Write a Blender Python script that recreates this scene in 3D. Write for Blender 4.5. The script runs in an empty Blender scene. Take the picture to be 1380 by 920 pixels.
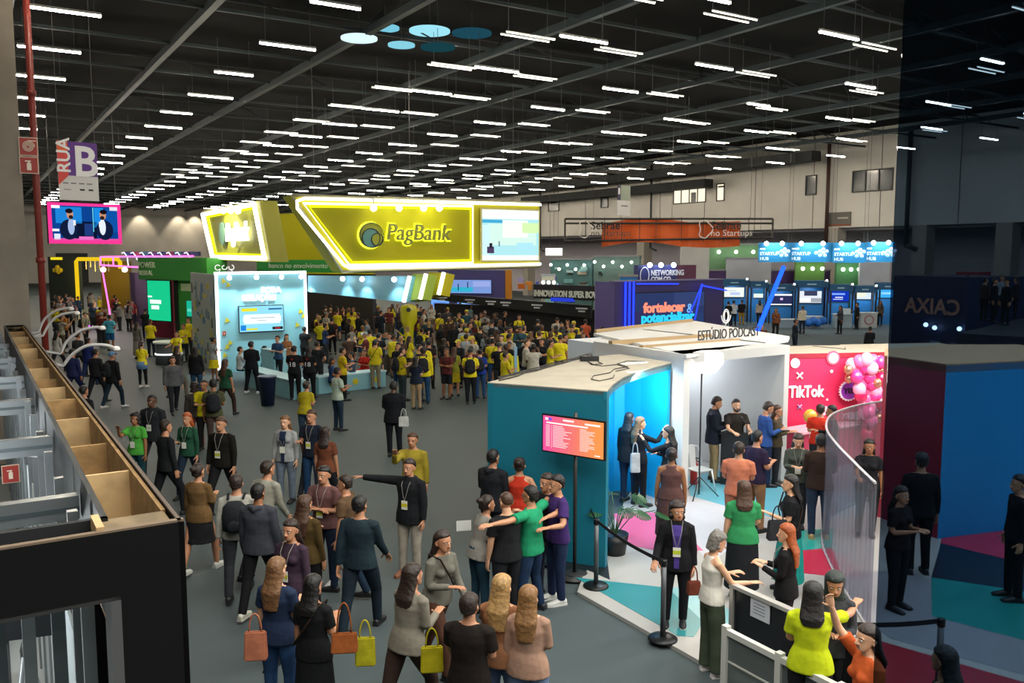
import bpy, bmesh, math, random
from mathutils import Vector, Matrix
PI = math.pi
sc = bpy.context.scene
COL = sc.collection
random.seed(7)
# ---------------------------------------------------------------- camera
CAM_Z, F_PX, PITCH = 4.7, 1150.0, math.atan(118 / 1150.0)
cam_d = bpy.data.cameras.new('camera')
cam_d.sensor_width = 36.0
cam_d.lens = 36.0 * F_PX / 1380.0
cam_d.clip_start, cam_d.clip_end = 0.05, 400
cam = bpy.data.objects.new('camera', cam_d)
COL.objects.link(cam)
cam.location = (0, 0, CAM_Z)
cam.rotation_euler = (PI / 2 - PITCH, 0, 0)
sc.camera = cam
# ---------------------------------------------------------------- world, exposure
w = bpy.data.worlds.new('world'); sc.world = w; w.use_nodes = True
w.node_tree.nodes['Background'].inputs[0].default_value = (0.25, 0.32, 0.36, 1)
w.node_tree.nodes['Background'].inputs[1].default_value = 0.08
sc.view_settings.view_transform = 'Standard'
sc.view_settings.look = 'None'
sc.view_settings.gamma = 1.0
sc.view_settings.use_curve_mapping = False
sc.view_settings.exposure = 0.18
LAMP_EMIT = 150.0          # the hall's linear luminaires
cy = sc.cycles
cy.max_bounces = 5; cy.diffuse_bounces = 2; cy.glossy_bounces = 2; cy.transmission_bounces = 4; cy.transparent_max_bounces = 12
cy.use_denoising = True; cy.sample_clamp_indirect = 4.0; cy.caustics_reflective = False; cy.caustics_refractive = False
# ---------------------------------------------------------------- geometry of the place
SA, CA = math.sin(math.radians(-32.4)), math.cos(math.radians(-32.4))
DA = Vector((SA, CA, 0))          # hall axis, along the long side wall
DB = Vector((CA, -SA, 0))         # hall axis across
UP = Vector((0, 0, 1))
def AB(a, b, z=0.0):
    v = DA * a + DB * b; return Vector((v.x, v.y, z))
def ray(px, py):
    dx, dy = (px - 690) / F_PX, (py - 460) / F_PX
    c, s = math.cos(PITCH), math.sin(PITCH)
    return Vector((dx, c - dy * s, -s - dy * c))
C0 = Vector((0, 0, CAM_Z))
def G(px, py, z=0.0):
    r = ray(px, py); t = (z - CAM_Z) / r.z
    return C0 + r * t
def Wp(px, py, Y):
    r = ray(px, py); return C0 + r * (Y / r.y)
def hit(px, py, p, n):
    r = ray(px, py); t = (p - C0).dot(n) / r.dot(n); return C0 + r * t
def hitB(px, py, b): return hit(px, py, DB * b, DB)
# ---------------------------------------------------------------- materials
_M = {}
def srgb(h):
    h = h.lstrip('#'); v = [int(h[i:i + 2], 16) / 255 for i in (0, 2, 4)]
    return tuple((c / 12.92 if c <= .04045 else ((c + .055) / 1.055) ** 2.4) for c in v) + (1,)
def mat(col, rough=.6, metal=0.0, noise=0.0, scale=20.0, bump=0.0, coat=0.0, spec=.5, alpha=1.0, var=None):
    key = (col, rough, metal, noise, scale, bump, coat, spec, alpha, var)
    if key in _M: return _M[key]
    m = bpy.data.materials.new('m_' + col.strip('#')); m.use_nodes = True
    nt = m.node_tree; b = nt.nodes['Principled BSDF']
    c = srgb(col)
    b.inputs['Base Color'].default_value = c
    b.inputs['Roughness'].default_value = rough
    b.inputs['Metallic'].default_value = metal
    b.inputs['Specular IOR Level'].default_value = spec
    if coat: b.inputs['Coat Weight'].default_value = coat
    if alpha < 1: b.inputs['Alpha'].default_value = alpha
    if noise or bump:
        tc = nt.nodes.new('ShaderNodeTexCoord'); n = nt.nodes.new('ShaderNodeTexNoise')
        n.inputs['Scale'].default_value = scale; n.inputs['Detail'].default_value = 4
        nt.links.new(tc.outputs['Object'], n.inputs['Vector'])
        if noise:
            mx = nt.nodes.new('ShaderNodeMix'); mx.data_type = 'RGBA'
            c2 = srgb(var) if var else tuple(x * (1 - noise) for x in c[:3]) + (1,)
            mx.inputs[6].default_value = c; mx.inputs[7].default_value = c2
            rp = nt.nodes.new('ShaderNodeValToRGB'); rp.color_ramp.elements[0].position = .38; rp.color_ramp.elements[1].position = .62
            nt.links.new(n.outputs['Fac'], rp.inputs['Fac'])
            nt.links.new(rp.outputs['Color'], mx.inputs[0]); nt.links.new(mx.outputs[2], b.inputs['Base Color'])
        if bump:
            bp = nt.nodes.new('ShaderNodeBump'); bp.inputs['Strength'].default_value = bump; bp.inputs['Distance'].default_value = .02
            nt.links.new(n.outputs['Fac'], bp.inputs['Height']); nt.links.new(bp.outputs['Normal'], b.inputs['Normal'])
    _M[key] = m; return m
def emit(col, s=1.0):
    key = ('E', col, s)
    if key in _M: return _M[key]
    m = bpy.data.materials.new('glow_' + col.strip('#')); m.use_nodes = True
    nt = m.node_tree; nt.nodes.clear()
    e = nt.nodes.new('ShaderNodeEmission'); o = nt.nodes.new('ShaderNodeOutputMaterial')
    e.inputs[0].default_value = srgb(col); e.inputs[1].default_value = s
    nt.links.new(e.outputs[0], o.inputs[0]); _M[key] = m; return m
def cloth(col): return mat(col, .85, noise=.22, scale=9, bump=.5, spec=.2)
def glassy(col, tr, rough=.05, gl=.08):
    key = ('G', col, tr, rough, gl)
    if key in _M: return _M[key]
    m = bpy.data.materials.new('glass'); m.use_nodes = True
    nt = m.node_tree; nt.nodes.clear()
    t = nt.nodes.new('ShaderNodeBsdfTransparent'); g = nt.nodes.new('ShaderNodeBsdfPrincipled')
    mx = nt.nodes.new('ShaderNodeMixShader'); o = nt.nodes.new('ShaderNodeOutputMaterial')
    t.inputs[0].default_value = srgb(tr); g.inputs['Base Color'].default_value = srgb(col); g.inputs['Roughness'].default_value = rough
    mx.inputs[0].default_value = gl
    nt.links.new(t.outputs[0], mx.inputs[1]); nt.links.new(g.outputs[0], mx.inputs[2]); nt.links.new(mx.outputs[0], o.inputs[0])
    _M[key] = m; return m
# ---------------------------------------------------------------- mesh helpers
class Fr:
    """a frame on an upright face: u to the right as seen, v up, w out towards the viewer"""
    def __init__(s, O, d):
        s.O = Vector(O); s.d = Vector((d[0], d[1], 0)).normalized(); s.n = Vector((s.d.y, -s.d.x, 0))
    def __call__(s, u, v, w=0.0): return s.O + s.d * u + s.n * w + UP * v
def fr2(p, q): return Fr(Vector((p[0], p[1], 0)), (q[0] - p[0], q[1] - p[1]))
class MB:
    def __init__(s): s.bm = bmesh.new(); s.mats = []
    def mi(s, m):
        if m not in s.mats: s.mats.append(m)
        return s.mats.index(m)
    def poly(s, pts, m):
        try:
            f = s.bm.faces.new([s.bm.verts.new(p) for p in pts]); f.material_index = s.mi(m); return f
        except ValueError: return None
    def hexa(s, P, m):
        v = [s.bm.verts.new(p) for p in P]; k = s.mi(m)
        for q in ((0, 3, 2, 1), (4, 5, 6, 7), (0, 1, 5, 4), (1, 2, 6, 5), (2, 3, 7, 6), (3, 0, 4, 7)):
            s.bm.faces.new([v[i] for i in q]).material_index = k
    def box(s, fr, u0, u1, v0, v1, w0, w1, m):
        s.hexa([fr(u0, v0, w1), fr(u1, v0, w1), fr(u1, v0, w0), fr(u0, v0, w0), fr(u0, v1, w1), fr(u1, v1, w1), fr(u1, v1, w0), fr(u0, v1, w0)], m)
    def prism(s, bot, top, m, mt=None):
        k = s.mi(m); kt = s.mi(mt or m); n = len(bot)
        a = [s.bm.verts.new(p) for p in bot]; b = [s.bm.verts.new(p) for p in top]
        for i in range(n): s.bm.faces.new([a[i], a[(i + 1) % n], b[(i + 1) % n], b[i]]).material_index = k
        s.bm.faces.new(b).material_index = kt; s.bm.faces.new(a[::-1]).material_index = k
    def tube(s, pts, r, m, n=8, closed=False):
        pts = [Vector(p) for p in pts]; k = s.mi(m); L = len(pts); rings = []
        rr = r if isinstance(r, (list, tuple)) else [r] * L
        prev = None
        for i, p in enumerate(pts):
            if closed: t = pts[(i + 1) % L] - pts[i - 1]
            else: t = pts[min(i + 1, L - 1)] - pts[max(i - 1, 0)]
            t = t.normalized() if t.length > 1e-9 else UP
            if prev is None:
                a = t.orthogonal().normalized()
            else:
                a = prev - t * prev.dot(t); a = a.normalized() if a.length > 1e-6 else t.orthogonal().normalized()
            prev = a; b = t.cross(a)
            rings.append([s.bm.verts.new(p + (a * math.cos(2 * PI * j / n) + b * math.sin(2 * PI * j / n)) * rr[i]) for j in range(n)])
        for i in range(L if closed else L - 1):
            A, B = rings[i], rings[(i + 1) % L]
            for j in range(n):
                f = s.bm.faces.new([A[j], A[(j + 1) % n], B[(j + 1) % n], B[j]]); f.material_index = k; f.smooth = n > 5
        if not closed:
            for q in (rings[0][::-1], rings[-1]): s.bm.faces.new(q).material_index = k
    def lathe(s, c, prof, m, n=20, ax=None):
        c = Vector(c); k = s.mi(m); R = []
        M = ax.to_track_quat('Z', 'Y').to_matrix() if ax is not None else Matrix.Identity(3)
        for r, z in prof: R.append([s.bm.verts.new(c + M @ Vector((r * math.cos(2 * PI * j / n), r * math.sin(2 * PI * j / n), z))) for j in range(n)])
        for A, B in zip(R, R[1:]):
            for j in range(n):
                f = s.bm.faces.new([A[j], A[(j + 1) % n], B[(j + 1) % n], B[j]]); f.material_index = k; f.smooth = True
        s.bm.faces.new(R[0][::-1]).material_index = k; s.bm.faces.new(R[-1]).material_index = k
    def ball(s, c, r, m, sx=1, sy=1, sz=1, n=12):
        k = s.mi(m); c = Vector(c)
        M = Matrix.Translation(c) @ Matrix.Diagonal((r * sx, r * sy, r * sz, 1))
        q = bmesh.ops.create_uvsphere(s.bm, u_segments=n, v_segments=max(6, n * 2 // 3), radius=1, matrix=M)
        for v in q['verts']:
            for f in v.link_faces: f.material_index = k; f.smooth = True
    def mesh(s, name, fix=True):
        if fix: bmesh.ops.recalc_face_normals(s.bm, faces=s.bm.faces)
        me = bpy.data.meshes.new(name); s.bm.to_mesh(me); s.bm.free()
        for m in s.mats: me.materials.append(m)
        return me
    def build(s, name, parent=None, **tags):
        o = bpy.data.objects.new(name, s.mesh(name)); COL.objects.link(o)
        if parent is not None:
            o.parent = parent
            if parent.type == 'EMPTY' or True: o.matrix_parent_inverse = parent_mat(parent).inverted()
        elif tags.get('at'):
            pass
        if not parent: recenter(o)
        for k, v in tags.items(): o[k] = v
        return o
def parent_mat(o):
    M = Matrix.LocRotScale(o.location, o.rotation_euler, o.scale)
    if o.parent: M = parent_mat(o.parent) @ o.matrix_parent_inverse @ M
    return M
def recenter(o):
    vs = o.data.vertices
    if not len(vs): return
    c = Vector((0, 0, 0)); zmin = min(v.co.z for v in vs)
    for v in vs: c += v.co
    c /= len(vs); c.z = zmin
    o.data.transform(Matrix.Translation(-c)); o.location = c
def thing(name, label, cat, loc=(0, 0, 0), rz=0.0, group=None, kind=None):
    o = bpy.data.objects.new(name, None); COL.objects.link(o); o.location = loc; o.rotation_euler = (0, 0, rz); o.empty_display_size = .2
    o['label'] = label; o['category'] = cat
    if group: o['group'] = group
    if kind: o['kind'] = kind
    return o
def tag(o, label, cat, group=None, kind=None):
    o['label'] = label; o['category'] = cat
    if group: o['group'] = group
    if kind: o['kind'] = kind
    return o
def struct(o): o['kind'] = 'structure'; return o
_dg = None
def text(s, body, fr, u, v, size, m, w=.01, ext=.01, align='LEFT', sx=1.0, shear=0.0, rot=0.0, off=0.0):
    """append lettering to MB s; u,v = baseline start on frame fr"""
    cu = bpy.data.curves.new('t', 'FONT'); cu.body = body; cu.size = size; cu.extrude = ext; cu.align_x = align; cu.shear = shear
    cu.resolution_u = 3; cu.offset = off
    o = bpy.data.objects.new('t', cu); COL.objects.link(o)
    dg = bpy.context.evaluated_depsgraph_get(); dg.update()
    me = bpy.data.meshes.new_from_object(o.evaluated_get(dg))
    c, sn = math.cos(rot), math.sin(rot)
    k = s.mi(m)
    vs = [s.bm.verts.new(fr(u + (p.co.x * c * sx - p.co.y * sn), v + (p.co.x * sn * sx + p.co.y * c), w + p.co.z)) for p in me.vertices]
    for f in me.polygons:
        try: s.bm.faces.new([vs[i] for i in f.vertices]).material_index = k
        except ValueError: pass
    bpy.data.objects.remove(o); bpy.data.curves.remove(cu); bpy.data.meshes.remove(me)
def light(kind, loc, power, col='#ffffff', size=.3, to=None, angle=None, sy=None):
    l = bpy.data.lights.new('lamp_light', kind); l.energy = power; l.color = srgb(col)[:3]
    if kind == 'AREA':
        l.size = size
        if sy: l.shape = 'RECTANGLE'; l.size_y = sy
    elif kind in ('POINT', 'SPOT'): l.shadow_soft_size = size
    if angle: l.spot_size = angle; l.spot_blend = .6
    o = bpy.data.objects.new('lamp_light', l); COL.objects.link(o); o.location = loc
    if to is not None: o.rotation_euler = (Vector(to) - Vector(loc)).to_track_quat('-Z', 'Y').to_euler()
    return o

# unseen area strips added as fill, standing for lamp rows behind the camera
for a_ in (-9.5, -5.5, -1.0, 3.5, 8.0):
    l = light('AREA', AB(a_, 22, 11.0), 2900, '#f6f4ec', 50, sy=.5); l.rotation_euler = (0, 0, math.atan2(DB.y, DB.x))
# ================================================================ the hall
def nodes_floor():
    m = bpy.data.materials.new('hall_carpet'); m.use_nodes = True; nt = m.node_tree; b = nt.nodes['Principled BSDF']
    tc = nt.nodes.new('ShaderNodeTexCoord'); n1 = nt.nodes.new('ShaderNodeTexNoise'); n1.inputs['Scale'].default_value = .35; n1.inputs['Detail'].default_value = 6
    n2 = nt.nodes.new('ShaderNodeTexNoise'); n2.inputs['Scale'].default_value = 60
    mx = nt.nodes.new('ShaderNodeMix'); mx.data_type = 'RGBA'; mx.inputs[6].default_value = srgb('#3c4648'); mx.inputs[7].default_value = srgb('#4b5658')
    nt.links.new(tc.outputs['Object'], n1.inputs['Vector']); nt.links.new(tc.outputs['Object'], n2.inputs['Vector'])
    nt.links.new(n1.outputs['Fac'], mx.inputs[0]); nt.links.new(mx.outputs[2], b.inputs['Base Color'])
    b.inputs['Roughness'].default_value = .62; b.inputs['Specular IOR Level'].default_value = .35
    bp = nt.nodes.new('ShaderNodeBump'); bp.inputs['Strength'].default_value = .15; bp.inputs['Distance'].default_value = .01
    nt.links.new(n2.outputs['Fac'], bp.inputs['Height']); nt.links.new(bp.outputs['Normal'], b.inputs['Normal'])
    return m
AMAX, BMAX, AMIN, BMIN, ZC = 157.0, 53.6, -12.0, -9.0, 13.4
def slab(name, a0, a1, b0, b1, z0, z1, m):
    s = MB(); s.prism([AB(a0, b0, z0), AB(a0, b1, z0), AB(a1, b1, z0), AB(a1, b0, z0)], [AB(a0, b0, z1), AB(a0, b1, z1), AB(a1, b1, z1), AB(a1, b0, z1)], m)
    return struct(s.build(name))
slab('floor', AMIN, AMAX + 1, BMIN, BMAX + 6, -.2, 0, nodes_floor())
slab('ceiling', AMIN, AMAX + 1, BMIN, BMAX + 6, ZC, ZC + .3, mat('#05090b', .95, noise=.4, scale=.3, spec=.1))
wallm = mat('#dcd8d0', .85, noise=.14, scale=.25, bump=.05)
slab('wall_back', AMAX, AMAX + .5, BMIN, BMAX, 0, ZC, wallm)
slab('wall_left', AMIN, AMAX, BMIN - .5, BMIN, 0, ZC, mat('#8d8a83', .9))
slab('wall_front', AMIN - .5, AMIN, BMIN, BMAX + 6, 0, ZC, mat('#5d5b57', .9))
slab('wall_right', AMIN, AMAX, BMAX, BMAX + .5, 6.6, ZC, wallm)
slab('wall_recess', AMIN, AMAX, BMAX + 5.5, BMAX + 6, 0, 6.6, mat('#cfc9d2', .85, noise=.05, scale=.3))
slab('ceiling_recess', AMIN, AMAX, BMAX + .5, BMAX + 5.5, 6.4, 6.6, mat('#9a969c', .9))
# panel joints of the precast side wall
s = MB(); jm = mat('#77746f', .9)
for k in range(30):
    a = AMIN + 4 + k * 5.6
    s.prism([AB(a, BMAX - .015, 6.6), AB(a + .06, BMAX - .015, 6.6), AB(a + .06, BMAX, 6.6), AB(a, BMAX, 6.6)], [AB(a, BMAX - .015, ZC), AB(a + .06, BMAX - .015, ZC), AB(a + .06, BMAX, ZC), AB(a, BMAX, ZC)], jm)
struct(s.build('trim_wall_joints'))
# columns under the side wall
s = None
for px in (716, 872, 1130, 1248, 1362):
    p = hitB(px, 320, BMAX + .6); a = p.dot(DA); s = MB()
    s.prism([AB(a - .5, BMAX - .2, 0), AB(a + .5, BMAX - .2, 0), AB(a + .5, BMAX + .8, 0), AB(a - .5, BMAX + .8, 0)], [AB(a - .5, BMAX - .2, 6.6), AB(a + .5, BMAX - .2, 6.6), AB(a + .5, BMAX + .8, 6.6), AB(a - .5, BMAX + .8, 6.6)], mat('#a39d94', .85))
    struct(s.build('column_side'))
# ---- windows high on the side wall
def wall_window(n, x0, y0, x1, y1, lit, panes):
    p0 = hitB(x0, (y0 + y1) / 2, BMAX); p1 = hitB(x1, (y0 + y1) / 2, BMAX)
    ztop = hitB((x0 + x1) / 2, y0, BMAX).z; zb = hitB((x0 + x1) / 2, y1, BMAX).z
    f = fr2(p0, p1); L = (p1 - p0).to_2d().length
    e = thing('window_%d' % n, lit and 'lit office window high on the side wall' or 'dark office window high on the side wall', 'window', f(L / 2, zb)); e['kind'] = 'structure'
    s = MB(); fm = mat('#26292b', .5); t = .09
    s.box(f, 0, L, zb, zb + t, 0, .08, fm); s.box(f, 0, L, ztop - t, ztop, 0, .08, fm); s.box(f, 0, t, zb, ztop, 0, .08, fm); s.box(f, L - t, L, zb, ztop, 0, .08, fm)
    for k in range(1, panes): s.box(f, L * k / panes - t / 2, L * k / panes + t / 2, zb, ztop, 0, .08, fm)
    s.build('window_frame', e)
    for k in range(panes):
        s = MB(); s.box(f, L * k / panes, L * (k + 1) / panes, zb, ztop, .005, .02, emit('#fff0cf', 1.15) if lit else mat('#2a3a3e', .15))
        if lit: s.box(f, L * (k + .15) / panes, L * (k + .85) / panes, ztop - .35, ztop - .2, .02, .03, mat('#8a8f90', .5))
        if lit and k == 2: s.box(f, L * (k + .2) / panes, L * (k + .8) / panes, zb + .1, zb + (ztop - zb) * .6, .02, .04, mat('#77797a', .5))
        s.build('pane', e)
    return e
for k, a in enumerate([(908, 250, 952, 274, 1, 4), (966, 247, 977, 271, 1, 1), (1086, 236, 1101, 263, 0, 1), (1149, 228, 1204, 258, 0, 3), (739, 265, 754, 285, 0, 1), (810, 259, 820, 280, 0, 1)]):
    wall_window(k + 1, *a)
# downpipes on the side wall
for k, (px, w_) in enumerate(((1114, .14), (877, .1), (1222, .16), (728, .1))):
    p = hitB(px, 300, BMAX - .3); s = MB(); s.tube([p.xy.to_3d() + UP * 12.9, p.xy.to_3d() + UP * 5.2], w_, mat('#4a2e2a' if k == 0 else '#3d3f42', .6), 8)
    s.tube([p.xy.to_3d() + UP * 5.25, p.xy.to_3d() + UP * 5.0 - DA * .8], w_, mat('#4a2e2a' if k == 0 else '#3d3f42', .6), 8)
    lab = ['dark red downpipe running down the pale side wall', 'thin grey downpipe on side wall above the orange banner', 'dark downpipe on the side wall behind the tinted glass', 'thin downpipe at the far end of the side wall'][k]
    tag(s.build('drain_pipe'), lab, 'pipe')
# grey notice board on the side wall
p0, p1 = hitB(1116, 294, BMAX - .02), hitB(1147, 294, BMAX - .02); f = fr2(p0, p1); L = (p1 - p0).length; z0 = hitB(1130, 302, BMAX).z; z1 = hitB(1130, 286, BMAX).z
s = MB(); s.box(f, 0, L, z0, z1, 0, .08, mat('#6b6762', .7)); s.box(f, 0, L, z0 - .12, z0, 0, .09, mat('#8d4a2c', .6))
s.box(f, L * .45, L * .9, (z0 + z1) / 2 - .05, (z0 + z1) / 2 + .06, .08, .085, mat('#b9b5ae', .6))
tag(s.build('wall_sign'), 'grey sign with pale lettering on the side wall beside the dark red downpipe', 'sign')
# ---- ceiling steel: main beams along the hall, cross beams, purlins
bmm = mat('#25343a', .6, metal=.2); ZB = 12.0
s = None
for k in range(11):
    b = 1.45 + 5.15 * k - 5.15
    s = MB(); s.prism([AB(2, b - .11, ZB), AB(AMAX, b - .11, ZB), AB(AMAX, b + .11, ZB), AB(2, b + .11, ZB)], [AB(2, b - .11, ZB + .25), AB(AMAX, b - .11, ZB + .25), AB(AMAX, b + .11, ZB + .25), AB(2, b + .11, ZB + .25)], bmm)
    o = struct(s.build('ceiling_beam'))
for k in range(28):
    a = 7.0 + 5.2 * k
    s = MB(); s.prism([AB(a - .05, BMIN, ZB + .14), AB(a - .05, BMAX, ZB + .14), AB(a + .05, BMAX, ZB + .14), AB(a + .05, BMIN, ZB + .14)], [AB(a - .05, BMIN, ZB + .25), AB(a - .05, BMAX, ZB + .25), AB(a + .05, BMAX, ZB + .25), AB(a + .05, BMIN, ZB + .25)], mat('#1f2b2f', .7))
    struct(s.build('ceiling_cross_beam'))
    if k % 2 == 0:
        # lattice roof truss above each second cross beam
        s = MB(); dm = mat('#1e2527', .7); bb = BMIN; 
        s.tube([AB(a + 2.6, BMIN, ZC - .15), AB(a + 2.6, BMAX, ZC - .15)], .06, dm, 4)
        n = 0
        while bb < BMAX - 2:
            s.tube([AB(a, bb, ZB + .3), AB(a + 1.3, bb + 1.2, ZC - .1)], .035, dm, 4); s.tube([AB(a + 1.3, bb + 1.2, ZC - .1), AB(a, bb + 2.4, ZB + .3)], .035, dm, 4); bb += 5.2
        struct(s.build('roof_truss'))
# dark duct before the side wall
for (b0, a0, a1, z) in ((50.2, 40, 118, 11.2), (51.9, 52, 80, 10.2)):
    s = MB(); s.prism([AB(a0, b0, z), AB(a1, b0, z), AB(a1, b0 + 1, z), AB(a0, b0 + 1, z)], [AB(a0, b0, z + .7), AB(a1, b0, z + .7), AB(a1, b0 + 1, z + .7), AB(a0, b0 + 1, z + .7)], mat('#15191b', .8))
    tag(s.build('air_duct'), 'long dark air duct under the ceiling along the side wall' if b0 < 51 else 'shorter dark air duct hung lower, right beside the side wall', 'duct')
# ---- linear luminaires
def lamp_proto(L, twin):
    s = MB(); f = Fr((0, 0, 0), (1, 0)); body = mat('#c9ccc9', .4)
    tubes = MB(); g = emit('#fff2dc' if not twin else '#efe6d2', LAMP_EMIT if not twin else LAMP_EMIT * .035)
    if not twin:
        s.box(f, -L / 2, L / 2, .045, .11, -.04, .04, body); tubes.box(f, -L / 2 + .01, L / 2 - .01, 0, .044, -.035, .035, g)
    else:
        for w_ in (-.16, .16):
            s.box(f, -L / 2, L / 2, .03, .06, w_ - .03, w_ + .03, body); tubes.box(f, -L / 2 + .01, L / 2 - .01, 0, .028, w_ - .014, w_ + .014, g)
    for u in (-L * .4, L * .4): s.tube([f(u, .06, 0), f(u, 1.2, 0)], .008, mat('#4c5254', .6), 4)
    return s.mesh('lamp_body'), tubes.mesh('lamp_tube')
LP = {('s', 0): lamp_proto(1.75, 0), ('s', 1): lamp_proto(1.35, 0), ('t', 0): lamp_proto(1.8, 1)}
rzB = math.atan2(DB.y, DB.x)
def ordn(n): return ['first', 'second', 'third', 'fourth', 'fifth', 'sixth', 'seventh', 'eighth', 'ninth', 'tenth', 'eleventh', 'twelfth', 'thirteenth', 'fourteenth', 'fifteenth', 'sixteenth', 'seventeenth', 'eighteenth', 'nineteenth', 'twentieth'][n] if n < 20 else 'number %d' % (n + 1)
def project(p):
    v = Vector(p) - C0; c, s_ = math.cos(PITCH), math.sin(PITCH)
    d = v.y * c - v.z * s_
    if d <= .05: return None
    return (690 + F_PX * v.x / d, 460 - F_PX * (v.y * s_ + v.z * c) / d)
def lamp(kind, var, a, b, z, row, i):
    p = AB(a, b, z); q = project(p)
    if q is None or not (-60 < q[0] < 1440 and -60 < q[1] < 920): return
    far = q[1] > 235
    if kind == 's': lab = 'bright linear lamp, %s nearest in the %s ceiling row from left' % (ordn(i), ordn(row))
    else: lab = 'dim double lamp reflection, %s nearest in the %s twin row from left' % (ordn(i), ordn(row))
    g = 'linear lamps under the hall ceiling' if kind == 's' else 'twin lamp reflections under the hall ceiling'
    if far: lab = 'small far linear lamp hanging just above the far booths and signs' if kind == 's' else 'small far twin lamp reflection just above the far booths'; g = 'far ' + g
    t = thing('ceiling_lamp', lab, 'lamp', p, rzB, g)
    for nm, me in zip(('lamp_housing', 'lamp_tube'), LP[(kind, var)]):
        o = bpy.data.objects.new(nm, me); COL.objects.link(o); o.parent = t
BS = [2.5, 8.3, 15.8, 21.8, 28.9, 35.0, 41.6, 48.0]
nl = 0
for row, b in enumerate(BS):
    for i in range(25):
        a = 11.0 + 4.95 * i + (0 if row % 2 == 0 else .6)
        if a > 128: continue
        lamp('s', (i + row) % 2 if row in (1, 4) else 0, a, b + (.35 if i % 2 and row == 1 else 0), 11.0, row, i)
for row, b in enumerate([-.4, 5.4, 15.0, 18.6, 25.2, 31.8, 38.4, 44.8]):
    if row < 2: continue
    for i in range(14):
        lamp('t', 0, 12.8 + 4.95 * i, b, 11.35, row - 2, i)  # dim twin tubes stand for lamp reflections in the glazing
# lamp reflections in the glazing, built as hanging glowing discs
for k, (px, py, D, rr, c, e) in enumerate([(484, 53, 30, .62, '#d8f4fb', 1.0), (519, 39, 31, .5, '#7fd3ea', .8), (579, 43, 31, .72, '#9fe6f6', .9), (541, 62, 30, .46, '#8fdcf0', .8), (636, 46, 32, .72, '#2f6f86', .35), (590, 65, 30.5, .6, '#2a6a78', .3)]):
    p = Wp(px, py, D); t = thing('reflected_lamp_disc', ['palest round lamp reflection disc, leftmost below the ceiling', 'small cyan lamp reflection disc, uppermost of the reflection discs', 'largest bright cyan lamp reflection disc in the middle', 'smallest cyan lamp reflection disc, lowest of the bright discs', 'dim blue lamp reflection disc at the upper right of the discs', 'dim teal lamp reflection disc, lowest right of the discs'][k], 'lamp', p, 0, 'round lamp reflection discs under the ceiling')
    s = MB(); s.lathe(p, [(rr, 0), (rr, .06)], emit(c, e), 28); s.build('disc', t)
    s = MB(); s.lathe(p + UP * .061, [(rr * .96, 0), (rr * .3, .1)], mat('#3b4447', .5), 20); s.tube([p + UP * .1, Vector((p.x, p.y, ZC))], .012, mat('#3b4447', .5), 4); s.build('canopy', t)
# ---- left column, pipe and fire signs
cm = mat('#8c8275', .9, noise=.2, scale=1.2, bump=.15)
cp = G(52, 620); a_c, b_c = cp.dot(DA), cp.dot(DB)
s = MB(); s.prism([AB(a_c - 0, b_c - 2.2, 0), AB(a_c, b_c, 0), AB(a_c + 1.2, b_c, 0), AB(a_c + 1.2, b_c - 2.2, 0)], [AB(a_c, b_c - 2.2, ZC), AB(a_c, b_c, ZC), AB(a_c + 1.2, b_c, ZC), AB(a_c + 1.2, b_c - 2.2, ZC)], cm)
struct(s.build('column_left'))
cf = Fr(AB(a_c, b_c), DB)        # front face of the column, u<0 on the face
s = MB(); s.tube([cf(-.55, 12.8, .03), cf(-.55, 8.9, .03), cf(-.68, 8.4, .03), cf(-.66, 2, .03)], .02, mat('#2c2a28', .6), 6)
tag(s.build('cable'), 'dark cable running down the concrete column at the left edge', 'cable')
pb = AB(a_c + .2, b_c + .28)
s = MB(); rm = mat('#7c2a22', .45); s.tube([pb + UP * .3, pb + UP * 13.2], .075, rm, 10)
for z in (4.5, 8.2, 11): s.lathe(pb + UP * z, [(.1, 0), (.1, .12)], rm, 12)
tag(s.build('fire_pipe'), 'red vertical fire pipe beside the concrete column', 'pipe')
def red_sign(name, label, f, u0, u1, v0, v1, icon):
    s = MB(); s.box(f, u0, u1, v0, v1, 0, .02, mat('#c9b9a4', .5)); b_ = (u1 - u0) * .05
    s.box(f, u0 + b_, u1 - b_, v0 + b_, v1 - b_, .02, .024, mat('#a02c20', .5)); wm = mat('#e6d8c4', .5); cu, cv, R = (u0 + u1) / 2, (v0 + v1) / 2, (u1 - u0) * .33
    if icon == 'hose':
        s.tube([f(cu + R * (1 - t / 60) * math.cos(t * .42), cv + R * (1 - t / 60) * math.sin(t * .42), .03) for t in range(52)], R * .07, wm, 5)
        s.box(f, cu, cu + R * 1.2, cv + R * .95, cv + R * 1.1, .024, .03, wm)
    elif icon == 'ext':
        s.box(f, cu - R * .35, cu + R * .35, cv - R * .9, cv + R * .35, .024, .034, wm); s.box(f, cu - R * .15, cu + R * .15, cv + R * .35, cv + R * .7, .024, .034, wm); s.box(f, cu - R * .6, cu + R * .3, cv + R * .6, cv + R * .8, .024, .034, wm)
    else:
        s.box(f, cu - R * .3, cu + R * .3, cv - R * .9, cv + R * .5, .024, .034, wm); s.box(f, cu - R * .5, cu, cv + R * .55, cv + R * .8, .024, .034, wm)
    return tag(s.build(name), label, 'sign')
def col_sign(x0, y0, x1, y1, ic, lab):
    q0 = hit(x0, (y0 + y1) / 2, cf.O, cf.n); q1 = hit(x1, (y0 + y1) / 2, cf.O, cf.n); u0, u1 = (q0 - cf.O).dot(cf.d), (q1 - cf.O).dot(cf.d)
    z1 = hit((x0 + x1) / 2, y0, cf.O, cf.n).z; z0 = hit((x0 + x1) / 2, y1, cf.O, cf.n).z
    red_sign('fire_sign', lab, cf, u0, u1, z0, z1, ic)
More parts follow.
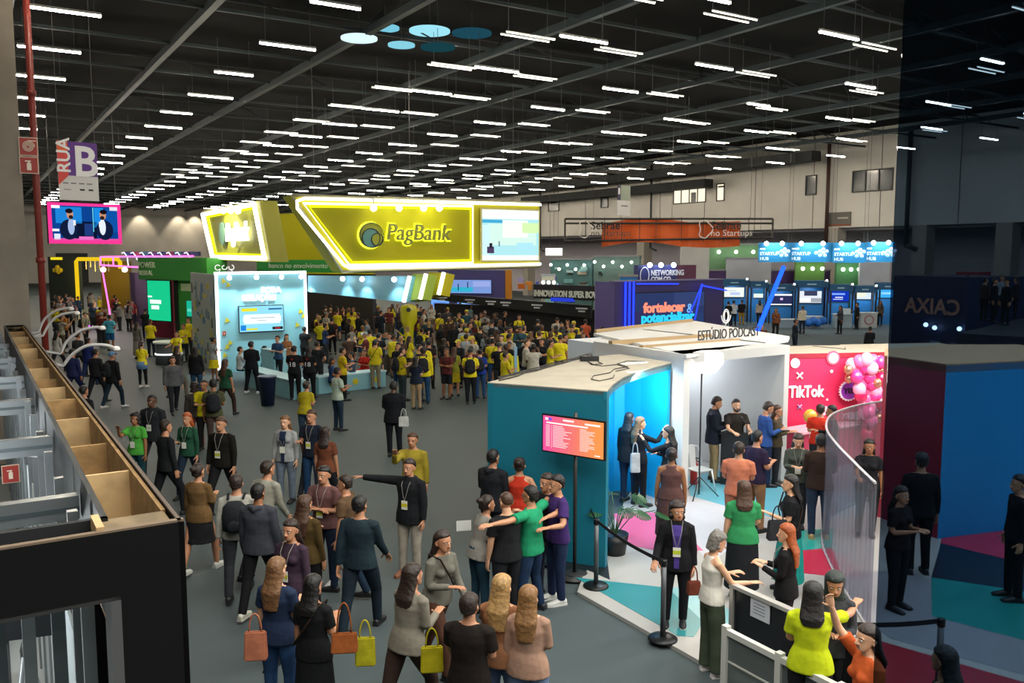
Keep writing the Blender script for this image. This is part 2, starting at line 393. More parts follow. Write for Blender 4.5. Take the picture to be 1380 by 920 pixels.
col_sign(25, 185, 51, 210, 'hose', 'red sign with a coiled hose symbol on the concrete column')
col_sign(26, 211, 52, 234, 'ext', 'red sign with an extinguisher symbol on the concrete column')
# ---- hanging street banner B
def px_panel(x0, x1, y0, y1, D0, D1):
    """frame across pixels x0..x1 at depths D0, D1; returns frame, length, zlow, zhigh"""
    p, q = Wp(x0, 342, D0), Wp(x1, 342, D1); f = fr2(p, q); L = (q - p).to_2d().length
    return f, L, Wp(x0, y1, D0).z, Wp(x0, y0, D0).z
f, L, z0, z1 = px_panel(84, 137, 189, 269, 20, 20.6)
s = MB(); H = z1 - z0; s.box(f, 0, L, z0, z1, -.01, .01, mat('#d3d0cb', .7))
s.box(f, 0, L, z0 + H * .42, z1, .01, .014, mat('#5c2d82', .6)); s.poly([f(0, z0 + H * .25, .015), f(L * .26, z0 + H * .42, .015), f(L * .26, z1, .015), f(0, z1, .015)], mat('#d3453f', .6))
s.poly([f(0, z1 - H * .2, .0155), f(L * .26, z1 - H * .2, .0155), f(L * .26, z1, .0155), f(0, z1, .0155)], mat('#e0612c', .6))
text(s, 'B', f, L * .38, z0 + H * .43, H * .72, mat('#e9e6e4', .5), w=.02, ext=.003, off=.02)
text(s, 'RUA', f, L * .3, z0 + H * .46, H * .3, mat('#e9e6e4', .5), w=.02, ext=.003, rot=PI / 2, off=.008)
for k in range(4): s.box(f, L * (.1 + .2 * k), L * (.24 + .2 * k), z0 + H * .28, z0 + H * .3, .01, .013, mat('#6f6f73', .6))
s.box(f, L * .52, L * .64, z0 + H * .17, z0 + H * .2, .01, .013, mat('#222222', .6)); s.box(f, L * .74, L * .86, z0 + H * .17, z0 + H * .2, .01, .013, mat('#222222', .6)); s.box(f, L * .12, L * .3, z0 + H * .17, z0 + H * .19, .01, .013, mat('#999999', .6))
for u in (.04, L - .04): s.tube([f(u, z1), f(u, 12)], .005, mat('#555555'), 4)
tag(s.build('hanging_banner'), 'purple and red hanging street banner with a big white letter B', 'banner')
f, L, z0, z1 = px_panel(831, 848, 249, 290, 62, 63)
s = MB(); H = z1 - z0; s.box(f, 0, L, z0, z0 + H * .5, -.01, .02, mat('#c9c9cb', .7)); s.box(f, 0, L * .25, z0 + H * .5, z1, -.01, .02, mat('#3a3d55', .6)); s.box(f, L * .25, L, z0 + H * .5, z1, -.01, .02, mat('#8f9a8c', .6))
s.box(f, L * .3, L * .8, z0 + H * .3, z0 + H * .34, .02, .03, mat('#666666')); s.box(f, L * .06, L * .18, z0 + H * .7, z0 + H * .9, .02, .03, mat('#dddddd'))
for u in (.1, L - .1): s.tube([f(u, z1), f(u, 12)], .01, mat('#555555'), 4)
tag(s.build('hanging_banner'), 'small pale hanging banner far off before the side wall', 'banner')
# ---- tinted glass at the right, frosted dark
gx = 1203
pa = Wp(gx, 342, 1.9); d2 = Vector((.95, -.31, 0)).normalized()
f = Fr(Vector((pa.x, pa.y, 0)), d2)
s = MB(); s.box(f, 0, 3.2, 2.2, 7.2, -.006, .006, glassy('#07141f', '#97a7b6', .06, .07))
e = thing('window_7', 'large dark blue tinted glass pane at the right edge', 'window', f(0, 2.2), 0); e['kind'] = 'structure'
s.build('pane', e)
# ================================================================ people
def V(*a): return Vector(a)
def loft(s, rings, m, n=14, cap0=True, cap1=True):
    """rings: (centre, half-axis u, half-axis v)"""
    k = s.mi(m); R = []
    for c, u, v in rings: R.append([s.bm.verts.new(c + u * math.cos(2 * PI * j / n) + v * math.sin(2 * PI * j / n)) for j in range(n)])
    for A, B in zip(R, R[1:]):
        for j in range(n):
            f = s.bm.faces.new([A[j], A[(j + 1) % n], B[(j + 1) % n], B[j]]); f.material_index = k; f.smooth = True
    if cap0: s.bm.faces.new(R[0][::-1]).material_index = k
    if cap1: s.bm.faces.new(R[-1]).material_index = k
def limb(s, pts, rad, m, n=10, dome=True, flat=1.0):
    P = [Vector(p) for p in pts]; rings = []
    if dome:
        t = (P[0] - P[1]).normalized(); P = [P[0] + t * rad[0] * .7] + P; rad = [rad[0] * .45] + list(rad)
        t = (P[-1] - P[-2]).normalized(); P = P + [P[-1] + t * rad[-1] * .7]; rad = list(rad) + [rad[-1] * .45]
    a = None
    for i, p in enumerate(P):
        t = (P[min(i + 1, len(P) - 1)] - P[max(i - 1, 0)]).normalized()
        a = (t.orthogonal() if a is None else a - t * a.dot(t)).normalized(); b = t.cross(a)
        rings.append((p, a * rad[i], b * rad[i] * flat))
    loft(s, rings, m, n)
def remesh(me, vox, smooth=2):
    o = bpy.data.objects.new('r', me); COL.objects.link(o)
    md = o.modifiers.new('r', 'REMESH'); md.mode = 'VOXEL'; md.voxel_size = vox; md.use_smooth_shade = True
    if smooth: sm = o.modifiers.new('s', 'SMOOTH'); sm.iterations = smooth; sm.factor = .5
    dg = bpy.context.evaluated_depsgraph_get()
    r = bpy.data.meshes.new_from_object(o.evaluated_get(dg)); bpy.data.objects.remove(o); bpy.data.meshes.remove(me)
    for p in r.polygons: p.use_smooth = True
    return r
def addmesh(s, me, m, M=None, front=None):
    k = s.mi(m); vs = [s.bm.verts.new(M @ v.co if M else v.co) for v in me.vertices]
    for p in me.polygons:
        try: f = s.bm.faces.new([vs[i] for i in p.vertices])
        except ValueError: continue
        f.material_index = k; f.smooth = True
ARMS = {'down': ((.16, .02, -1), (.06, .16, -1)), 'phone': ((.12, .12, -1), (-.42, 1, .3)), 'read': ((.12, .2, -1), (-.55, 1, .05)), 'crossed': ((.2, .2, -1), (-1, .42, .12)),
        'hip': ((.5, -.2, -1), (-.75, .45, -.5)), 'raise': ((.35, .5, .8), (-.2, .4, 1)), 'eye': ((.15, .85, -.4), (-.25, .7, .9)), 'out': ((.55, .8, -.1), (.25, 1, .08)),
        'side': ((1, .15, .02), (1, .35, .08)), 'hug': ((.75, .6, -.25), (.1, 1, -.05)), 'table': ((.1, .55, -.85), (-.1, 1, -.05)), 'behind': ((.25, -.35, -1), (-.85, -.25, -.35)),
        'fwd': ((.1, .35, -1), (.02, .7, -.8)), 'back': ((.12, -.3, -1), (.06, -.1, -1)), 'waist': ((.2, .05, -1), (-.9, .5, -.05)), 'post': ((.25, .15, -1), (.15, .8, -.55)), 'waistback': ((.55, .25, -.8), (.3, .9, .1))}
SKIN0, SHOE0 = mat('#b5805c', .55), mat('#1c1c1e', .5)
LIP, EYEW, EYED, BROW = mat('#8a4a40', .5), mat('#d9d4cc', .4), mat('#1a1310', .3), mat('#2a1c14', .8)
def skel(sex, ar, al, legs, lean):
    f = sex == 'f'; d = {}
    sit = legs == 'sit'; dz = -.44 if sit else 0
    L = Matrix.Rotation(-math.radians(lean), 3, 'X'); pv = V(0, 0, .94 + dz)
    up = lambda p: pv + L @ (V(*p) + V(0, 0, dz) - pv)
    d['up'] = up; d['L'] = L
    sw = .146 if f else .168
    for sd, arm in ((1, ar), (-1, al)):
        U, F = [Vector(x).normalized() for x in ARMS[arm]]
        U.x *= sd; F.x *= sd
        sh = up((sw * sd, 0, 1.40)); el = sh + L @ U * .285; wr = el + L @ F * .25
        d['arm', sd] = (sh, el, wr, (L @ F).normalized(), arm)
        hp = V(.093 * sd, 0, .92 + dz)
        if sit: kn = V(.13 * sd, .42, .50); an = V(.13 * sd, .40, .08)
        elif legs == 'walk': kn = V(.095 * sd, .17 * sd + .03, .50); an = V(.09 * sd, .26 * sd - .02 if sd > 0 else -.30, .085 if sd > 0 else .13)
        elif legs == 'apart': kn = V(.15 * sd, .03, .50); an = V(.2 * sd, -.02, .085)
        else: kn = V(.1 * sd, .03 if sd > 0 else .01, .50); an = V((.115 if sd > 0 else .09) * sd, -.01 + (.04 if sd > 0 else 0), .085)
        d['leg', sd] = (hp, kn, an)
    return d
def hand(s, wr, F, sd, m, det, curl=.45):
    """palm, four unequal fingers and a thumb leaving the side of the palm"""
    F = F.normalized(); side = UP.cross(F) if abs(F.z) < .85 else V(0, 1, 0)
    if abs(F.z) >= .85: side = V(0, 1, 0) - F * F.y; nrm = V(-sd, 0, 0)
    side = side.normalized()
    if abs(F.z) < .85: nrm = -UP + F * F.z; side = V(-sd, 0, 0) - F * (-sd * F.x); side = side.normalized() if side.length > .2 else UP.cross(F).normalized() * -sd
    nrm = nrm.normalized()
    # 'side' points to the thumb
    n = 6 if det else 5
    loft(s, [(wr - F * .015, side * .026, nrm * .02), (wr + F * .03, side * .036, nrm * .016), (wr + F * .075, side * .041, nrm * .014), (wr + F * .093, side * .036, nrm * .010)], m, 8)
    for i, (o, ln) in enumerate(((.028, .92), (.0095, 1.05), (-.0095, .98), (-.028, .78))):
        p = wr + F * (.088 - abs(o) * .15) + side * o; d = (F + nrm * .15 + side * o * 2).normalized(); pts = [p]
        for seg, l_ in enumerate((.04, .027, .02)):
            p = p + d * l_ * ln; pts.append(p); d = (d + nrm * (curl + .06 * i)).normalized()
        limb(s, pts, [.0092, .0086, .0078, .0065], m, n)
    p = wr + F * .025 + side * .03; d = (F * .75 + side * .75 + nrm * .3).normalized(); pts = [p]
    for l_ in (.036, .03, .022):
        p = p + d * l_; pts.append(p); d = (d + F * .35 + nrm * .2).normalized()
    limb(s, pts, [.0125, .011, .0098, .008], m, n)
_hd = {}
def head_mesh(det):
    if det in _hd: return _hd[det]
    s = MB(); R = []
    for z, hw, yf, yb in ((.0, .028, .08, .028), (.012, .044, .09, .01), (.035, .054, .093, -.022), (.065, .061, .092, -.052), (.095, .067, .090, -.074), (.125, .072, .091, -.088), (.155, .074, .089, -.094), (.185, .069, .078, -.088), (.21, .054, .055, -.07), (.226, .034, .03, -.045), (.233, .012, .005, -.018)):
        R.append((V(0, (yf + yb) / 2, z), V(hw, 0, 0), V(0, (yf - yb) / 2, 0)))
    loft(s, R, SKIN0, 20)
    limb(s, [V(0, .088, .112), V(0, .104, .082), V(0, .108, .072)], [.008, .012, .013], SKIN0, 8)
    for sd in (-1, 1):
        limb(s, [V(.073 * sd, -.008, .125), V(.08 * sd, -.02, .105), V(.075 * sd, -.008, .072)], [.011, .014, .009], SKIN0, 8, flat=.7)
        limb(s, [V(.015 * sd, .085, .128), V(.05 * sd, .074, .128)], [.009, .008], SKIN0, 8)
        s.ball(V(.013 * sd, .098, .07), .009, SKIN0, n=8)
    _hd[det] = remesh(s.mesh('h'), .006 if det else .011, 2); return _hd[det]
def put_head(s, M, det, skin):
    addmesh(s, head_mesh(det), skin, M)
    for sd in (-1, 1):
        s.ball(M @ V(.031 * sd, .080, .11), .0115, EYEW if det else EYED, sx=1.15, sz=.7, n=8)
        if det: s.ball(M @ V(.031 * sd, .0885, .11), .006, EYED, n=8)
        limb(s, [M @ V(.016 * sd, .091, .131), M @ V(.048 * sd, .080, .132)], [.0045, .003], BROW, 5)
    limb(s, [M @ V(-.021, .090, .043), M @ V(0, .0965, .044), M @ V(.021, .090, .043)], [.004, .0065, .004], LIP, 6)
def head_matrix(sk, yaw, pitch):
    base = sk['up']((0, .0, 1.50))
    return Matrix.Translation(base + sk['L'] @ V(0, .012, .01)) @ Matrix.Rotation(-math.radians(yaw), 4, 'Z') @ Matrix.Rotation(-math.radians(pitch), 4, 'X')
_pm = {}
def body_mesh(sex, ar, al, legs, lean, yaw, pitch, det):
    key = ('b', sex, ar, al, legs, lean, yaw, pitch, det)
    if key in _pm: return _pm[key]
    sk = skel(sex, ar, al, legs, lean); up, L = sk['up'], sk['L']; f = sex == 'f'; s = MB()
    X, Y = L @ V(1, 0, 0), L @ V(0, 1, 0)
    k = .92 if f else 1.0
    loft(s, [(up((0, -.005, z)), X * rx * k, Y * ry * k) for z, rx, ry in ((.86, .13, .10), (.92, .165, .115), (1.0, .15, .105), (1.1, .132, .095), (1.22, .145, .105), (1.33, .158, .108), (1.39, .148, .09), (1.43, .11, .075), (1.47, .06, .058))], SKIN0, 16)
    limb(s, [up((0, -.005, 1.45)), up((0, .012, 1.54))], [.06 * k, .054 * k], SKIN0, 12)
    for sd in (1, -1):
        sh, el, wr, F, arm = sk['arm', sd]
        limb(s, [up((.07 * sd, 0, 1.435)), sh, sh.lerp(el, .5), sh.lerp(el, .9), el.lerp(wr, .12), el.lerp(wr, .4), wr], [.038, .052 * k, .047 * k, .04 * k, .04 * k, .038 * k, .025], SKIN0, 10)
        hp, kn, an = sk['leg', sd]
        limb(s, [hp, hp.lerp(kn, .45), kn, kn.lerp(an, .3), an], [.074, .074, .053, .055, .036], SKIN0, 12)
    r = remesh(s.mesh('b'), .014 if det else .024, 3)
    s = MB(); addmesh(s, r, SKIN0); bpy.data.meshes.remove(r)
    for sd in (1, -1):
        sh, el, wr, F, arm = sk['arm', sd]
        if det:
            h = MB(); hand(h, wr, F, sd, SKIN0, 1, .5); r = remesh(h.mesh('h'), .0042, 1); addmesh(s, r, SKIN0); bpy.data.meshes.remove(r)
        else: hand(s, wr, F, sd, SKIN0, 0)
    put_head(s, head_matrix(sk, yaw, pitch), det, SKIN0)
    if not det:
        for sd in (1, -1): shoe(s, sk['leg', sd][2], SHOE0)
    _pm[key] = s.mesh('body'); return _pm[key]
def shoe(s, an, m, sole=None, sit=False):
    z0 = an.z - .085
    R = [(V(an.x, an.y + y, z0 + zc), V(hw, 0, 0), V(0, .0, hh)) for y, hw, zc, hh in ((-.075, .02, .04, .03), (-.06, .034, .045, .045), (-.01, .038, .055, .055), (.06, .042, .042, .042), (.12, .046, .032, .032), (.17, .038, .026, .026), (.19, .018, .022, .018))]
    loft(s, R, m, 10)
    if sole: s.prism([V(an.x + x, an.y + y, z0) for x, y in ((-.036, -.075), (.036, -.075), (.048, .12), (.03, .19), (-.03, .19), (-.048, .12))], [V(an.x + x, an.y + y, z0 + .022) for x, y in ((-.036, -.075), (.036, -.075), (.048, .12), (.03, .19), (-.03, .19), (-.048, .12))], sole)
def top_mesh(kind, sex, ar, al, legs, lean, det):
    key = ('t', kind, sex, ar, al, legs, lean, det)
    if key in _pm: return _pm[key]
    sk = skel(sex, ar, al, legs, lean); up, L = sk['up'], sk['L']; f = sex == 'f'; s = MB(); k = .93 if f else 1.03; g = SKIN0
    X, Y = L @ V(1, 0, 0), L @ V(0, 1, 0); e = .016 if kind in ('jacket', 'hoodie') else .0
    hem = {'tee': .86, 'long': .85, 'tank': .9, 'jacket': .80, 'hoodie': .84, 'dress': .84, 'cardigan': .84}[kind]
    if legs == 'sit': hem = max(hem, .90)
    rows = [(hem, .194, .138), (.94, .186, .132), (1.02, .168, .122), (1.11, .150 if f else .158, .113), (1.22, .160, .120), (1.32, .180, .128 if f else .122), (1.39, .168, .104), (1.43, .128, .085), (1.465, .085, .068)]
    if kind == 'tank': rows[-2] = (1.43, .10, .08); rows[-3] = (1.38, .142, .1)
    if kind == 'jacket': rows[-1] = (1.49, .078, .068)
    loft(s, [(up((0, -.004, z)), X * (rx * (k if z > 1.06 else 1.04) + e), Y * (ry * (k if z > 1.06 else 1.04) + e)) for z, rx, ry in rows], g, 18)
    if f and kind != 'jacket':
        for sd in (1, -1): s.ball(up((.065 * sd, .078, 1.275)), .062, g, n=10)
    for sd in (1, -1):
        sh, el, wr, F, arm = sk['arm', sd]
        if kind == 'tank': continue
        if kind == 'tee' or kind == 'dress':
            q = sh.lerp(el, .68); limb(s, [up((.06 * sd, 0, 1.42)), up((.12 * sd, 0, 1.41)), sh, q], [.045, .056 * k, .063 * k, .068 * k], g, 12, dome=False)
        else:
            limb(s, [up((.06 * sd, 0, 1.42)), up((.12 * sd, 0, 1.41)), sh, sh.lerp(el, .5), sh.lerp(el, .88), el.lerp(wr, .13), el.lerp(wr, .5), el.lerp(wr, .97)], [.042 + e, .052 * k + e * .7, .060 * k + e * .7, .056 * k + e * .7, .050 * k + e * .6, .048 * k + e * .6, .043 * k + e * .5, .037 + e * .5], g, 12, dome=False)
    if kind == 'hoodie': limb(s, [up((-.07, -.07, 1.46)), up((0, -.105, 1.44)), up((.07, -.07, 1.46))], [.035, .05, .035], g, 8)
    _pm[key] = remesh(s.mesh('t'), .013 if det else .02, 1); _pm[key].materials.clear(); _pm[key].materials.append(SKIN0)
    return _pm[key]
def bottom_mesh(kind, sex, ar, al, legs, lean, det):
    key = ('p', kind, sex, legs, lean, det)
    if key in _pm: return _pm[key]
    sk = skel(sex, 'down', 'down', legs, lean); up = sk['up']; f = sex == 'f'; s = MB(); g = SKIN0; dz = -.44 if legs == 'sit' else 0
    k = .97 if f else 1.0
    if kind in ('skirt', 'longskirt', 'gown'):
        hz = {'skirt': .52, 'longskirt': .2, 'gown': .28}[kind]
        loft(s, [(V(0, 0, z), V(rx, 0, 0), V(0, ry, 0)) for z, rx, ry in ((hz, .215, .2), (.6, .2, .175), (.8, .19, .15), (.92, .18, .135), (1.03, .155, .118))], g, 20)
        m_ = s.mesh('p')
    else:
        loft(s, [(V(0, -.005, z + dz), V(rx * k, 0, 0), V(0, ry, 0)) for z, rx, ry in ((.84, .165, .118), (.92, .178, .128), (1.0, .166, .12), (1.04, .158, .115))], g, 16)
        for sd in (1, -1):
            hp, kn, an = sk['leg', sd]
            if kind == 'shorts': limb(s, [hp + V(0, 0, -.01), hp.lerp(kn, .5), hp.lerp(kn, .93)], [.098, .095, .088], g, 12, dome=False)
            else:
                w_ = {'trousers': (.1, .09, .066, .06, .052), 'wide': (.102, .1, .09, .088, .086), 'slim': (.098, .086, .06, .059, .042)}[kind]
                limb(s, [hp + V(0, 0, -.01), hp.lerp(kn, .45), kn, kn.lerp(an, .4), an + V(0, -.005, -.015 if kind != 'slim' else .03)], w_, g, 12, dome=False)
        m_ = s.mesh('p')
    _pm[key] = remesh(m_, .013 if det else .02, 1); _pm[key].materials.clear(); _pm[key].materials.append(SKIN0); return _pm[key]
HR = mat('#241a15', .5)
def hair_mesh(kind, sex, ar, al, legs, lean, yaw, pitch, det):
    key = ('h', kind, sex, legs, lean, yaw, pitch, det)
    if key in _pm: return _pm[key]
    sk = skel(sex, 'down', 'down', legs, lean); M = head_matrix(sk, yaw, pitch); s = MB()
    def cap(e, zlow, yshift=0.0):
        loft(s, [(M @ V(0, y, z), M.to_3x3() @ V(hw + e, 0, 0), M.to_3x3() @ V(0, hy + e, 0)) for z, hw, y, hy in ((zlow, .052, -.045 + yshift, .045), (.13, .072, -.04, .054), (.155, .0745, -.028, .064), (.178, .0745, -.012, .081), (.2, .068, -.004, .078), (.222, .054, -.006, .062), (.243, .03, -.008, .034), (.25, .01, -.008, .012))], HR, 16)
    if kind == 'bald': cap(.001, .10); 
    if kind == 'short': cap(.010, .06)
    if kind == 'crop': cap(.006, .07)
    if kind == 'cap':
        cap(.012, .12); limb(s, [M @ V(0, .07, .165), M @ V(0, .15, .155)], [.06, .05], HR, 10, flat=.2)
    if kind == 'bun': cap(.008, .05); s.ball(M @ V(0, -.12, .18), .045, HR)
    if kind == 'pony':
        cap(.008, .05); limb(s, [M @ V(0, -.09, .17), M @ V(0, -.15, .12), M @ V(0, -.15, 0), M @ V(0, -.12, -.12)], [.03, .034, .03, .012], HR, 8)
    if kind in ('long', 'longer'):
        cap(.012, .04); z = -.16 if kind == 'long' else -.28
        R3 = M.to_3x3(); b = M @ V(0, -.06, .13)
        loft(s, [(M @ V(0, -.04, .13), R3 @ V(.086, 0, 0), R3 @ V(0, .062, 0)), (M @ V(0, -.055, .04), R3 @ V(.092, 0, 0), R3 @ V(0, .058, 0)), (M @ V(0, -.085, -.03), R3 @ V(.1, 0, 0), R3 @ V(0, .045, 0)), (M @ V(0, -.115, -.09), R3 @ V(.105, 0, 0), R3 @ V(0, .04, 0)), (M @ V(0, -.125, z), R3 @ V(.075, 0, 0), R3 @ V(0, .025, 0))], HR, 16)
    if kind in ('curly', 'bob'):
        cap(.018, .0)
        rnd = random.Random(3)
        for i in range(46 if det else 22):
            t = rnd.uniform(-1.15, 1.15) * PI * .62 + PI; z = rnd.uniform(.0 if kind == 'curly' else .02, .235); r_ = .075 if z < .19 else .05
            s.ball(M @ V(math.sin(t) * r_, math.cos(t) * r_ - .012, z), .03 if kind == 'curly' else .024, HR, n=8)
    if kind == 'scarf':
        cap(.02, .0); R3 = M.to_3x3()
        loft(s, [(M @ V(0, -.02, .12), R3 @ V(.095, 0, 0), R3 @ V(0, .08, 0)), (M @ V(0, -.02, .0), R3 @ V(.09, 0, 0), R3 @ V(0, .075, 0)), (M @ V(0, -.02, -.07), R3 @ V(.13, 0, 0), R3 @ V(0, .1, 0))], HR, 16)
    m_ = s.mesh('hair')
    if kind != 'bald' : m_ = remesh(m_, .009 if det else .014, 1)
    for p in m_.polygons: p.use_smooth = True
    m_.materials.clear(); m_.materials.append(SKIN0)
    _pm[key] = m_; return m_
def child(name, me, parent, mats, label=None):
    o = bpy.data.objects.new(name, me); COL.objects.link(o); o.parent = parent
    for i, m in enumerate(mats):
        if i < len(o.material_slots): o.material_slots[i].link = 'OBJECT'; o.material_slots[i].material = m
    if label: o['label'] = label
    return o
HAIRC = {'k': '#14100f', 'b': '#2b1c14', 'n': '#4a3020', 'd': '#b08a55', 'g': '#77726c', 'r': '#a8501c', 'l': '#7a5636'}
SKINC = {'l': '#d8a583', 'm': '#b98362', 't': '#96623f', 'd': '#5b3a28'}
person_count = [0]
PEOPLE = []
def person(loc, face, label=None, sex='m', h=1.74, hair='short', hc='k', skin='m', top='tee', tc='#222222', bot='trousers', bc='#20242c', arms=('down', 'down'), legs='stand', lean=0, yaw=0, pitch=0, det=0, shoes='#1c1c1e', group=None, badge=None, pattern=None, extras=(), sole=None, wd=1.08):
    """one figure: the body is the top-level mesh; hair and clothing are its children"""
    loc = Vector(loc); ar, al = arms
    bm_ = body_mesh(sex, ar, al, legs, lean, yaw, pitch, det)
    o = bpy.data.objects.new('person', bm_); COL.objects.link(o)
    sk_m = mat(SKINC.get(skin, skin), .5, noise=.08, scale=14)
    # slots: skin first, then face details / shoes
    for i, sl in enumerate(o.material_slots):
        if bm_.materials[i] == SKIN0: sl.link = 'OBJECT'; sl.material = sk_m
        elif bm_.materials[i] == SHOE0: sl.link = 'OBJECT'; sl.material = mat(shoes, .5)
    s_ = h / 1.745; o.location = loc; o.scale = (s_ * wd, s_ * (1 + (wd - 1) * .7), s_); o.rotation_euler = (0, 0, -math.radians(face))
    o['category'] = 'person'
    if label: o['label'] = label
    if group: o['group'] = group
    if hair: child('headscarf' if hair == 'scarf' else ('cap' if hair == 'cap' else 'hair'), hair_mesh(hair, sex, ar, al, legs, lean, yaw, pitch, det), o, [mat(HAIRC.get(hc, hc), .55, noise=.35, scale=30, bump=.6)])
    tm = pattern if pattern else cloth(tc)
    nm = {'tee': 't_shirt', 'long': 'shirt', 'tank': 'sleeveless_top', 'jacket': 'jacket', 'hoodie': 'hoodie', 'dress': 'dress', 'cardigan': 'cardigan'}[top]
    child(nm, top_mesh(top, sex, ar, al, legs, lean, det), o, [tm])
    child('skirt' if 'skirt' in bot or bot == 'gown' else ('shorts' if bot == 'shorts' else 'trousers'), bottom_mesh(bot, sex, ar, al, legs, lean, det), o, [cloth(bc) if bot != 'gown' else tm])
    sk = skel(sex, ar, al, legs, lean)
    if det:
        for sd in (1, -1):
            s = MB(); shoe(s, sk['leg', sd][2], mat(shoes, .5), mat(sole or shoes, .6)); s.build_local('shoe', o)
    up, L = sk['up'], sk['L']; loc2 = lambda p: up(p)
    if badge:
        s = MB(); y = .135 if sex == 'm' else .155
        if top == 'jacket': y += .012
        s.tube([loc2((-.07, .03, 1.50)), loc2((-.055, y - .02, 1.38)), loc2((-.02, y, 1.22)), loc2((0, y, 1.16)), loc2((.02, y, 1.22)), loc2((.055, y - .02, 1.38)), loc2((.07, .03, 1.50))], .0035, cloth('#98948c'), 5)
        q = lambda x, z, w_: loc2((x, y + w_, z))
        ly = s.build_local('badge_lanyard', o); s = MB()
        s.hexa([q(-.045, 1.03, .006), q(.045, 1.03, .006), q(.045, 1.03, 0), q(-.045, 1.03, 0), q(-.045, 1.16, .006), q(.045, 1.16, .006), q(.045, 1.16, 0), q(-.045, 1.16, 0)], mat('#dcdccf', .5))
        s.hexa([q(-.045, 1.07, .008), q(.045, 1.07, .008), q(.045, 1.07, .005), q(-.045, 1.07, .005), q(-.045, 1.12, .008), q(.045, 1.12, .008), q(.045, 1.12, .005), q(-.045, 1.12, .005)], mat(badge, .5))
        s.build_local('badge_card', ly)
    if 'glasses' in extras:
        M = head_matrix(sk, yaw, pitch); s = MB(); gm = mat('#111111', .3)
        for sd in (1, -1):
            s.tube([M @ V(.031 * sd + .02 * math.cos(t), .099, .11 + .016 * math.sin(t)) for t in [2 * PI * i / 12 for i in range(12)]], .0022, gm, 5, closed=True)
            s.tube([M @ V(.052 * sd, .097, .113), M @ V(.078 * sd, .0, .115)], .0022, gm, 5)
        s.tube([M @ V(-.011, .099, .113), M @ V(.011, .099, .113)], .0022, gm, 5); s.build_local('glasses', o)
    if 'beard' in extras:
        M = head_matrix(sk, yaw, pitch); s = MB(); bm2 = mat(HAIRC.get(hc, hc), .7)
        limb(s, [M @ V(-.062, .02, .07), M @ V(-.05, .06, .03), M @ V(0, .085, .008), M @ V(.05, .06, .03), M @ V(.062, .02, .07)], [.01, .022, .026, .022, .01], bm2, 8)
        limb(s, [M @ V(-.022, .094, .055), M @ V(.022, .094, .055)], [.006, .006], bm2, 6); s.build_local('beard', o)
    if 'shirtfront' in extras or 'purplefront' in extras:
        s = MB(); c_ = cloth('#4b3a86' if 'purplefront' in extras else '#1e2a44'); P_ = [(.86, .16, .03), (1.0, .15, .032), (1.11, .139, .036), (1.22, .148, .045), (1.32, .152, .055), (1.40, .127, .06), (1.45, .10, .055)]
        for (z, y, x), (z2, y2, x2) in zip(P_, P_[1:]): s.poly([loc2((-x, y, z)), loc2((x, y, z)), loc2((x2, y2, z2)), loc2((-x2, y2, z2))], c_)
        s.build_local('inner_shirt', o)
    if 'strap' in extras:
        s = MB(); s.tube([loc2(p) for p in ((.1, .09, 1.46), (0, .15, 1.25), (-.17, .1, 1.0), (-.18, -.08, 1.0), (0, -.145, 1.25), (.1, -.08, 1.46))], .011, cloth('#2a1d16'), 6, closed=True); s.build_local('bag_strap', o)
    if 'backpack' in extras:
        s = MB(); pm = cloth('#23262a'); R = [(loc2((0, -.2, z)), V(rx, 0, 0), V(0, ry, 0)) for z, rx, ry in ((1.0, .1, .06), (1.03, .15, .09), (1.2, .16, .1), (1.36, .14, .08), (1.43, .08, .04))]
        loft(s, R, pm, 14); s.ball(loc2((0, -.3, 1.1)), .09, pm, sy=.4)
        for sd in (1, -1): s.tube([loc2((.09 * sd, -.12, 1.44)), loc2((.1 * sd, 0, 1.485)), loc2((.115 * sd, .13, 1.36)), loc2((.14 * sd, .1, 1.15)), loc2((.15 * sd, -.1, 1.05))], .016, pm, 6)
        s.build_local('backpack', o)
    for ex in extras:
        if isinstance(ex, tuple) and ex[0] == 'num':
            s = MB(); fr = Fr((0, 0, 0), (-1, 0) if False else (1, 0)); fr.O = loc2((0, -.148, 0)) * 0 + V(0, -.15, 0)
            text(s, ex[1], fr, 0, 1.1, .21, mat('#dfe4ea', .5), w=0.0, ext=.002, align='CENTER'); text(s, '||||', fr, 0, 1.32, .07, mat('#b03030', .5), w=0.0, ext=.002, align='CENTER'); s.build_local('shirt_number', o)
        if isinstance(ex, tuple) and ex[0] == 'tied':
            s = MB(); loft(s, [(V(0, 0, z), V(rx, 0, 0), V(0, ry, 0)) for z, rx, ry in ((.72, .19, .165), (.85, .198, .158), (1.0, .18, .14))], cloth(ex[1]), 16)
            for sd in (1, -1): limb(s, [V(.02 * sd, .15, .98), V(.05 * sd, .18, .85), V(.05 * sd, .17, .72)], [.03, .028, .02], cloth(ex[1]), 8)
            s.build_local('tied_jacket', o)
    PEOPLE.append(o); return o
def build_local(s, name, parent):
    o = bpy.data.objects.new(name, s.mesh(name)); COL.objects.link(o); o.parent = parent; return o
MB.build_local = build_local
def hand_pos(o, sex, arms, legs, lean, sd):
    sk = skel(sex, arms[0], arms[1], legs, lean); sh, el, wr, F, a = sk['arm', sd]
    M = Matrix.LocRotScale(o.location, o.rotation_euler, o.scale); return M @ (wr + F * .08), (M.to_3x3() @ F).normalized()
def at_head(px, py, h, z0=0.0): 
    p = G(px, py, z0 + h); return Vector((p.x, p.y, z0))
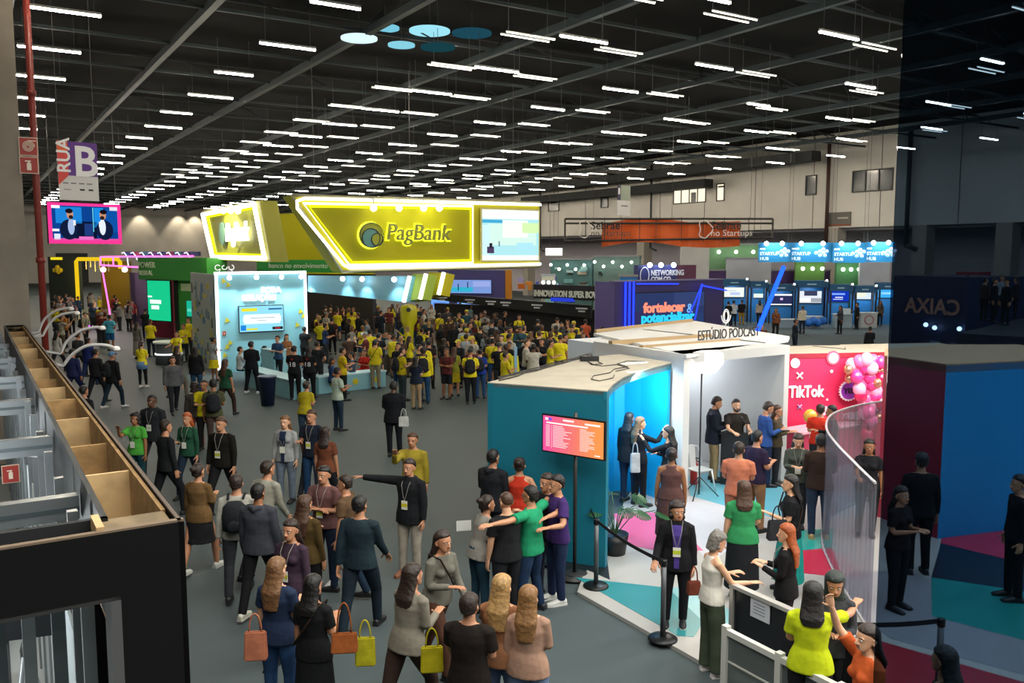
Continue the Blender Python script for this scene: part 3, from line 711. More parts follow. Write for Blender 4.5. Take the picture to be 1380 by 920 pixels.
# ================================================================ near left booth (black fascia, timber trough)
LB = 1.02                                  # b of its aisle side
ZB0 = 3.2
nc = G(248, 702, ZB0); a0, b0 = nc.dot(DA), nc.dot(DB)
far = G(46, 437, ZB0); a1 = far.dot(DA)
bi = G(150, 706, ZB0).dot(DB)              # inner edge of the trough
blk = mat('#050607', .75, spec=.2); timber = mat('#b08a58', .7, noise=.35, scale=6, bump=.2); timl = mat('#c9a877', .7, noise=.25, scale=5)
booth = thing('timber_backed_booth', 'unfinished black booth in the left foreground with an open timber trough along its top', 'exhibition booth', AB(a0, b0 - 2))
s = MB()
def pr(s, a0, a1, b0, b1, z0, z1, m): s.prism([AB(a0, b0, z0), AB(a0, b1, z0), AB(a1, b1, z0), AB(a1, b0, z0)], [AB(a0, b0, z1), AB(a0, b1, z1), AB(a1, b1, z1), AB(a1, b0, z1)], m)
pr(s, a0, a1, b0 - .03, b0, 0, ZB0, blk); s.build('outer_wall', booth)
s = MB(); pr(s, a0 + .3, a1, bi - .035, bi, 2.62, ZB0, mat('#1d2022', .6)); pr(s, a0 + .3, a1, bi - .03, b0, 2.58, 2.62, timber); s.build('inner_fascia', booth)
oh = hit(163, 803, AB(a0, 0), DA); JW = b0 - oh.dot(DB); OZ = oh.z
s = MB(); pr(s, a0, a0 + .03, b0 - JW, b0, 0, ZB0, blk); pr(s, a0, a0 + .03, b0 - 5, b0 - JW, OZ, ZB0, blk); pr(s, a0, a0 + .3, b0 - JW - .05, b0 - JW, 0, OZ, mat('#4a4b4c', .7)); pr(s, a0, a0 + .3, b0 - 5, b0 - JW, OZ - .02, OZ + .01, mat('#222222', .7)); s.build('front_wall', booth)
s = MB(); pr(s, a0 + .3, a0 + .34, b0 - 5, bi, OZ + .02, ZB0, mat('#15181a', .7)); s.build('front_inner_board', booth)
# timber rims and dividers
rim = mat('#4d4037', .7)
s = MB(); pr(s, a0, a1, b0 - .035, b0 - .012, ZB0, ZB0 + .012, rim); s.build('edge_batten', booth)
s = MB(); pr(s, a0, a0 + .04, b0 - 5, b0, ZB0, ZB0 + .012, mat('#6b5a48', .7)); s.build('edge_batten', booth)
s = MB(); pr(s, a0 + .03, a0 + .34, bi - .04, b0 - .05, ZB0 - .06, ZB0 - .02, mat('#7d6a4d', .75, noise=.4, scale=5)); s.build('corner_board', booth)
s = MB(); pr(s, a0 + .03, a0 + .3, bi - .09, bi - .05, ZB0 - .05, ZB0 + .03, timl); s.build('offcut', booth)
s = MB(); pr(s, a0 + .03, a0 + .3, b0 - 2.1, b0 - 2.04, ZB0 - .04, ZB0 + .02, timl); s.build('offcut', booth)
n = 13; L = a1 - a0 - .36
rt = random.Random(4)
for k in range(n + 1):
    a = a0 + .36 + L * (k / n) ** 1.0
    s = MB(); pr(s, a, a + .03, bi + .005, b0 - .05, 2.64, ZB0 - .03 - .1 * rt.random(), timl if k % 2 else timber); s.build('divider_board', booth)
s = MB(); pr(s, a0 + .36, a1, b0 - .06, b0 - .035, 2.64, ZB0 - .02, timber); s.build('side_board', booth)
s = MB(); pr(s, a1, a1 + .04, bi, b0, 0, ZB0, blk); s.build('end_wall', booth)
# interior
s = MB(); pr(s, a0 + .4, min(a1, a_c) - .3, b0 - 4.9, bi - .1, .02, .05, mat('#b9bab6', .6)); s.build('floor_panel', booth)
s = MB(); pr(s, a0 + .3, min(a1, a_c) - .3, b0 - 5.0, b0 - 4.9, 0, 3.0, mat('#c9ccca', .6)); s.build('back_wall', booth)
alu = mat('#8b9093', .35, metal=.7); alu2 = mat('#5b6468', .4, metal=.6)
for k in range(16):
    a = a0 + .9 + k * .95
    s = MB(); pr(s, a, a + .06, bi - .16, bi - .1, 0, 3.1, alu); s.build('aluminium_post', booth)
for k in range(15):
    a = a0 + .96 + k * .95
    s = MB(); pr(s, a + .05, a + .84, bi - .14, bi - .12, .08, 2.2, mat('#c3c8c8', .5) if k % 3 else mat('#9ba3a5', .5)); s.build('wall_panel', booth)
for k, py in enumerate((677, 592, 539, 507, 482, 463)):
    p = G(60, py, 3.05); a = p.dot(DA)
    s = MB(); pr(s, a - .05, a + .05, b0 - 4.9, bi - .05, 2.92, 3.08, alu); pr(s, a - .055, a + .055, b0 - 4.9, bi - .05, 2.98, 3.01, alu2); s.build('cross_beam', booth)
for k in range(6):
    s = MB(); b = b0 - JW - .12 - k * .15; aa = a0 + .5 + .12 * k
    pr(s, aa, aa + .07, b - .035, b + .035, 0, 2.9, alu2 if k % 2 else alu); s.build('aluminium_post', booth)
for (px0, py0, px1, py1) in ((0, 546, 75, 536), (10, 612, 90, 603), (20, 455, 60, 448)):
    p, q = G(px0, py0, 2.8), G(px1, py1, 2.8); s = MB(); s.tube([p, (p + q) / 2 - UP * .06, q], .008, mat('#c9c9c9', .5), 5); s.build('cable', booth)
# partition wall with its extinguisher sign
pw = G(70, 790, 0); 
wpt = Wp(15, 638, 9.2); s = MB(); apw = wpt.dot(DA)
s = MB(); pr(s, apw, apw + .06, b0 - 4.9, bi - .5, 0, 2.75, mat('#c6cbca', .55)); s.build('partition_wall', booth)
pf = Fr(AB(apw, 0), DB); u = (wpt - pf.O).dot(pf.d)
ex = MB(); ex = red_sign('extinguisher_sign', 'small red extinguisher sign on the white partition inside the black booth', pf, u - .09, u + .08, wpt.z - .1, wpt.z + .1, 'ext')
# tripod with camera
tp = Wp(33, 880, 6.35); tp = Vector((tp.x, tp.y, .05))
t = thing('camera_tripod', 'black and grey camera tripod standing inside the black booth at bottom left', 'tripod', tp)
hd_ = Wp(33, 872, 6.35)
for ang in (0.4, 2.5, 4.6):
    s = MB(); s.tube([hd_, tp + V(.42 * math.cos(ang), .42 * math.sin(ang), .02)], [.016, .012], mat('#8f9294', .4, metal=.5), 8); s.build('tripod_leg', t)
s = MB(); s.lathe(hd_ - UP * .12, [(.03, 0), (.035, .1), (.02, .16)], mat('#151515', .4), 12); s.tube([hd_, hd_ + UP * .16], .014, mat('#151515', .4)); s.ball(hd_ + UP * .1, .035, mat('#151515', .4)); s.build('tripod_head', t)
s = MB(); s.box(Fr(hd_ + UP * .16, (1, .2)), -.07, .07, 0, .1, -.05, .05, mat('#101010', .4)); s.lathe(hd_ + V(0, -.05, .21), [(.035, 0), (.035, .08)], mat('#101010', .3), 14, ax=V(0, -1, 0)); s.build('camera', t)
# monitor and desk in the booth, lamp arms on its outer edge
mp = Wp(18, 838, 6.1); s = MB(); ff = Fr(mp, (1, .35)); s.box(ff, -.35, .3, -.12, .1, 0, .05, mat('#14161a', .4)); s.tube([ff(-.05, -.1, .02), ff(-.05, -2.0, .02)], .02, mat('#333333', .4)); s.box(ff, -.4, .35, .1, .14, -.02, .06, mat('#c6ccd0', .4))
tag(s.build('booth_monitor'), 'dark monitor on a pole inside the black booth, left of the tripod', 'monitor')
whm = mat('#c9c7c4', .4)
for k, (pts, D, lab) in enumerate([(((52, 447), (60, 430), (75, 419), (92, 415), (96, 416)), 17.2, 'farthest curved white lamp arm over the timber trough'), (((58, 452), (66, 437), (80, 425), (98, 421), (104, 422)), 16.4, 'second farthest curved white lamp arm over the timber trough'),
        (((82, 476), (90, 460), (108, 446), (128, 441), (138, 442)), 14.2, 'third curved white lamp arm from the far end of the trough'), (((85, 493), (97, 478), (117, 466), (142, 465), (157, 470)), 12.6, 'nearest curved white lamp arm over the timber trough')]):
    P = [Wp(x, y, D) for x, y in pts]; base = Vector((P[0].x, P[0].y, ZB0)); t = thing('arched_lamp', lab, 'lamp', base, 0, 'arched lamp arms')
    # smooth curve
    Q = []
    for i in range(len(P) - 1):
        p0, p1, p2, p3 = P[max(i - 1, 0)], P[i], P[i + 1], P[min(i + 2, len(P) - 1)]
        for q in range(5):
            tt = q / 5; Q.append(.5 * ((2 * p1) + (p2 - p0) * tt + (2 * p0 - 5 * p1 + 4 * p2 - p3) * tt * tt + (3 * p1 - p0 - 3 * p2 + p3) * tt ** 3))
    Q.append(P[-1])
    s = MB(); s.tube([AB(base.dot(DA), b0 - .02, 3.1)] + Q, .024, whm, 8); s.build('arm', t)
    s = MB(); s.lathe(P[-1] - UP * .03, [(.03, 0), (.055, .02), (.04, .06), (.02, .07)], mat('#e9e6df', .3), 14); s.build('lamp_head', t)
light('POINT', AB(7.2, b0 - 1.4, 2.4), 70, '#f2fbff', .15); light('POINT', AB(11.5, b0 - 1.4, 2.6), 60, '#f2fbff', .15); light('POINT', AB(a0 + 1.2, b0 - 2.2, 1.8), 40, '#f2fbff', .15)  # unseen point lights added to brighten the booth interior and opening
# ================================================================ teal box with the curved blue alcove
tealm = mat('#0d7187', .55, noise=.05, scale=1.5); roofm = mat('#b3aa98', .8, noise=.12, scale=2.5)
ZT = 2.7
def GT(px, py, z=ZT): return G(px, py, z)
P1, P2, P5 = GT(657, 516), GT(818, 528), GT(795, 482)
P3 = GT(905, 489)
curve = [GT(x, y) for x, y in ((818, 528), (826, 518.5), (838, 510), (852, 504), (868, 499), (885, 494), (905, 489))]
Pb = GT(872, 477); 
teal = thing('teal_booth', 'teal box booth with a cream roof and a curved bright blue alcove', 'exhibition booth', V(P2.x, P2.y, 0))
flr = lambda p, z=0: V(p.x, p.y, z)
s = MB(); e1 = (P2 - P1).normalized(); nn = V(-e1.y, e1.x, 0)
s.prism([flr(P1), flr(P2), flr(P2) + nn * .1, flr(P1) + nn * .1], [flr(P1, ZT), flr(P2, ZT), flr(P2, ZT) + nn * .1, flr(P1, ZT) + nn * .1], tealm); s.build('front_wall', teal)
e2 = (P5 - P1).normalized(); n2 = V(e2.y, -e2.x, 0)
s = MB(); s.prism([flr(P1), flr(P1) + n2 * .1, flr(P5) + n2 * .1, flr(P5)], [flr(P1, ZT), flr(P1, ZT) + n2 * .1, flr(P5, ZT) + n2 * .1, flr(P5, ZT)], tealm); s.build('side_wall', teal)
s = MB(); al = mat('#0fa3dc', .45, noise=.03, scale=1)
wc = [P2 + V(.01, .05, 0), V(1.66, 14.7, 0), V(1.88, 16.2, 0), V(2.02, 16.6, 0), V(2.22, 16.62, 0), V(2.5, 16.35, 0), V(2.9, 15.72, 0)]
for p, q in zip(wc, wc[1:]):
    d = (q - p).normalized(); nb = V(-d.y, d.x, 0) * .06
    s.prism([flr(p), flr(q), flr(q) + nb, flr(p) + nb], [flr(p, ZT - .12), flr(q, ZT - .12), flr(q, ZT - .12) + nb, flr(p, ZT - .12) + nb], al)
s.build('alcove_wall', teal)
s = MB()
for p, q in zip(curve, curve[1:]):
    d = (q - p).normalized(); nb = V(d.y, -d.x, 0) * .05
    s.prism([flr(p, ZT - .12), flr(q, ZT - .12), flr(q, ZT - .12) - nb, flr(p, ZT - .12) - nb], [flr(p, ZT + .0), flr(q, ZT + .0), flr(q, ZT) - nb, flr(p, ZT) - nb], tealm)
s.build('alcove_rim', teal)
Pb = V(2.15, 16.9, 0); top = [P1, P2] + curve[1:] + [Pb, P5]
s = MB(); s.prism([flr(p, ZT - .05) for p in top], [flr(p, ZT + .015) for p in top], roofm); s.build('roof', teal)
km = mat('#2b2724', .6)
for k, pts in enumerate([((870, 487), (845, 486), (832, 490), (846, 494), (828, 497), (822, 502), (800, 506), (797, 511), (808, 513), (826, 509), (828, 505)), ((792, 486), (797, 491), (812, 493), (832, 491), (848, 496), (830, 500)), ((800, 484), (792, 487), (800, 491), (812, 490), (806, 487))]):
    s = MB(); s.tube([G(x, y, ZT + .025) for x, y in pts], .008, km, 5)
    tag(s.build('cable'), ['long looped dark cable lying across the cream roof of the teal booth', 'shorter dark cable near the back of the cream roof of the teal booth', 'small coil of dark cable at the back corner of the cream roof'][k], 'cable')
s = MB(); rr_ = random.Random(5)
for k in range(3):
    s.tube([G(672 + i * 12.5 + rr_.uniform(-2, 2), 512 - i * 3.3 - k * 1.6 + rr_.uniform(-.8, .8), ZT + .03) for i in range(11)], .012, km, 5)
tag(s.build('cable_bundle'), 'bundle of dark cables along the rear edge of the cream roof', 'cable')
s = MB(); q = GT(795, 486, ZT + .02); s.box(Fr(q, (1, .2)), -.18, .16, 0, .09, -.06, .06, mat('#151515', .5)); tag(s.build('power_box'), 'small black power box at the back corner of the cream roof', 'box')
# screen on its stand
tvD = 12.1
A_, B_ = Wp(732, 582, 12.35), Wp(813.5, 590, 11.75); f = fr2(A_, B_); L = (B_ - A_).to_2d().length; z0, z1 = Wp(732, 606, 12.35).z, Wp(732, 559, 12.35).z
t = thing('screen_stand', 'screen showing a pink and orange schedule on a pole stand before the teal wall', 'screen', f(L / 2, 0, 0))
s = MB(); s.box(f, -.02, L + .02, z0 - .02, z1 + .02, -.05, 0, mat('#101012', .4)); s.build('screen_frame', t)
s = MB(); N = 14; H = z1 - z0
def lerpc(c1, c2, t_): return '#%02x%02x%02x' % tuple(int(int(c1[i:i + 2], 16) * (1 - t_) + int(c2[i:i + 2], 16) * t_) for i in (1, 3, 5))
for i in range(N): s.box(f, L * i / N, L * (i + 1) / N, z0, z1, 0, .004, emit(lerpc('#f0569a', '#f79a52', min(1, i / N * 1.15)), .95))
wh = emit('#fff4ee', 1.0)
s.box(f, L * .04, L * .09, z1 - H * .12, z1 - H * .05, .004, .006, wh); s.box(f, L * .1, L * .15, z1 - H * .12, z1 - H * .05, .004, .006, emit('#6c54d8', 1)); s.box(f, L * .34, L * .52, z1 - H * .1, z1 - H * .05, .004, .006, wh); s.box(f, L * .7, L * .95, z1 - H * .13, z1 - H * .08, .004, .006, wh)
s.box(f, L * .06, L * .75, z1 - H * .21, z1 - H * .17, .004, .006, wh)
for i in range(14):
    v = z1 - H * (.27 + .045 * i)
    for u0, u1 in ((.05, .12), (.17, .17 + .33 * rr_.uniform(.5, 1)), (.62, .62 + .25 * rr_.uniform(.4, 1))): s.box(f, L * u0, L * u1, v, v + H * .014, .004, .006, wh)
s.box(f, L * .145, L * .148, z0 + H * .1, z1 - H * .25, .004, .006, wh); s.box(f, L * .86, L * .95, z0 + H * .05, z0 + H * .08, .004, .006, wh); s.build('display', t)
s = MB(); s.tube([f(L / 2, .05, -.08), f(L / 2, z1 + .08, -.08)], .028, mat('#3d3b39', .4, metal=.5), 10); s.build('pole', t)
s = MB(); s.lathe(f(L / 2, .02, -.08), [(.33, 0), (.33, .02), (.05, .04)], mat('#2a2a2a', .5), 24); s.build('base', t)
# ================================================================ podcast studio
ZP = 2.87
C1 = G(922, 477, ZP); ac, bc = C1.dot(DA), C1.dot(DB)
wht = mat('#c4c3c0', .6, noise=.05, scale=1); whin = mat('#c9d2d8', .6)
C2b = hit(1062, 457, AB(ac, 0), DA).dot(DB); C3a = hit(800, 450, DB * bc, DB).dot(DA)
pod = thing('podcast_studio', 'white walled open studio booth with dark lettering along its roof edge', 'exhibition booth', AB(ac, (bc + C2b) / 2))
s = MB(); pr(s, ac, C3a, bc, bc + .16, 0, ZP, wht); s.build('left_wall', pod)
s = MB(); pr(s, ac, 15.8, C2b - .08, C2b + .06, 0, ZP, wht); s.build('right_wall', pod)
s = MB(); pr(s, 15.1, 15.2, bc + .16, C2b - .08, 0, ZP - .05, whin); pr(s, C3a, 15.2, bc + .1, bc + .16, 0, ZP - .05, whin); s.build('back_wall', pod)
s = MB(); pr(s, ac, ac + .5, bc + .16, C2b - .08, ZP - .18, ZP, wht); s.build('front_lintel', pod)
s = MB(); pr(s, ac + .5, 15.1, bc + .16, C2b - .08, ZP - .12, ZP - .06, mat('#cfcfcd', .6)); s.build('roof', pod)
s = MB(); tb = mat('#a58a62', .75); pr(s, C3a - .62, C3a - .5, bc, C2b, ZP - .02, ZP + .06, tb); s.build('roof_batten', pod)
s = MB(); pr(s, ac + 1.25, ac + 1.37, bc + .1, C2b, ZP - .06, ZP + .03, tb); s.build('roof_batten', pod)
s = MB(); p_, q_ = G(804, 448, ZP), G(934, 433, ZP); ff_ = fr2(p_, q_); s.box(ff_, 0, (q_ - p_).length, ZP, ZP + .07, -.06, 0, tb); s.build('roof_batten', pod)
s = MB(); rp_ = [G(x, y, ZP) for x, y in ((925, 478), (1062, 457), (1064, 453), (935, 432), (800, 449))]; s.prism([p - UP * .06 for p in rp_], rp_, mat('#d2d0cc', .7)); s.build('roof_tray', pod)
# roof sign: microphone logo and lettering
pf2 = fr2(G(940, 460, ZP), G(1030, 452.5, ZP)); u0 = 0
s = MB(); text(s, 'ESTÚDIO PODCAST', pf2, u0, ZP + .02, .3, mat('#101214', .6), w=0, ext=.008, sx=.74)
s.box(pf2, u0 - .03, u0 + 1.6, ZP, ZP + .02, -.02, .02, mat('#b5b4b1', .6)); tag(s.build('roof_sign'), 'dark ESTÚDIO PODCAST lettering standing on the white studio roof', 'sign')
mq = G(978, 446, ZP); mqf = Fr(V(mq.x, mq.y, 0), pf2.d)
s = MB(); mw = mat('#d9dcdc', .5); g = lambda x, y: mqf(x, ZP + .36 + y, 0)
for rx, ry in ((.10, .16), (.065, .12)): s.tube([g(rx * math.cos(t), ry * math.sin(t)) for t in [2 * PI * i / 20 for i in range(20)]], .011, mw, 6, closed=True)
s.tube([g(.16 * math.cos(t), .03 + .2 * math.sin(t)) for t in [PI * 1.02 + PI * .96 * i / 14 for i in range(15)]], .011, mw, 6); s.tube([g(0, -.17), g(0, -.28)], .012, mw, 6); s.tube([g(-.09, -.28), g(.09, -.28)], .012, mw, 6)
s.tube([g(0, -.2), g(0, -.36)], .012, mw, 6)
tag(s.build('microphone_emblem'), 'white microphone outline emblem standing above the roof lettering', 'emblem')
# interior sign, softbox, desk, chairs
bwf = Fr(AB(15.1, 0), DB); q = hit(987, 497, bwf.O, bwf.n); u = (q - bwf.O).dot(bwf.d)
red_sign('extinguisher_sign', 'small red extinguisher sign on the white inner wall of the studio', bwf, u - .045, u + .045, q.z - .1, q.z + .1, 'ext')
sb = Wp(953, 486, 15.9); t = thing('softbox_lamp', 'large glowing octagonal softbox on a black stand inside the white studio', 'lamp', V(Wp(950, 560, 15.9).x, 15.9, 0))
f = Fr(sb, (1, .25)); oc = [(-.34, -.12), (-.33, .16), (-.12, .2), (.22, .2), (.33, .13), (.33, -.06), (.17, -.24), (-.18, -.24)]
s = MB(); s.prism([f(u_, v_, 0) for u_, v_ in oc], [f(u_ * .96, v_ * .96, .04) for u_, v_ in oc], emit('#fff6ea', 1.6)); s.build('diffuser', t)
s = MB(); s.prism([f(u_ * .3, v_ * .3, -.35) for u_, v_ in oc], [f(u_, v_, -.005) for u_, v_ in oc], mat('#d8d8d6', .5)); s.build('softbox_shell', t)
s = MB(); s.tube([f(-.03, -.2, -.15), V(f(0, 0, -.15).x - .03, f(0, 0, -.15).y, .1)], .016, mat('#18181a', .4), 8); s.build('stand_pole', t)
for ang in (0, 2.1, 4.2):
    s = MB(); b_ = V(f(0, 0, -.15).x - .03, f(0, 0, -.15).y, 0); s.tube([b_ + UP * .45, b_ + V(.4 * math.cos(ang), .4 * math.sin(ang), .03)], .011, mat('#18181a', .4), 6); s.build('stand_leg', t)
dk = mat('#15181c', .5)
p_, q_ = Wp(978, 342, 16.95), Wp(1016, 342, 16.6); fd = fr2(p_, q_); Ld = (q_ - p_).to_2d().length; t = thing('studio_desk', 'tall dark counter inside the white studio in front of the bearded man', 'counter', fd(Ld / 2, .05))
s = MB(); s.box(fd, 0, Ld, .05, 1.08, -.3, 0, dk); s.build('desk_body', t); s = MB(); s.box(fd, -.03, Ld + .03, 1.08, 1.11, -.33, .03, dk); s.build('desk_top', t)
# open black display shelf at the left of the desk
q = G(938, 600, 0)
# microphone on the desk
mpt = fd(Ld * .85, 1.11, -.12)
s = MB(); s.lathe(mpt, [(.06, 0), (.06, .015)], dk, 14); s.tube([mpt, mpt + V(0, 0, .22), mpt + V(-.1, -.02, .32)], .01, dk, 6); s.ball(mpt + V(-.13, -.02, .34), .04, dk); tag(s.build('desk_microphone'), 'black microphone on its stand on the studio desk', 'microphone')
def metal_chair(p, rz, lab, col='#cfd2d3'):
    t = thing('metal_chair', lab, 'chair', p, rz, 'white metal chairs in the studio'); m = mat(col, .35, metal=.3)
    M = Matrix.Translation(p) @ Matrix.Rotation(rz, 4, 'Z'); X = lambda *a: M @ V(*a)
    s = MB(); s.prism([X(-.19, -.18, .44), X(.19, -.18, .44), X(.19, .18, .44), X(-.19, .18, .44)], [X(-.19, -.18, .46), X(.19, -.18, .46), X(.19, .18, .46), X(-.19, .18, .46)], m); b1(s, 'seat', t)
    s = MB(); s.tube([X(-.19, .17, .45), X(-.2, .23, .7), X(-.16, .26, .84), X(0, .27, .88), X(.16, .26, .84), X(.2, .23, .7), X(.19, .17, .45)], .014, m, 8); b1(s, 'back_frame', t)
    s = MB(); s.hexa([X(-.07, .18, .45), X(.07, .18, .45), X(.07, .19, .45), X(-.07, .19, .45), X(-.09, .26, .87), X(.09, .26, .87), X(.09, .27, .87), X(-.09, .27, .87)], m); b1(s, 'backrest', t)
    for x in (-1, 1):
        for y in (-1, 1): s = MB(); s.tube([X(.17 * x, .16 * y, .44), X(.23 * x, .22 * y, .01)], [.018, .012], m, 6); b1(s, 'leg', t)
    return t
def b1(s, name, parent):
    o = bpy.data.objects.new(name, s.mesh(name)); COL.objects.link(o); o.parent = parent; o.matrix_parent_inverse = parent_mat(parent).inverted(); return o
metal_chair(G(942, 662, .05), .5, 'white metal chair beside the left wall of the studio'); metal_chair(G(1001, 655, .05), -.6, 'white metal chair before the studio desk, behind the man in the orange shirt')
# fire extinguisher
q = G(935, 652, .05); s = MB(); rdm = mat('#a3201c', .35); t = thing('fire_extinguisher', 'red fire extinguisher on the floor by the studio wall', 'fire extinguisher', q)
s.lathe(q, [(.07, 0), (.08, .03), (.08, .4), (.05, .47), (.025, .5)], rdm, 16); s.build('cylinder', t); s = MB(); s.tube([q + V(-.06, 0, .56), q + V(.09, 0, .53)], .014, dk, 6); s.tube([q + UP * .48, q + UP * .56], .02, dk, 8); s.build('handle', t); s = MB(); s.tube([q + V(.02, 0, .52), q + V(.13, -.02, .42), q + V(.1, -.03, .18)], .012, dk, 6); s.build('hose', t)
# ================================================================ red booth with balloons
ZR = 2.5
Rl, Rr = G(1055, 477, ZR), G(1205, 474, ZR); fR = fr2(Rl, Rr); LR = (Rr - Rl).to_2d().length
redm = mat('#d0214f', .55)
rb = thing('red_logo_booth', 'red booth wall with white logo lettering and confetti shapes under a cream top', 'exhibition booth', fR(LR / 2, 0))
s = MB(); s.box(fR, -.2, LR + 2.2, 0, ZR - .1, -1.6, 0, redm); s.build('red_wall', rb)
s = MB(); s.box(fR, -.2, LR + 2.2, ZR - .1, ZR, -1.62, .02, mat('#8c1128', .6)); s.build('top_band', rb)
s = MB(); s.box(fR, -.2, LR + 2.2, ZR, ZR + .012, -1.55, -.03, mat('#b5ac98', .8, noise=.1, scale=3)); s.build('top_board', rb)
s = MB(); s.tube([fR(.1 + i * .3, ZR + .02, -1.45 + rr_.uniform(-.04, .04)) for i in range(8)], .012, km, 5); s.tube([fR(1.4, ZR + .02, -1.3), fR(1.8, ZR + .02, -.5), fR(2.0, ZR + .02, -.9)], .007, km, 5); s.build('cable', rb)
whp = mat('#f3eef0', .5)
def uv(px, py, w=0): q = hit(px, py, fR.O + fR.n * w, fR.n); return (q - fR.O).dot(fR.d), q.z
u, v = uv(1062, 535); s = MB(); text(s, 'TikTok', fR, u, v, .36, whp, w=.02, ext=.015, off=.01, sx=.78); s.build('logo_lettering', rb)
for px, py, r, c in ((1071, 489, .11, '#f3eef0'), (1120, 500, .035, '#f3eef0'), (1114, 538, .025, '#f3eef0'), (1112, 551, .07, '#f2c3cf'), (1117, 553, .08, '#f2c3cf'), (1109, 556, .06, '#f2c3cf'), (1146, 560, .09, '#f2c3cf'), (1154, 560, .1, '#f2c3cf')):
    u, v = uv(px, py); s = MB(); s.lathe(fR(u, v, .01), [(r, 0), (r, .02)], mat(c, .5), 16, ax=fR.n); s.build('confetti_dot', rb)
for px, py, r, c in ((1077, 506, .07, '#f3eef0'), (1077, 548, .05, '#9a8fc0'), (1137, 560, .06, '#f3a9c0')):
    u, v = uv(px, py); s = MB(); cm_ = mat(c, .5)
    for sg in (-1, 1): s.tube([fR(u - r, v - r * sg, .02), fR(u + r, v + r * sg, .02)], r * .28, cm_, 6)
    s.build('confetti_cross', rb)
s = MB(); u, v = uv(1122, 482); s.lathe(fR(u, v, .01), [(.16, 0), (.16, .02)], mat('#e6526e', .5), 20, ax=fR.n); s.lathe(fR(u, v, .03), [(.12, 0), (.12, .01)], mat('#f4b8c2', .5), 20, ax=fR.n); s.build('round_sticker', rb)
u, v = uv(1139, 525); s = MB(); R_ = .24; N = 22
star = [(R_ * (1 if i % 2 else .86) * math.cos(PI * i / N), R_ * (1 if i % 2 else .86) * math.sin(PI * i / N)) for i in range(2 * N)]
s.prism([fR(u + x, v + y, .12) for x, y in star], [fR(u + x, v + y, .16) for x, y in star], mat('#efe6ee', .5)); s.lathe(fR(u, v, .16), [(.19, 0), (.19, .015)], mat('#8a2fa8', .5), 24, ax=fR.n)
text(s, 'YES', fR, u - .01, v - .05, .16, mat('#1a0c1c', .5), w=.18, ext=.008, align='CENTER', off=.006); tag(s.build('round_badge'), 'purple round YES badge with a white serrated rim on the red wall', 'badge')
# balloons
bc_ = {'p': mat('#ef6aa0', .18, coat=.5), 'h': mat('#e23c84', .18, coat=.5), 'l': mat('#f3a5c2', .18, coat=.5), 'g': mat('#c99074', .15, metal=.7), 'r': mat('#d11f55', .18, coat=.5)}
BL = [(1148, 491, 'l'), (1158, 487, 'p'), (1168, 484, 'l'), (1176, 486, 'p'), (1187, 488, 'h'), (1143, 498, 'g'), (1155, 497, 'p'), (1165, 495, 'h'), (1175, 496, 'l'), (1185, 500, 'g'), (1144, 510, 'g'), (1154, 508, 'h'), (1165, 504, 'p'), (1172, 509, 'h'), (1158, 524, 'l'), (1165, 516, 'p'), (1175, 518, 'h'), (1182, 516, 'g'), (1170, 527, 'p'), (1180, 526, 'l'), (1160, 533, 'r'), (1168, 537, 'p'), (1180, 535, 'h'), (1187, 543, 'r'), (1163, 547, 'h'), (1177, 547, 'l'), (1171, 556, 'p'), (1182, 556, 'p'), (1165, 556, 'l'), (1174, 566, 'p'), (1168, 575, 'h'), (1167, 585, 'r'), (1185, 563, 'g'), (1190, 530, 'h'), (1188, 510, 'r')]
def rank_x(i, L_): return sorted(range(len(L_)), key=lambda j: L_[j][1]).index(i)
cname = {'p': 'pink', 'h': 'hot pink', 'l': 'pale pink', 'g': 'copper coloured', 'r': 'deep red'}
for i, (px, py, c) in enumerate(BL):
    q = Wp(px, py, (hit(px, py, fR.O, fR.n)).y - .3 - .12 * (i % 3)); r = .14 if c != 'g' else .1
    s = MB(); s.ball(q, r, bc_[c], sz=1.12, n=16); s.lathe(q - UP * (r * 1.16), [(.018, 0), (.006, .03)], bc_[c], 8)
    same = [j for j in range(len(BL)) if BL[j][2] == c]; same.sort(key=lambda j: BL[j][1]); k = same.index(i)
    tag(s.build('balloon'), '%s balloon in the garland, %s of that colour from the top' % (cname[c], ordn(k)), 'balloon', 'balloon garland by the red wall')
for k, (px, py, r, c) in enumerate(((1092, 561, .16, '#d9a93a'),)):
    q = Wp(px, py, 17.5); s = MB(); s.ball(q, .14, mat(c, .2, coat=.5), sz=1.1, n=16); s.tube([q - UP * .15, q - UP * .8], .004, whp, 4); tag(s.build('balloon'), 'yellow gold balloon in front of the red wall, left of the orange shirt', 'balloon')
# reception desk before the red wall
q = G(1108, 632, .05); a_, b_ = q.dot(DA), q.dot(DB); t = thing('reception_desk', 'reception desk with a pale pink top in front of the red wall', 'desk', q)
s = MB(); pr(s, a_, a_ + .5, b_ - .7, b_ + 1.4, .05, .9, mat('#b3294f', .5)); s.build('desk_body', t); s = MB(); pr(s, a_ - .05, a_ + .55, b_ - .75, b_ + 1.45, .9, .94, mat('#e3a9b4', .4)); s.build('desk_top', t)
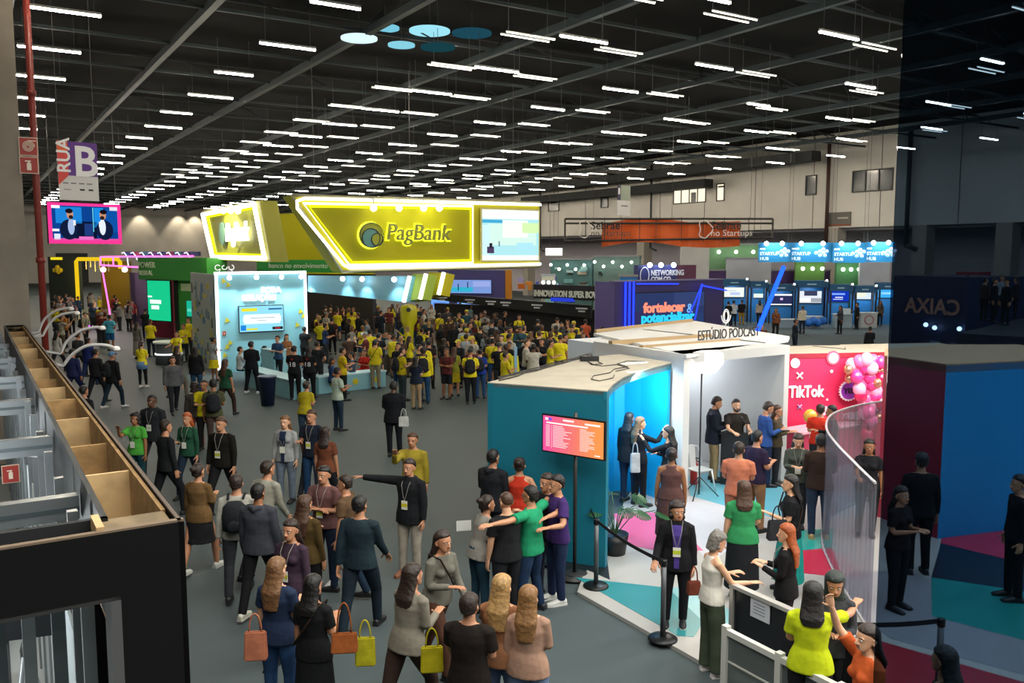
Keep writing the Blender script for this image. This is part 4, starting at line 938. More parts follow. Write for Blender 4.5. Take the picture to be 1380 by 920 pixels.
# ================================================================ platform floor
PZ = .05
e0, e1_ = G(778, 797, PZ), G(948, 893, PZ)
ed = (e1_ - e0).normalized(); pn = V(-ed.y, ed.x, 0)      # towards the booths
S0 = e0 - ed * 1.0; S1 = e1_ + ed * 9
if pn.dot(V(1, 1, 0)) < 0: pn = -pn
s = MB(); out = [S0, S1, S1 + pn * 13, S0 + pn * 13]
edgew = [G(660, 730), G(778, 797), S1, S1 + V(14, 4, 0), V(22, 22, 0), V(9.0, 25, 0), V(2, 19.4, 0), V(.6, 14, 0)]
edgew = [V(p.x, p.y, 0) for p in (e0 + (P2 - e0) * .0, S1, S1 + V(12, 5, 0), V(16, 21, 0), V(8, 23, 0), V(C1.x, C1.y + 3.5, 0), V(P2.x - .2, P2.y + .4, 0))]
s.prism(edgew, [p + UP * PZ for p in edgew], mat('#a9a7a2', .45, noise=.06, scale=1)); struct(s.build('floor_platform'))
def vinyl(name, pts, col, k):
    s = MB(); P = [G(x, y, PZ) for x, y in pts]; s.prism([V(p.x, p.y, PZ) for p in P], [V(p.x, p.y, PZ + .003 + k * .001) for p in P], mat(col, .35, noise=.05, scale=2)); struct(s.build('floor_vinyl_' + name))
vinyl('black', ((744, 738), (816, 738), (822, 781), (792, 768), (770, 778), (700, 745)), '#1a1c1e', 0)
vinyl('pink', ((826, 692), (900, 690), (925, 720), (948, 742), (880, 741), (845, 733)), '#cf5f86', 1)
vinyl('sky_blue', ((928, 642), (1080, 612), (1110, 640), (1060, 700), (1000, 688), (930, 668)), '#62a9bb', 1)
vinyl('pale', ((905, 676), (930, 668), (1000, 688), (1010, 720), (955, 760), (930, 726)), '#bfbdc0', 0)
vinyl('teal', ((775, 778), (900, 792), (948, 838), (935, 858), (914, 857)), '#2b8286', 1)
vinyl('light_teal', ((900, 792), (950, 790), (1000, 840), (960, 860), (948, 838)), '#7fb3b8', 1)
vinyl('blush', ((990, 712), (1015, 712), (1010, 790), (985, 800)), '#c997ab', 1)
vinyl('crimson', ((1082, 740), (1120, 735), (1135, 778), (1082, 772)), '#c22c4a', 1)
vinyl('turquoise', ((1075, 715), (1124, 712), (1120, 738), (1078, 742)), '#1f9d92', 2)
vinyl('grey', ((1150, 770), (1230, 770), (1400, 850), (1400, 915), (1200, 860), (1120, 800)), '#8d8d92', 0)
vinyl('maroon', ((1130, 862), (1180, 862), (1400, 925), (1400, 1000), (1100, 1000)), '#a01f30', 1)
vinyl('deep_teal', ((1255, 778), (1400, 800), (1400, 868), (1256, 830)), '#17877f', 2)
vinyl('dark_band', ((1268, 732), (1400, 762), (1400, 806), (1255, 778)), '#17191c', 1)
vinyl('rose', ((1272, 688), (1400, 722), (1400, 764), (1268, 732)), '#c32b48', 2)
# ================================================================ booths behind the tinted glass
def boxbooth(name, lab, px0, px1, D0, D1, ztop, depth, col, cat='exhibition booth', roof=None, tilt=0):
    p, q = Wp(px0, 342, D0), Wp(px1, 342, D1); f = fr2(p, q); L = (q - p).to_2d().length; t = thing(name, lab, cat, f(L / 2, 0))
    s = MB(); s.box(f, 0, L, 0, ztop, -depth, 0, mat(col, .55, noise=.05, scale=.8)); s.build('booth_wall', t)
    if roof: s = MB(); s.box(f, -.03, L + .03, ztop, ztop + .06, -depth, .03, mat(roof, .8)); s.build('booth_roof', t)
    return t, f, L
t = thing('two_tone_booth', 'booth with a maroon left wall and a bright blue right wall behind the tinted glass', 'exhibition booth', V(7.0, 13.6, 0))
zt_ = 2.92; BP = [V(6.5, 14.8, 0), V(6.98, 13.6, 0), V(9.9, 14.5, 0), V(9.9, 16.6, 0), V(8.4, 16.6, 0), V(6.95, 15.8, 0)]
for nm, i, c in (('maroon_wall', 0, '#9c2238'), ('blue_wall', 1, '#0d8fd0')):
    p, q = BP[i], BP[i + 1]; d = (q - p).normalized(); nb = V(-d.y, d.x, 0) * .08
    s = MB(); s.prism([p, q, q + nb, p + nb], [p + UP * zt_, q + UP * zt_, q + nb + UP * zt_, p + nb + UP * zt_], mat(c, .55, noise=.05, scale=.8)); s.build(nm, t)
s = MB(); s.prism([p + UP * (zt_ - .12) for p in BP], [p + UP * (zt_ + .02) for p in BP], mat('#b08f6c', .8)); s.build('roof', t)
t, f, L = boxbooth('dark_navy_stand', 'dark navy booth with large mirrored lettering behind the tinted glass', 1206, 1306, 40, 36.5, 3.7, 4, '#1a2648')
s = MB(); text(s, 'CAIXA', f, L * .93, 2.05, .95, mat('#c58f78', .5), w=.02, ext=.01, sx=-1.0, off=.02); s.build('mirrored_lettering', t)
for k, (u, v) in enumerate(((.53, 1.55), (.65, 1.45), (.97, 1.5))): s = MB(); s.ball(f(L * u, v, .2), .1, emit('#e6f4ff', 9)); s.build('spotlight', t)
s = MB(); 
for u0 in (.56, .82): s.box(f, L * u0, L * (u0 + .13), .3, .85, .01, .05, mat('#8b93a6', .5))
s.build('poster', t)
s = MB(); dp, dq = Wp(1296, 342, 28), Wp(1440, 342, 26); df_ = fr2(dp, dq); s.box(df_, 0, (dq - dp).to_2d().length + 3, 0, 2.1, -19, 0, mat('#101a2c', .6)); tag(s.build('raised_deck'), 'dark navy raised deck under the lit white booth, behind the tinted glass', 'platform')
t = thing('white_stand', 'lit white booth under a maroon canopy behind the tinted glass', 'exhibition booth', Wp(1325, 342, 41))
f = fr2(Wp(1308, 342, 44), Wp(1342, 342, 43)); L = (Wp(1342, 342, 43) - Wp(1308, 342, 44)).to_2d().length
s = MB(); s.box(f, 0, L * .85, 2.1, 3.2, -.1, 0, mat('#dfe3ea', .6)); s.build('back_wall', t); s = MB(); s.box(f, L * .95, L, 2.1, 3.4, 0, 1.8, mat('#5a4f7a', .6)); s.build('side_wall', t); s = MB(); s.box(f, 0, L, 3.1, 3.5, 0, 1.4, mat('#8a8f98', .6)); s.box(f, 0, L * .85, 3.5, 3.8, 0, 1.4, mat('#8c3340', .6)); s.build('canopy', t)
for u_ in (.12, .78): s = MB(); s.ball(f(L * u_, 3.0, 1.3), .1, emit('#dcebff', 14)); s.build('spotlight', t)
light('POINT', f(L * .5, 2.6, 1.0), 90, '#cfe0ff', .2)
# ================================================================ stanchions, rails, plant, curved partition
def stanchion(p, lab, top=1.0):
    t = thing('belt_post', lab, 'belt barrier post', p, 0, 'black belt posts'); m = mat('#17181a', .35, metal=.3)
    s = MB(); s.lathe(p, [(.18, 0), (.18, .015), (.16, .03), (.03, .045)], m, 28); b1(s, 'base', t)
    s = MB(); s.tube([p + UP * .03, p + UP * (top - .06)], .032, mat('#55585b', .35, metal=.4), 14); b1(s, 'post', t)
    s = MB(); s.lathe(p + UP * (top - .08), [(.04, 0), (.04, .07), (.03, .08)], m, 16); b1(s, 'belt_head', t); return p + UP * (top - .05)
h1 = stanchion(G(803, 790, .05), 'black belt post on the platform corner beside the potted plant', .98)
h2 = stanchion(G(893, 861, .05), 'black belt post gripped by the woman in the black suit', 1.0)
h3 = stanchion(G(1262, 960, .05), 'black belt post at the lower right edge behind tinted glass', 1.0)
def belt(p, q, lab, h=.045):
    s = MB(); d = (q - p); n = 10; nn = V(-d.y, d.x, 0).normalized() * .004
    pts = [p + d * i / n - UP * .05 * 4 * (i / n) * (1 - i / n) for i in range(n + 1)]
    for a, b in zip(pts, pts[1:]): s.hexa([a - nn, b - nn, b + nn, a + nn, a - nn + UP * h, b - nn + UP * h, b + nn + UP * h, a + nn + UP * h], mat('#131316', .7))
    tag(s.build('barrier_belt'), lab, 'barrier belt')
belt(h1, h2, 'black barrier belt stretched between the two belt posts on the platform')
belt(G(1085, 838, .95), h3, 'black barrier belt running to the lower right behind the neon yellow top', .05)
belt(h1, Wp(790, 668, 13.2), 'short black barrier belt behind the potted plant')
# potted plant
pp = G(828, 745, .05); t = thing('potted_plant', 'potted monstera with large split leaves beside the belt post', 'plant', pp)
s = MB(); s.lathe(pp, [(.17, 0), (.22, .32), (.2, .32), (.18, .28)], mat('#141416', .4), 20); b1(s, 'pot', t)
rp = random.Random(8); lg = mat('#1f4a2c', .4, noise=.4, scale=6, var='#34663a')
for k in range(11):
    az = k * 2.4 + rp.uniform(-.3, .3); ln = rp.uniform(.3, .62); hgt = rp.uniform(.35, .85)
    tip = pp + V(math.cos(az) * ln, math.sin(az) * ln, .3 + hgt); mid = pp + V(math.cos(az) * ln * .45, math.sin(az) * ln * .45, .3 + hgt * .8)
    s = MB(); s.tube([pp + UP * .28, mid, tip], .008, mat('#35552f', .5), 5); b1(s, 'stem', t)
    d = V(math.cos(az), math.sin(az), -.45).normalized(); sd = V(-math.sin(az), math.cos(az), 0); R = rp.uniform(.14, .2); s = MB()
    N = 9
    for q in range(-N, N):
        a_, b_ = q / N * 2.6, (q + .62) / N * 2.6
        r1, r2 = R * (1.0 - .1 * abs(a_)), R * (1.0 - .1 * abs(b_)); c = tip + d * R * .55
        P_ = [c + d * (-.25 * R), c + d * math.cos(a_) * r1 + sd * math.sin(a_) * r1 * .85 - UP * .03 * abs(math.sin(a_)), c + d * math.cos(b_) * r2 + sd * math.sin(b_) * r2 * .85 - UP * .03 * abs(math.sin(b_))]
        nv = d.cross(sd) * .003; s.prism([P_[0] - nv, P_[1] - nv, P_[2] - nv], [P_[0] + nv, P_[1] + nv, P_[2] + nv], lg)
    b1(s, 'leaf', t)
# glass and white-railed counter at lower right
A0, A1 = G(985, 785, 1.1), G(1160, 862, 1.1); f = fr2(A0, A1); L = (A1 - A0).to_2d().length; alr = mat('#b9b7b2', .35, metal=.4)
t = thing('railed_counter', 'dark panelled barrier with a pale metal top rail and a paper notice', 'barrier', f(L / 2, .05))
s = MB(); s.box(f, 0, L, 1.06, 1.1, -.05, .03, alr); b1(s, 'top_rail', t)
s = MB(); s.box(f, .02, L, .12, 1.06, -.03, -.01, mat('#1b1d22', .25)); b1(s, 'dark_panel', t)
for u in (0, L - .05): s = MB(); s.box(f, u, u + .05, .05, 1.06, -.04, .02, alr); b1(s, 'rail_post', t)
s = MB(); s.box(f, .3, .56, .84, 1.05, .0, .012, mat('#c9cdd6', .6)); 
for k in range(4): s.box(f, .34, .5, .89 + .035 * k, .9 + .035 * k, .012, .013, mat('#6c7484', .6))
b1(s, 'paper_notice', t)
A0, A1 = G(979, 846, .85), G(1135, 925, .85); f = fr2(A0, A1); L = (A1 - A0).to_2d().length
t = thing('low_white_barrier', 'low white framed barrier with frosted panels in front of the darker railed barrier', 'barrier', f(L / 2, 0)); wf = mat('#c4c3bc', .4)
s = MB(); s.box(f, 0, L, .79, .85, -.03, .03, wf); b1(s, 'top_rail', t); s = MB(); s.box(f, 0, L, .5, .52, -.012, .012, wf); s.box(f, 0, L, .05, .1, -.02, .02, wf)
b1(s, 'lower_rail', t)
for u in (0, L * .5, L): s = MB(); s.box(f, u - .035, u + .035, 0, .88, -.035, .035, wf); b1(s, 'post', t)
for u0, u1 in ((.04, L * .5 - .04), (L * .5 + .04, L - .04)): s = MB(); s.box(f, u0, u1, .1, .79, -.006, .006, glassy('#7f8786', '#9aa4a4', .3, .45)); b1(s, 'frosted_panel', t)
# curved silvery partition
cc = V(4.9, 12.6, .05); t = thing('curved_partition', 'curved translucent silver partition wall around the red booth entrance', 'partition', cc)
K_ = [V(7.1, 16.0, 0), V(6.3, 15.45, 0), V(5.55, 14.6, 0), V(5.05, 13.5, 0), V(4.78, 12.4, 0), V(4.58, 11.2, 0), V(4.42, 10.15, 0)]; Q = []
for i in range(len(K_) - 1):
    p0, p1, p2, p3 = K_[max(i - 1, 0)], K_[i], K_[i + 1], K_[min(i + 2, len(K_) - 1)]
    for q_ in range(5): tt = q_ / 5; Q.append(.5 * ((2 * p1) + (p2 - p0) * tt + (2 * p0 - 5 * p1 + 4 * p2 - p3) * tt * tt + (3 * p1 - p0 - 3 * p2 + p3) * tt ** 3))
Q.append(K_[-1]); s = MB(); gm = glassy('#9a9ba4', '#dcdce4', .2, .26)
for p, q in zip(Q, Q[1:]):
    d = (q - p).normalized(); nb = V(-d.y, d.x, 0) * .02; s.hexa([p + UP * .05, q + UP * .05, q + nb + UP * .05, p + nb + UP * .05, p + UP * 1.92, q + UP * 1.92, q + nb + UP * 1.92, p + nb + UP * 1.92], gm)
bmesh.ops.remove_doubles(s.bm, verts=s.bm.verts, dist=.004); b1(s, 'curved_panel', t)
s = MB(); s.tube([p + UP * 1.93 for p in Q], .018, mat('#c9c6c9', .3, metal=.5), 8); b1(s, 'rim', t)
s = MB(); s.tube([p + UP * .07 for p in Q], .02, mat('#c9c6c9', .3, metal=.5), 8); b1(s, 'foot_rail', t)
# ================================================================ screens and stands in the middle distance
def screen(name, lab, f, u0, u1, v0, v1, w, bg, items, parent=None, cat='screen', st=1.0, frame='#121316'):
    t = thing(name, lab, cat, f((u0 + u1) / 2, v0, w)) if parent is None else parent; b = .03 * (v1 - v0)
    s = MB(); s.box(f, u0 - b, u1 + b, v0 - b, v1 + b, w - .05, w, mat(frame, .4)); s.build('screen_frame', t)
    s = MB(); s.box(f, u0, u1, v0, v1, w, w + .006, emit(bg, st)); W_, H_ = u1 - u0, v1 - v0
    for i, it in enumerate(items):
        x0, y0, x1, y1, c = it[:5]; s.box(f, u0 + W_ * x0, u0 + W_ * x1, v0 + H_ * y0, v0 + H_ * y1, w + .006, w + .008 + .0015 * i, emit(c, it[5] if len(it) > 5 else st))
    s.build('display', t); return t
# ---- LED screen with the interview
p, q = Wp(67, 342, 44), Wp(165, 342, 46.5); f = fr2(p, q); L = (q - p).to_2d().length; z0, z1 = Wp(67, 328, 44).z, Wp(67, 272, 44).z; H = z1 - z0
t = thing('led_screen', 'large hanging LED screen with a pink border showing an interview of two men', 'screen', f(L / 2, z0))
s = MB(); s.box(f, 0, L, z0, z1, -.25, 0, mat('#1b1b1d', .5)); s.build('screen_cabinet', t)
s = MB(); s.box(f, 0, L, z0, z1, 0, .02, emit('#f0348a', 1.15)); s.build('pink_border', t)
s = MB(); X = lambda x: L * x; Y = lambda y: z0 + H * y
def R(x0, y0, x1, y1, c, k=0, st=1.0): s.box(f, X(x0), X(x1), Y(y0), Y(y1), .02, .03 + k * .004, emit(c, st))
R(.05, .09, .95, .93, '#0b3f8c'); R(.1, .5, .45, .9, '#1d7fd0', 1); R(.62, .4, .75, .9, '#1a86dc', 1); R(.78, .3, .95, .9, '#0d4f9f', 1); R(.35, .12, .65, .55, '#0a1530', 1); R(.48, .2, .6, .5, '#1e3a78', 2)
R(.6, .3, .61, .9, '#6ce0f0', 2); R(.05, .08, .95, .13, '#d84a9a', 2); R(.4, .1, .6, .18, '#e56fc0', 3); R(.76, .5, .8, .55, '#d6e6f4', 2); R(.05, .86, .16, .93, '#f4f4f6', 2); R(.84, .84, .95, .93, '#dcdce8', 2); R(.05, .3, .14, .36, '#e8eef8', 2); R(.07, .1, .15, .24, '#d6e0ee', 2)
def man(cx, sgn, sh, k0):
    for (x, y, rx, ry, c, k) in ((cx, .33, .12, .25, '#101b3a', 4), (cx + sgn * .03, .42, .045, .2, sh, 5), (cx + sgn * .02, .72, .045, .12, '#c08a6c', 6), (cx + sgn * .01, .8, .05, .06, '#15101a', 7), (cx + sgn * .03, .65, .03, .05, '#2a1a1c', 7)):
        y = max(y, .1 + ry * .98) if k == 4 else y
        s.prism([f(X(x) + L * rx * math.cos(a), Y(y) + H * ry * math.sin(a), .03) for a in [2 * PI * i / 16 for i in range(16)]], [f(X(x) + L * rx * math.cos(a), Y(y) + H * ry * math.sin(a), .032 + k * .004) for a in [2 * PI * i / 16 for i in range(16)]], emit(c, 1))
man(.27, 1, '#9fb6dc', 0); man(.76, -1, '#dfe8f6', 1); R(.33, .45, .36, .58, '#e8e8f0', 12); R(.68, .42, .71, .55, '#e8e8f0', 12)
s.build('display', t)
for u in (.2, L - .2): s = MB(); s.tube([f(u, z1, -.1), f(u, 12, -.1)], .02, mat('#444444'), 5); s.build('hanger', t)
# ---- light blue booth
D0 = 33.3; LBp = Wp(288, 342, D0); fB = Fr(V(LBp.x, LBp.y, 0), DB); LBl = 3.65; HB = 3.9; blu = mat('#7fb9c6', .55, noise=.04, scale=.6)
t_lb = thing('light_blue_booth', 'light blue booth wall with glowing white edge strips and a lettering block', 'exhibition booth', fB(LBl / 2, 0))
s = MB(); s.box(fB, 0, LBl, 0, HB, -.25, 0, blu); s.build('front_wall', t_lb)
fS = Fr(fB(0, 0) + DA * 4.3, -DA)      # patterned side wall, seen obliquely
s = MB(); s.box(fS, 0, 4.3, 0, HB, -.12, 0, mat('#a9b4ad', .6)); rr2 = random.Random(11)
s.build('side_wall', t_lb)
s = MB()
for i in range(46):
    u, v = rr2.uniform(.1, 3.9), rr2.uniform(.1, 3.5); c = rr2.choice(['#c6bd25', '#cbbf2e', '#4f7ca6', '#6f8f98', '#53605a', '#7f9aa8']); w_, h_ = rr2.uniform(.15, .55), rr2.uniform(.08, .5)
    k = .004 + i * .0006; s.prism([fS(u, v, 0), fS(u + w_, v, 0), fS(u + w_ * .8, v + h_, 0), fS(u + w_ * .1, v + h_ * .9, 0)], [fS(u, v, k), fS(u + w_, v, k), fS(u + w_ * .8, v + h_, k), fS(u + w_ * .1, v + h_ * .9, k)], mat(c, .6))
s.build('printed_pattern', t_lb)
ws = emit('#f2fbff', 3.2)
s = MB(); s.box(fB, 0, .1, .15, HB, 0, .07, ws); s.build('light_strip', t_lb)
s = MB(); s.box(fB, LBl - .08, LBl, .15, HB, 0, .07, ws); s.build('light_strip', t_lb)
s = MB(); s.box(fB, 0, LBl, HB, HB + .1, -.1, .07, ws); s.build('light_strip', t_lb)
s = MB(); gl = emit('#fbffff', 3)
for u0, u1, v0, v1 in ((1.75, 2.5, 3.2, 3.42),): text(s, 'BORA', fB, 1.78, 3.16, .3, gl, w=.06, ext=.03, off=.012)
text(s, 'SERLAÇÕES', fB, 1.02, 2.86, .3, gl, w=.06, ext=.03, off=.014, sx=.86); s.build('glowing_lettering', t_lb)
s = MB()
for u, v in ((.25, 3.55), (.42, 3.4), (.33, 2.0), (.3, .95), (.42, 1.1), (3.3, 2.25), (3.42, 2.05), (3.15, 1.7), (.2, .62), (2.4, .35)):
    s.prism([fB(u, v, 0), fB(u + .2, v + .06, 0), fB(u + .06, v + .22, 0)], [fB(u, v, .02), fB(u + .2, v + .06, .02), fB(u + .06, v + .22, .02)], mat('#c8bb27', .5))
s.build('yellow_triangles', t_lb)
red_sign('extinguisher_sign', 'small red extinguisher sign at the left of the light blue wall', fB, .22, .36, 1.5, 1.68, 'ext')
for k, u in enumerate((.45, 1.5, 2.5, 3.3)):
    s = MB(); s.ball(fB(u, HB - .12, .45), .09, emit('#f4fdff', 14)); s.tube([fB(u, HB, .0), fB(u, HB + .05, .4), fB(u, HB - .08, .45)], .02, mat('#dddddd', .4), 5)
    tag(s.build('spotlight'), ['leftmost', 'second from left', 'third from left', 'rightmost'][k] + ' spotlight over the light blue wall', 'spotlight', 'spotlights over the light blue wall')
    light('SPOT', fB(u, HB - .05, .6), 260, '#e6fbff', .08, to=fB(u, 1.5, .0), angle=1.5)
u0 = (hit(322, 430, fB.O, fB.n) - fB.O).dot(fB.d); u1 = (hit(381, 430, fB.O, fB.n) - fB.O).dot(fB.d); v1 = hit(350, 412, fB.O, fB.n).z; v0 = hit(350, 446, fB.O, fB.n).z
screen('wall_screen', 'bright screen with pale blue and yellow graphics on the light blue wall', fB, u0, u1, v0, v1, .08, '#8fd8ec', [(.05, .8, .4, .92, '#e2da2e'), (.66, .84, .97, .9, '#2a5f9a'), (.1, .3, .92, .68, '#e4f4f8'), (.08, .38, .95, .6, '#eefafc'), (.25, .52, .8, .545, '#8fa0a8'), (.4, .42, .6, .44, '#8fa0a8'), (.02, .05, .14, .26, '#1f7fd0'), (.15, .06, .4, .13, '#d8d838'), (.74, .05, .98, .16, '#20242c'), (.8, .08, .92, .13, '#b03038')], st=1.05)
# counters and bin in front of it
cm1 = mat('#8fc0cb', .5)
def counter(name, lab, px0, py0, px1, py1, h, dep, col, grp=None, dots=0):
    p, q = G(px0, py0), G(px1, py1); f = fr2(p, q); L = (q - p).to_2d().length; t = thing(name, lab, 'counter', f(L / 2, 0), 0, grp)
    s = MB(); s.box(f, 0, L, 0, h, -dep, 0, mat(col, .5)); s.build('counter_body', t); s = MB(); s.box(f, -.03, L + .03, h, h + .04, -dep - .02, .03, mat('#b9dbe2', .35)); s.build('counter_top', t)
    if dots:
        for k in range(dots): s = MB(); s.lathe(f(L * (k + .6) / dots, h * .55, .001), [(.12, 0), (.12, .012)], mat('#c8bb27', .5), 6, ax=f.n); s.build('yellow_hexagon', t)
    return t, f, L
counter('low_counter', 'light blue counter left of the navy waste bin', 330, 520, 394, 539, .6, .6, '#84b8c4', 'light blue counters')
counter('low_counter', 'long light blue counter with yellow dots behind the men in numbered jerseys', 430, 531, 520, 521, .55, .6, '#84b8c4', 'light blue counters', 3)
t, f, L = counter('tall_kiosk', 'taller light blue kiosk block behind the navy waste bin', 353, 512, 371, 515, 1.15, .5, '#8fc9d6')
bp = G(361, 546); s = MB(); s.lathe(bp, [(.2, 0), (.27, .86), (.29, .87), (.29, .93), (.25, .93)], mat('#16233e', .4), 24); tag(s.build('waste_bin'), 'tall navy blue round waste bin before the light blue counters', 'bin')
# fascia beams towards the right
def beam(name, lab, pts, D, col, glow, cat='fascia'):
    """a slanted panel through pixel corners TL,TR,BR,BL at depths (left, right)"""
    DL, DR = D; P_ = [Wp(*pts[0], DL), Wp(*pts[1], DR), Wp(*pts[2], DR), Wp(*pts[3], DL)]; n = (P_[1] - P_[0]).cross(P_[3] - P_[0]).normalized()
    if n.y > 0: n = -n
    t = thing(name, lab, cat, P_[3]); s = MB(); s.prism([p - n * .5 for p in P_], P_, mat(col, .5)); s.build('panel', t)
    if glow:
        for a, b in glow: s = MB(); s.tube([P_[a] + n * .03, P_[b] + n * .03], .07, emit('#f6fff0', 4), 8); s.build('light_strip', t)
    return t, P_, n
t, P_, n_ = beam('blue_fascia', 'long light blue overhead fascia under the big yellow sign', [(415, 371), (553, 372), (545, 407), (415, 393)], (35.2, 30.2), '#78b8d0', [(1, 2)])
for k, x in enumerate((.44, .63, .92)): s = MB(); q = P_[0].lerp(P_[1], x) + n_ * .3 - UP * .12; s.ball(q, .09, emit('#f0fcff', 12)); tag(s.build('spotlight'), ['left', 'middle', 'right'][k] + ' spotlight on the blue fascia under the big yellow sign', 'spotlight', 'spotlights on the blue fascia'); light('SPOT', q + n_ * .1, 110, '#e6fbff', .08, to=q - UP * 2 - n_ * .2, angle=1.7)
beam('lime_fascia', 'lime green slanted fascia panel with a glowing right edge', [(556, 369), (575, 369), (567, 403), (549, 405)], (30.5, 30), '#a9c24a', [(1, 2)])
beam('yellow_fascia', 'yellow slanted fascia panel with a glowing right edge', [(578, 367), (599, 367), (592, 397), (570, 399)], (31.2, 30.6), '#c9bc1f', [(1, 2)])
# ---- big yellow sign with logo, runs along the cross axis
yel, neon, ylm = mat('#a39c00', .8, noise=.05, scale=.5), emit('#fffbe8', 4.2), emit('#f4ff1a', 1.6)
Dg = 33.0; gp = Wp(460, 342, Dg); fG = Fr(V(gp.x, gp.y, 0), DB)
def uvG(px, py, w=0): q = hit(px, py, fG.O + fG.n * w, fG.n); return (q - fG.O).dot(fG.d), q.z
tl, tr, br, bl = uvG(393, 263), uvG(727, 273), uvG(727, 359), uvG(461, 366)
ml = uvG(637, 270)[0]; mr = uvG(647, 270)[0]
t = thing('big_yellow_sign', 'huge slanted yellow sign with glowing neon border, round logo and a built-in screen', 'illuminated sign', fG((bl[0] + br[0]) / 2, br[1]))
s = MB(); P_ = [fG(*tl), fG(*tr), fG(*br), fG(*bl)]; s.prism([p - fG.n * 1.1 for p in P_], P_, yel); s.build('sign_box', t)
def neon_line(name, pts, r, m, w, closed=False): s = MB(); s.tube([fG(u, v, w) for u, v in pts], r, m, 8, closed); s.build(name, t)
a1_, a2_ = uvG(397, 268), uvG(727, 276); a3, a4 = uvG(727, 355.5), uvG(466, 361)
neon_line('neon_tube', [a2_, (a1_[0] + .35, a1_[1] + .02), (a1_[0] + .05, a1_[1] - .08), (a1_[0] + .06, a1_[1] - .35), (a4[0] - .12, a4[1] + .12), (a4[0] + .12, a4[1]), a3], .055, neon, .1)
b1_, b2_, b3, b4 = uvG(408, 274), uvG(636, 278), uvG(636, 354), uvG(470, 357)
neon_line('neon_tube', [b1_, b2_, b3, b4], .04, neon, .07, True)
neon_line('yellow_glow_tube', [(b1_[0] + .22, b1_[1] - .1), (b2_[0] - .1, b2_[1] - .1), (b3[0] - .1, b3[1] + .1), (b4[0] + .12, b4[1] + .1)], .045, ylm, .05, True)
s = MB(); rimm = mat('#8f8c72', .4, metal=.3)
s.tube([fG(*p, .02) for p in (tl, tr)], .06, rimm, 6); s.tube([fG(*p, .02) for p in (tl, bl)], .06, rimm, 6); s.tube([fG(*p, .02) for p in (bl, br)], .06, rimm, 6); s.build('rim', t)
u, v = uvG(498, 317); r = .48; s = MB()
s.lathe(fG(u, v, .05), [(r * 1.12, 0), (r * 1.12, .02)], emit('#f7ff3a', 2.4), 32, ax=fG.n); s.build('logo_halo', t)
s = MB(); s.lathe(fG(u, v, .08), [(r, 0), (r, .1)], mat('#8a8c1c', .5), 36, ax=fG.n); s.lathe(fG(u - r * .05, v - r * .22, .185), [(r * .76, 0), (r * .76, .02)], mat('#4f8288', .5), 30, ax=fG.n)
s.lathe(fG(u + r * .48, v - r * .34, .21), [(r * .5, 0), (r * .5, .02)], mat('#8a8c1c', .5), 26, ax=fG.n)
for (du, dv, rr_2) in ((0, 0, r), (-r * .05, -r * .22, r * .76), (r * .48, -r * .34, r * .5)): s.tube([fG(u + du + rr_2 * math.cos(a), v + dv + rr_2 * math.sin(a), .235) for a in [2 * PI * i / 30 for i in range(30)]], .018, mat('#26343a', .5), 5, closed=True)
s.build('round_logo', t)
u, v = uvG(518, 323); s = MB(); text(s, 'PagBank', fG, u, v, .92, mat('#6b6a3c', .5), w=.14, ext=.06, shear=.16, sx=.93); s.build('logo_lettering', t)
s = MB(); text(s, 'PagBank', fG, u, v, .92, emit('#f4ff2a', 2.4), w=.05, ext=.02, shear=.16, sx=.93, off=.045); s.build('lettering_halo', t)
for px in (498, 532, 565, 586):
    u_, v_ = uvG(px, 281); s = MB(); s.ball(fG(u_, v_, .4), .13, emit('#ffffc0', 9)); s.tube([fG(u_, v_ + .4, .05), fG(u_, v_ + .35, .4), fG(u_, v_, .4)], .025, mat('#999999', .4), 5); s.build('spotlight', t)
for px in (530, 580): u_, v_ = uvG(px, 281); light('SPOT', fG(u_, v_ + .1, 1.1), 55, '#ffff90', .3, to=fG(u_, v_ - 1.0, 0), angle=2.4)
p0, p1 = uvG(648, 277), uvG(724, 354); zz1 = uvG(648, 278)[1]
screen('x', 'x', fG, p0[0], p1[0], p1[1] + .12, zz1 - .12, .1, '#e9f1e8', [(0, .1, 1, .82, '#a6dbe0'), (0, .74, .45, .8, '#3f9fc8'), (.45, .76, .8, .79, '#7fd0e0'), (.1, .3, .95, .72, '#c9ecdc'), (.35, .45, .8, .8, '#e8f6e4'), (.6, .2, .9, .35, '#a6dbe8'), (.0, .1, .12, .7, '#c4e6ec'), (.7, .55, 1, .75, '#c9e6a8'), (.08, .14, .2, .27, '#4a3a5a'), (.12, .24, .17, .34, '#2a2436'), (.28, .28, .3, .38, '#5a7a88')], parent=t, st=1.1, frame='#c9c27a')
for px in (430, 560, 700): u_ = uvG(px, 270)[0]; s = MB(); s.tube([fG(u_, 7.0, -.5), fG(u_, 12, -.5)], .015, mat('#555555'), 4); s.build('hanger_cable', t)
